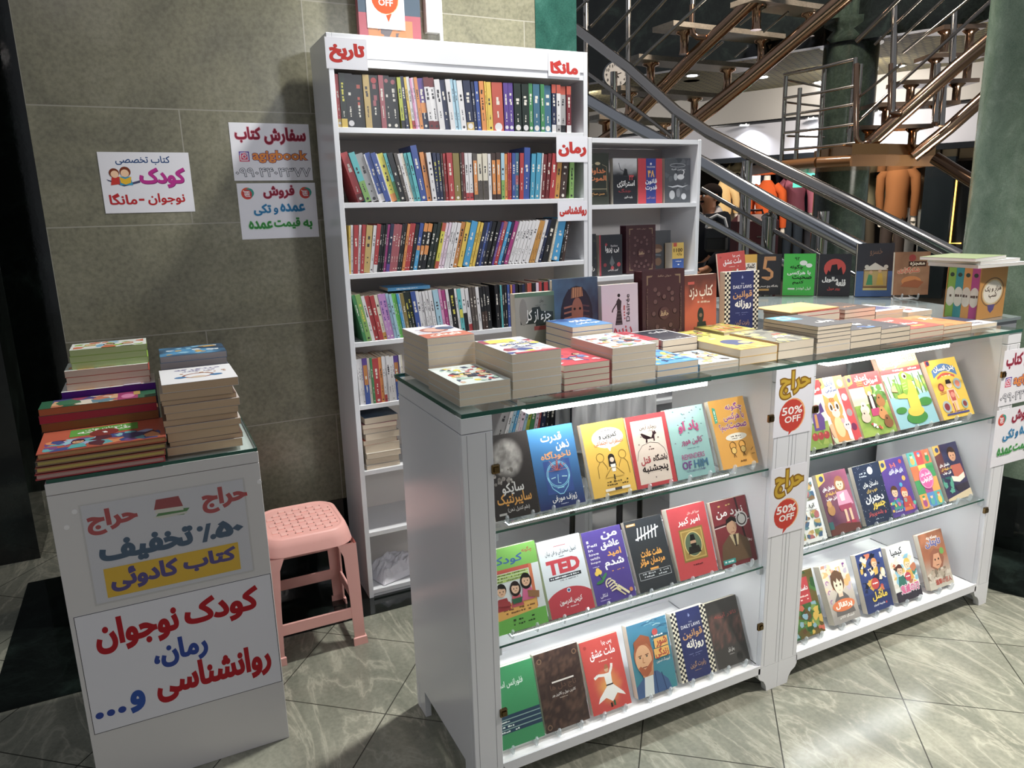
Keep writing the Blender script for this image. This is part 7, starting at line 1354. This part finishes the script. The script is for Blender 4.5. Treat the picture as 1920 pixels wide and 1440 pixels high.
sp('beam', MB().tube(zline([(1752, 296, 6.6), (1790, 320, 6.5), (1840, 350, 6.3)]), .055, '#6a5444', 'chrome', 14))
for ax, ay, bx, by, d in ((1612, 243, 1750, 246, 6.6), (1640, 200, 1800, 206, 6.55), (1690, 158, 1836, 160, 6.5), (1745, 108, 1850, 106, 6.45), (1770, 54, 1850, 46, 6.4)):
    A = far(ax, ay, d); B = far(bx, by, d); B.z = A.z; dn = Vector((-(B-A).y, (B-A).x, 0)).normalized(); dn = dn if dn.dot(fw) > 0 else -dn
    Q = [A, B, B+dn*.28, A+dn*.28]; sp('tread', MB().prism([(p.x, p.y) for p in Q], A.z, A.z+.035, '#5a4c42', 'lacquer'))
    for t in (.2, .8): p = A+(B-A)*t+dn*.1; sp('tread_support', MB().lathe([(.07, -.001), (.035, -.03), (.035, -.17)], (p.x, p.y, A.z), BRONZE, 'chrome', 14))
for x0, y0, x1, y1, r in ((1606, 78, 1690, -6, .022), (1640, 84, 1730, -4, .013), (1672, 88, 1772, -4, .013), (1692, 100, 1822, -6, .013), (1604, 232, 1864, -4, .014), (1600, 190, 1690, 120, .012)):
    sp('guard_rod', MB().tube([far(x0, y0, 6.45), far(x1, y1, 6.1)], r, '#8f8780', 'chrome', 8))
for px, y0, y1 in ((1676, 212, 6), (1788, 118, 20), (1756, 230, 120), (1768, 236, 150)): sp('guard_post', MB().tube([far(px-3, y0, 6.3), far(px+2, y1, 6.3)], .026, STEEL, 'chrome', 10))
sp('bent_tube', MB().tube([far(1606, 120, 6.4), far(1605, 255, 6.4), far(1609, 266, 6.4), far(1618, 270, 6.4), far(1632, 266, 6.35)], .024, BRONZE, 'chrome', 10)); sp('bent_tube', MB().tube([far(1671, 120, 6.3), far(1669, 204, 6.3), far(1673, 212, 6.3), far(1690, 214, 6.25)], .022, BRONZE, 'chrome', 10))

# ---- shop window: clothes on mannequins
def dressed(px, ys, yh, wpx, off, col, trou, label, inner=None, arm=True, hand='#d9cfc4', sc=1.):
    P = pb(px, ys, off); d = (P-CAMP).dot(fw); hw = wpx/2*d/FPX; zs = P.z; zh = pb(px, yh, off).z
    root = empty('mannequin', (P.x, P.y, .0), label=label, cat='mannequin'); Mz = Matrix.Rotation(math.atan2(BA.y, BA.x), 4, 'Z')
    root.matrix_basis = Matrix.Translation((P.x, P.y, 0)) @ Mz
    def ring(z, rx, ry, x=0, y=0, n=16): return [(x+rx*math.cos(2*math.pi*k/n), y+ry*math.sin(2*math.pi*k/n), z) for k in range(n)]
    def loft(rings, c, mat='cloth'):
        n = len(rings[0]); vs = sum(rings, []); m_ = MB().add(vs, [(i*n+k, i*n+(k+1) % n, (i+1)*n+(k+1) % n, (i+1)*n+k) for i in range(len(rings)-1) for k in range(n)], c, mat, True)
        return m_.add(rings[0], [tuple(reversed(range(n)))], c, mat).add(rings[-1], [tuple(range(n))], c, mat)
    H = zs-zh; tw = hw*.68
    loft([ring(zh, tw*.95, .12), ring(zh+H*.1, tw, .13), ring(zh+H*.45, tw*.9, .125), ring(zh+H*.75, tw*1.02, .14), ring(zh+H*.92, tw*.95, .12), ring(zs, tw*.62, .085), ring(zs+.05, .06, .06)], col).build('jacket', root)
    if inner: MB().box((-.03, -.148, zh+H*.1), (.035, -.125, zs-.02), inner, 'cloth', bev=.004).build('inner_shirt', root)
    MB().lathe([(.05, 0), (.045, .08), (.0455, .085)], (0, 0, zs+.03), hand, 'plastic', 12).build('neck', root)
    if arm:
        for s in (-1, 1):
            MB().tube([(s*tw*.8, 0, zs-.03), (s*hw*.95, -.01, zs-.12), (s*hw*1.02, -.04, zs-H*.5), (s*hw*.95, -.09, zh+H*.06)], [.06, .062, .055, .045], col, 'cloth', 12).build('sleeve', root)
            hm = MB().tube([(s*hw*.95, -.09, zh+H*.06), (s*hw*.94, -.1, zh-.03)], [.026, .034], hand, 'plastic', 8)
            for f in range(4): hm.tube([(s*hw*.94+(f-1.5)*.014, -.1, zh-.03), (s*hw*.94+(f-1.5)*.013, -.108, zh-.075-.008*(f in (1, 2))), (s*hw*.94+(f-1.5)*.012, -.1, zh-.1-.008*(f in (1, 2)))], [.009, .008, .006], hand, 'plastic', 6)
            hm.tube([(s*hw*.94-s*.02, -.11, zh-.01), (s*hw*.94-s*.045, -.125, zh-.05)], [.01, .008], hand, 'plastic', 6); hm.build('hand', root)
    for s in (-1, 1): loft([ring(.36, .05, .06, s*.075), ring(.8, .062, .07, s*.08), ring(zh+.06, tw*.5, .1, s*tw*.42)], trou).build('trouser_leg', root)
    MB().lathe([(.16, .3415), (.16, .355)], (0, 0, 0), '#2a2a2c', 'lacquer', 20).build('base', root)
    return root
dressed(1438, 345, 432, 62, -.3, '#c0552c', '#4a5668', 'mannequin in a rust orange jacket behind the chrome rails', '#2f5a50')
dressed(1492, 334, 402, 58, -.55, '#c8788c', '#2a3038', 'mannequin in a pink jacket in the shop window', '#3a3c3a')
dressed(1437, 300, 372, 50, -1.2, '#23252e', '#2c2e34', 'mannequin in a dark blazer over a white shirt'.replace('over', 'with'), '#d4d8e0')
dressed(1357, 346, 402, 46, -.4, '#e8c48c', '#6a584c', 'mannequin in a lit cream sweater beside the man')
dressed(1388, 308, 352, 58, -1.65, '#c9b792', '#8a7a68', 'mannequin in a beige printed sweatshirt high in the shop window')
dressed(1630, 330, 392, 46, -.85, '#77705a', '#4a4238', 'mannequin in a khaki sweater behind the dark column')
dressed(1686, 312, 410, 62, -.25, '#7a4f30', '#39302c', 'mannequin in a brown bomber jacket with magenta lining', '#a82a6a')
dressed(1730, 318, 392, 50, -.7, '#8a6c50', '#d8d4d0', 'mannequin in a tan quilted jacket and white trousers')
dressed(1512, 352, 398, 40, -.9, '#3c4a58', '#3a3a40', 'mannequin in a slate blue top beside the dark column', hand='#e8dcc4')
# lettering boards in the window
def board(px0, py0, px1, py1, off, c, t, tc, label, cat='sign'):
    a, z1 = sl(px0, py0, off); b, z0 = sl(px1, py1, off); w = abs(a-b); y = BC-off
    mb = MB().box((0, 0, 0), (w, .02, z1-z0), c, 'paper'); A_ = Art(mb, (0, 0, 0), (1, 0, 0), (0, 0, 1), (0, -1, 0), w, z1-z0, 'paper', .0006)
    A_.T(t, .94, .1, .08, .5, tc, .03) if False else A_.T(t, .1, .12, .92, .5, tc, .04)
    # local x runs along BA, which is leftwards in view; turn the board to read properly
    M = BMAT @ Matrix.Translation((max(a, b), y, z0)) @ Matrix.Scale(-1, 4, (1, 0, 0)) if False else Matrix.Translation(BMAT @ Vector((max(a, b), y, z0))) @ Matrix.Rotation(math.atan2(-BA.y, -BA.x), 4, 'Z')
    o = tag(mb.build('shop_sign', None, M), label, cat)
    for x in (.05, w-.05): MB().tube([(x, .01, z1-z0-.001), (x, .01, zf0-z0-.069)], .004, '#3a3a3c', 'chrome', 6).build('hanging_rod', o)
    return o
board(1489, 306, 1532, 350, -.03, '#4fc0a4', 'DSQ2', '#12201e', 'turquoise sign with black letters high in the shop window')
p = pb(1383, 336, -1.45); o = MB(); A_ = Art(o, (0, 0, 0), (1, 0, 0), (0, 0, 1), (0, -1, 0), .3, .12, 'paper', .001); o.box((0, 0, 0), (.3, .003, .12), '#c9b792', 'cloth'); A_.T('DSQ', .06, .2, .94, .86, '#22201e', .05)
tag(o.build('print_panel', None, Matrix.Translation(p-BA*0+BA*.15) @ Matrix.Rotation(math.atan2(-BA.y, -BA.x), 4, 'Z')), 'beige cloth panel with black capital letters in the shop window', 'panel')
# black shop door frame, neon strip and folded clothes
struct(bgb(MB(), 1737, 296, 1764, 560, .05, .12, '#14181b', 'lacquer').build('trim_17'))
ns = MB(); a = sl(1794, 336, -.2)[0]; b = sl(1782, 456, -.2)[0]; z1, z0 = sl(1794, 336, -.2)[1], sl(1786, 456, -.2)[1]
ns.tube([BMAT @ Vector((a, BC+.2, z1)), BMAT @ Vector((a, BC+.2, z0)), BMAT @ Vector((a-.12, BC+.2, z0))], .008, None, 'neon', 8); nsb = ns.build('neon_strip'); MB().box((a-.2, BC+.215, .341), (a+.08, BC+.25, z1+.1), '#16181a', 'lacquer', M=BMAT).build('backing_panel', nsb); tag(nsb, 'orange neon strip on the shop wall beside the green column', 'neon light')
MB_ = MB(); q = random.Random(6); k = 0
for r in range(5):
    zr = .5+.36*r; s_a = sl(1815, 400, -1.2)[0]
    for c in range(5):
        k += 1; col = q.choice(['#c8b89c', '#8a7a64', '#a89880', '#6a5c50', '#d8ccb8', '#5a6068'])
        o = MB().box((s_a+.02+.2*c, BC+1.25, zr), (s_a+.19+.2*c, BC+1.55, zr+.08+.14*q.random()), col, 'cloth', M=BMAT, bev=.012).build('folded_clothes'); tag(o, 'pile of folded clothes on the lit shelves beside the black door frame', 'clothes', 'folded clothes on the shop shelves')
sh = empty('clothes_shelving', BMAT @ Vector((s_a+.5, BC+1.4, 0)), label='shelving with folded clothes behind the neon strip', cat='shelving'); inv = Matrix.Translation(-sh.location)
root = sh
for r in range(5): sp('shelf_board', MB().box((s_a-.02, BC+1.22, .475+.36*r), (s_a+1.04, BC+1.6, .4995+.36*r), '#4a4038', 'paper', M=BMAT))
for c in (-.05, 1.04): sp('upright', MB().box((s_a+c, BC+1.22, .34), (s_a+c+.03, BC+1.6, 2.2), '#4a4038', 'paper', M=BMAT))
o = MB(); bgb(o, 1405, 330, 1421, 402, -.9, .03, None, 'lit_shop'); tag(o.build('light_panel'), 'glowing narrow panel between the mannequins', 'light panel')

# ---- the man behind the railing
def skin(name, V, E, rad, mat, col, parent=None, lv=1):
    me = bpy.data.meshes.new(name); me.from_pydata([tuple(v) for v in V], E, []); me.materials.append(MATS[mat]); o = bpy.data.objects.new(name, me); COL.objects.link(o)
    if parent: o.parent = parent
    m_ = o.modifiers.new('skin', 'SKIN')
    for i, r in enumerate(rad): me.skin_vertices[0].data[i].radius = r if isinstance(r, tuple) else (r, r)
    me.skin_vertices[0].data[0].use_root = True
    s_ = o.modifiers.new('sub', 'SUBSURF'); s_.levels = lv; s_.render_levels = lv
    return o
def skin_flat(name, V, E, rad, mat, col, parent, M=None, lv=2):
    o = skin('tmp', V, E, rad, mat, col, None, lv); dg = bpy.context.evaluated_depsgraph_get(); dg.update(); me = o.evaluated_get(dg).to_mesh()
    mb = MB().add([tuple(v.co) for v in me.vertices], [tuple(p.vertices) for p in me.polygons], col, mat, True); o.evaluated_get(dg).to_mesh_clear(); bpy.data.objects.remove(o)
    return mb.build(name, parent, M)
hc = far(1330, 370, 6.3); gx, gy = hc.x, hc.y
face_dir = (-rt*.93+Vector((-fw.x, -fw.y, 0)).normalized()*.37); face_dir.z = 0; face_dir.normalize()
MM = Matrix.Translation((gx, gy, 0)) @ Matrix.Rotation(math.atan2(face_dir.y, face_dir.x)+R(90), 4, 'Z')   # figure faces local -y
hz = hc.z; k = hz/1.52
V = [(0, 0, .93), (0, 0, 1.1), (0, .0, 1.28), (0, .01, 1.38), (0, -.005, 1.45), (0, -.012, 1.50), (0, -.008, 1.57),
     (-.1, 0, .88), (-.11, -.01, .5), (-.11, .02, .09), (-.11, -.1, .03), (.1, 0, .88), (.11, -.01, .5), (.11, .02, .09), (.11, -.1, .03),
     (-.17, .01, 1.34), (-.23, .02, 1.08), (-.2, -.14, .92), (-.17, -.2, .9), (.17, .01, 1.34), (.23, .02, 1.08), (.2, -.14, .92), (.17, -.2, .9)]
V = [(x*k, y*k, z*k) for x, y, z in V]
E = [(0, 1), (1, 2), (2, 3), (3, 4), (4, 5), (5, 6), (0, 7), (7, 8), (8, 9), (9, 10), (0, 11), (11, 12), (12, 13), (13, 14), (2, 15), (15, 16), (16, 17), (17, 18), (2, 19), (19, 20), (20, 21), (21, 22)]
rad = [.13, .13, .14, .055, .062, .083, .078, .09, .06, .045, .04, .09, .06, .045, .04, .06, .048, .036, .03, .06, .048, .036, .03]
man = skin_flat('person', V, E, rad, 'skin', '#b07a5c', None, MM); tag(man, 'man in a black jacket with a pale collar, seen in profile behind the railing', 'person')
def H(x, y, z): return (x*k, y*k, z*k)
hm = MB()
for i in range(1): hm.ball(H(0, .018, 1.562), .098*k, '#1c1614', 'cloth', 20, 12, squash=(.86, 1.02, .78))
hm.ball(H(0, .05, 1.52), .078*k, '#1c1614', 'cloth', 16, 10, squash=(.98, .8, 1.0)); hm.build('hair', man)
fc = MB().tube([H(0, -.083, 1.535), H(0, -.108, 1.505), H(0, -.09, 1.495)], [.008*k, .013*k, .01*k], '#a87054', 'skin', 8)
for s in (-1, 1): fc.ball(H(s*.08, .012, 1.515), .026*k, '#a87054', 'skin', 10, 8, squash=(.4, .8, 1.2)); fc.ball(H(s*.032, -.082, 1.532), .011*k, '#e8e2dc', 'skin', 8, 6); fc.ball(H(s*.032, -.091, 1.532), .006*k, '#1c1412', 'skin', 8, 6)
fc.tube([H(-.03, -.086, 1.47), H(.03, -.086, 1.47)], .006*k, '#8a4a40', 'skin', 8); fc.build('face_features', man)
MB().tube([H(-.036, -.084, 1.484), H(0, -.094, 1.488), H(.036, -.084, 1.484)], .008*k, '#1c1614', 'cloth', 8).build('moustache', man)
MB().tube([H(-.05, -.08, 1.553), H(-.032, -.09, 1.556), H(-.015, -.088, 1.552)], .005*k, '#1c1614', 'cloth', 6).tube([H(.05, -.08, 1.553), H(.032, -.09, 1.556), H(.015, -.088, 1.552)], .005*k, '#1c1614', 'cloth', 6).build('eyebrows', man)
JV = [V[0], V[1], V[2], (0, .0, 1.36*k), V[15], V[16], V[17], V[19], V[20], V[21]]
skin_flat('jacket', JV, [(0, 1), (1, 2), (2, 3), (2, 4), (4, 5), (5, 6), (2, 7), (7, 8), (8, 9)], [.165, .16, .165, .085, .085, .07, .055, .085, .07, .055], 'cloth', '#1d1f24', man)
MB().tube([H(-.1, -.05, 1.31), H(-.075, .05, 1.40), H(0, .085, 1.42), H(.075, .05, 1.40), H(.1, -.05, 1.31)], [.02*k, .034*k, .036*k, .034*k, .02*k], '#a9a5a6', 'cloth', 10).build('collar', man)
skin_flat('trousers', [V[0], V[7], V[8], (V[9][0], V[9][1], .1*k), V[11], V[12], (V[13][0], V[13][1], .1*k)], [(0, 1), (1, 2), (2, 3), (0, 4), (4, 5), (5, 6)], [.15, .1, .075, .06, .1, .075, .06], 'cloth', '#2a2c32', man)
for s in (0, 1):
    b = V[17+4*s]; e = V[18+4*s]; h_ = MB().tube([b, e], [.03, .036], '#b07a5c', 'skin', 8)
    for f in range(4): h_.tube([(e[0]+(f-1.5)*.017, e[1]-.01, e[2]), (e[0]+(f-1.5)*.016, e[1]-.05-.008*(f in (1, 2)), e[2]-.015), (e[0]+(f-1.5)*.014, e[1]-.06, e[2]-.045)], [.0095, .009, .007], '#b07a5c', 'skin', 6)
    sg = 1 if s == 0 else -1; h_.tube([(e[0]+sg*.03, e[1]+.01, e[2]), (e[0]+sg*.05, e[1]-.025, e[2]-.02)], [.011, .009], '#b07a5c', 'skin', 6); h_.build('hand', man)
bp = far(1343, 446, 5.95)
o = MB().box((-.09, -.05, -.11), (.09, .05, .09), '#17181b', 'leather', bev=.02).build('shoulder_bag', None, Matrix.Translation(bp) @ Matrix.Rotation(-YAW-R(14), 4, 'Z')); tag(o, 'black shoulder bag with pale strap held in front of the man', 'bag')
MB().tube([(-.08, 0, .08), (-.06, .0, .15), (0, 0, .18), (.06, 0, .15), (.08, 0, .08)], .012, '#c8c8ca', 'cloth', 8).build('strap', o); MB().box((-.085, -.056, .0), (.085, -.0505, .08), '#22242a', 'leather', bev=.002).build('flap', o)
# maroon suitcase on a dark crate behind the railing
sc_ = far(1414, 440, 5.7); zt_ = far(1400, 402, 5.7).z; Ms = Matrix.Translation((sc_.x, sc_.y, 0)) @ Matrix.Rotation(-YAW-R(18), 4, 'Z')
tag(MB().box((-.24, -.14, 0), (.24, .14, zt_-.82), '#26221f', 'paper', bev=.005).build('crate', None, Ms), 'dark crate under the maroon suitcase', 'crate')
su = MB().box((-.175, -.11, zt_-.815), (.175, .11, zt_), '#4e2226', 'leather', bev=.05).build('suitcase', None, Ms); tag(su, 'maroon soft suitcase standing behind the chrome railing', 'suitcase')
MB().box((-.12, -.114, zt_-.17), (-.03, -.1105, zt_-.163), '#b8b0a8', 'chrome').box((.02, -.114, zt_-.17), (.11, -.1105, zt_-.163), '#b8b0a8', 'chrome').build('zip', su); MB().tube([(-.06, 0, zt_-.01), (-.05, 0, zt_+.03), (.05, 0, zt_+.03), (.06, 0, zt_-.01)], .01, '#2a1618', 'leather', 8).build('handle', su)
bpy.data.curves.remove(_cu)
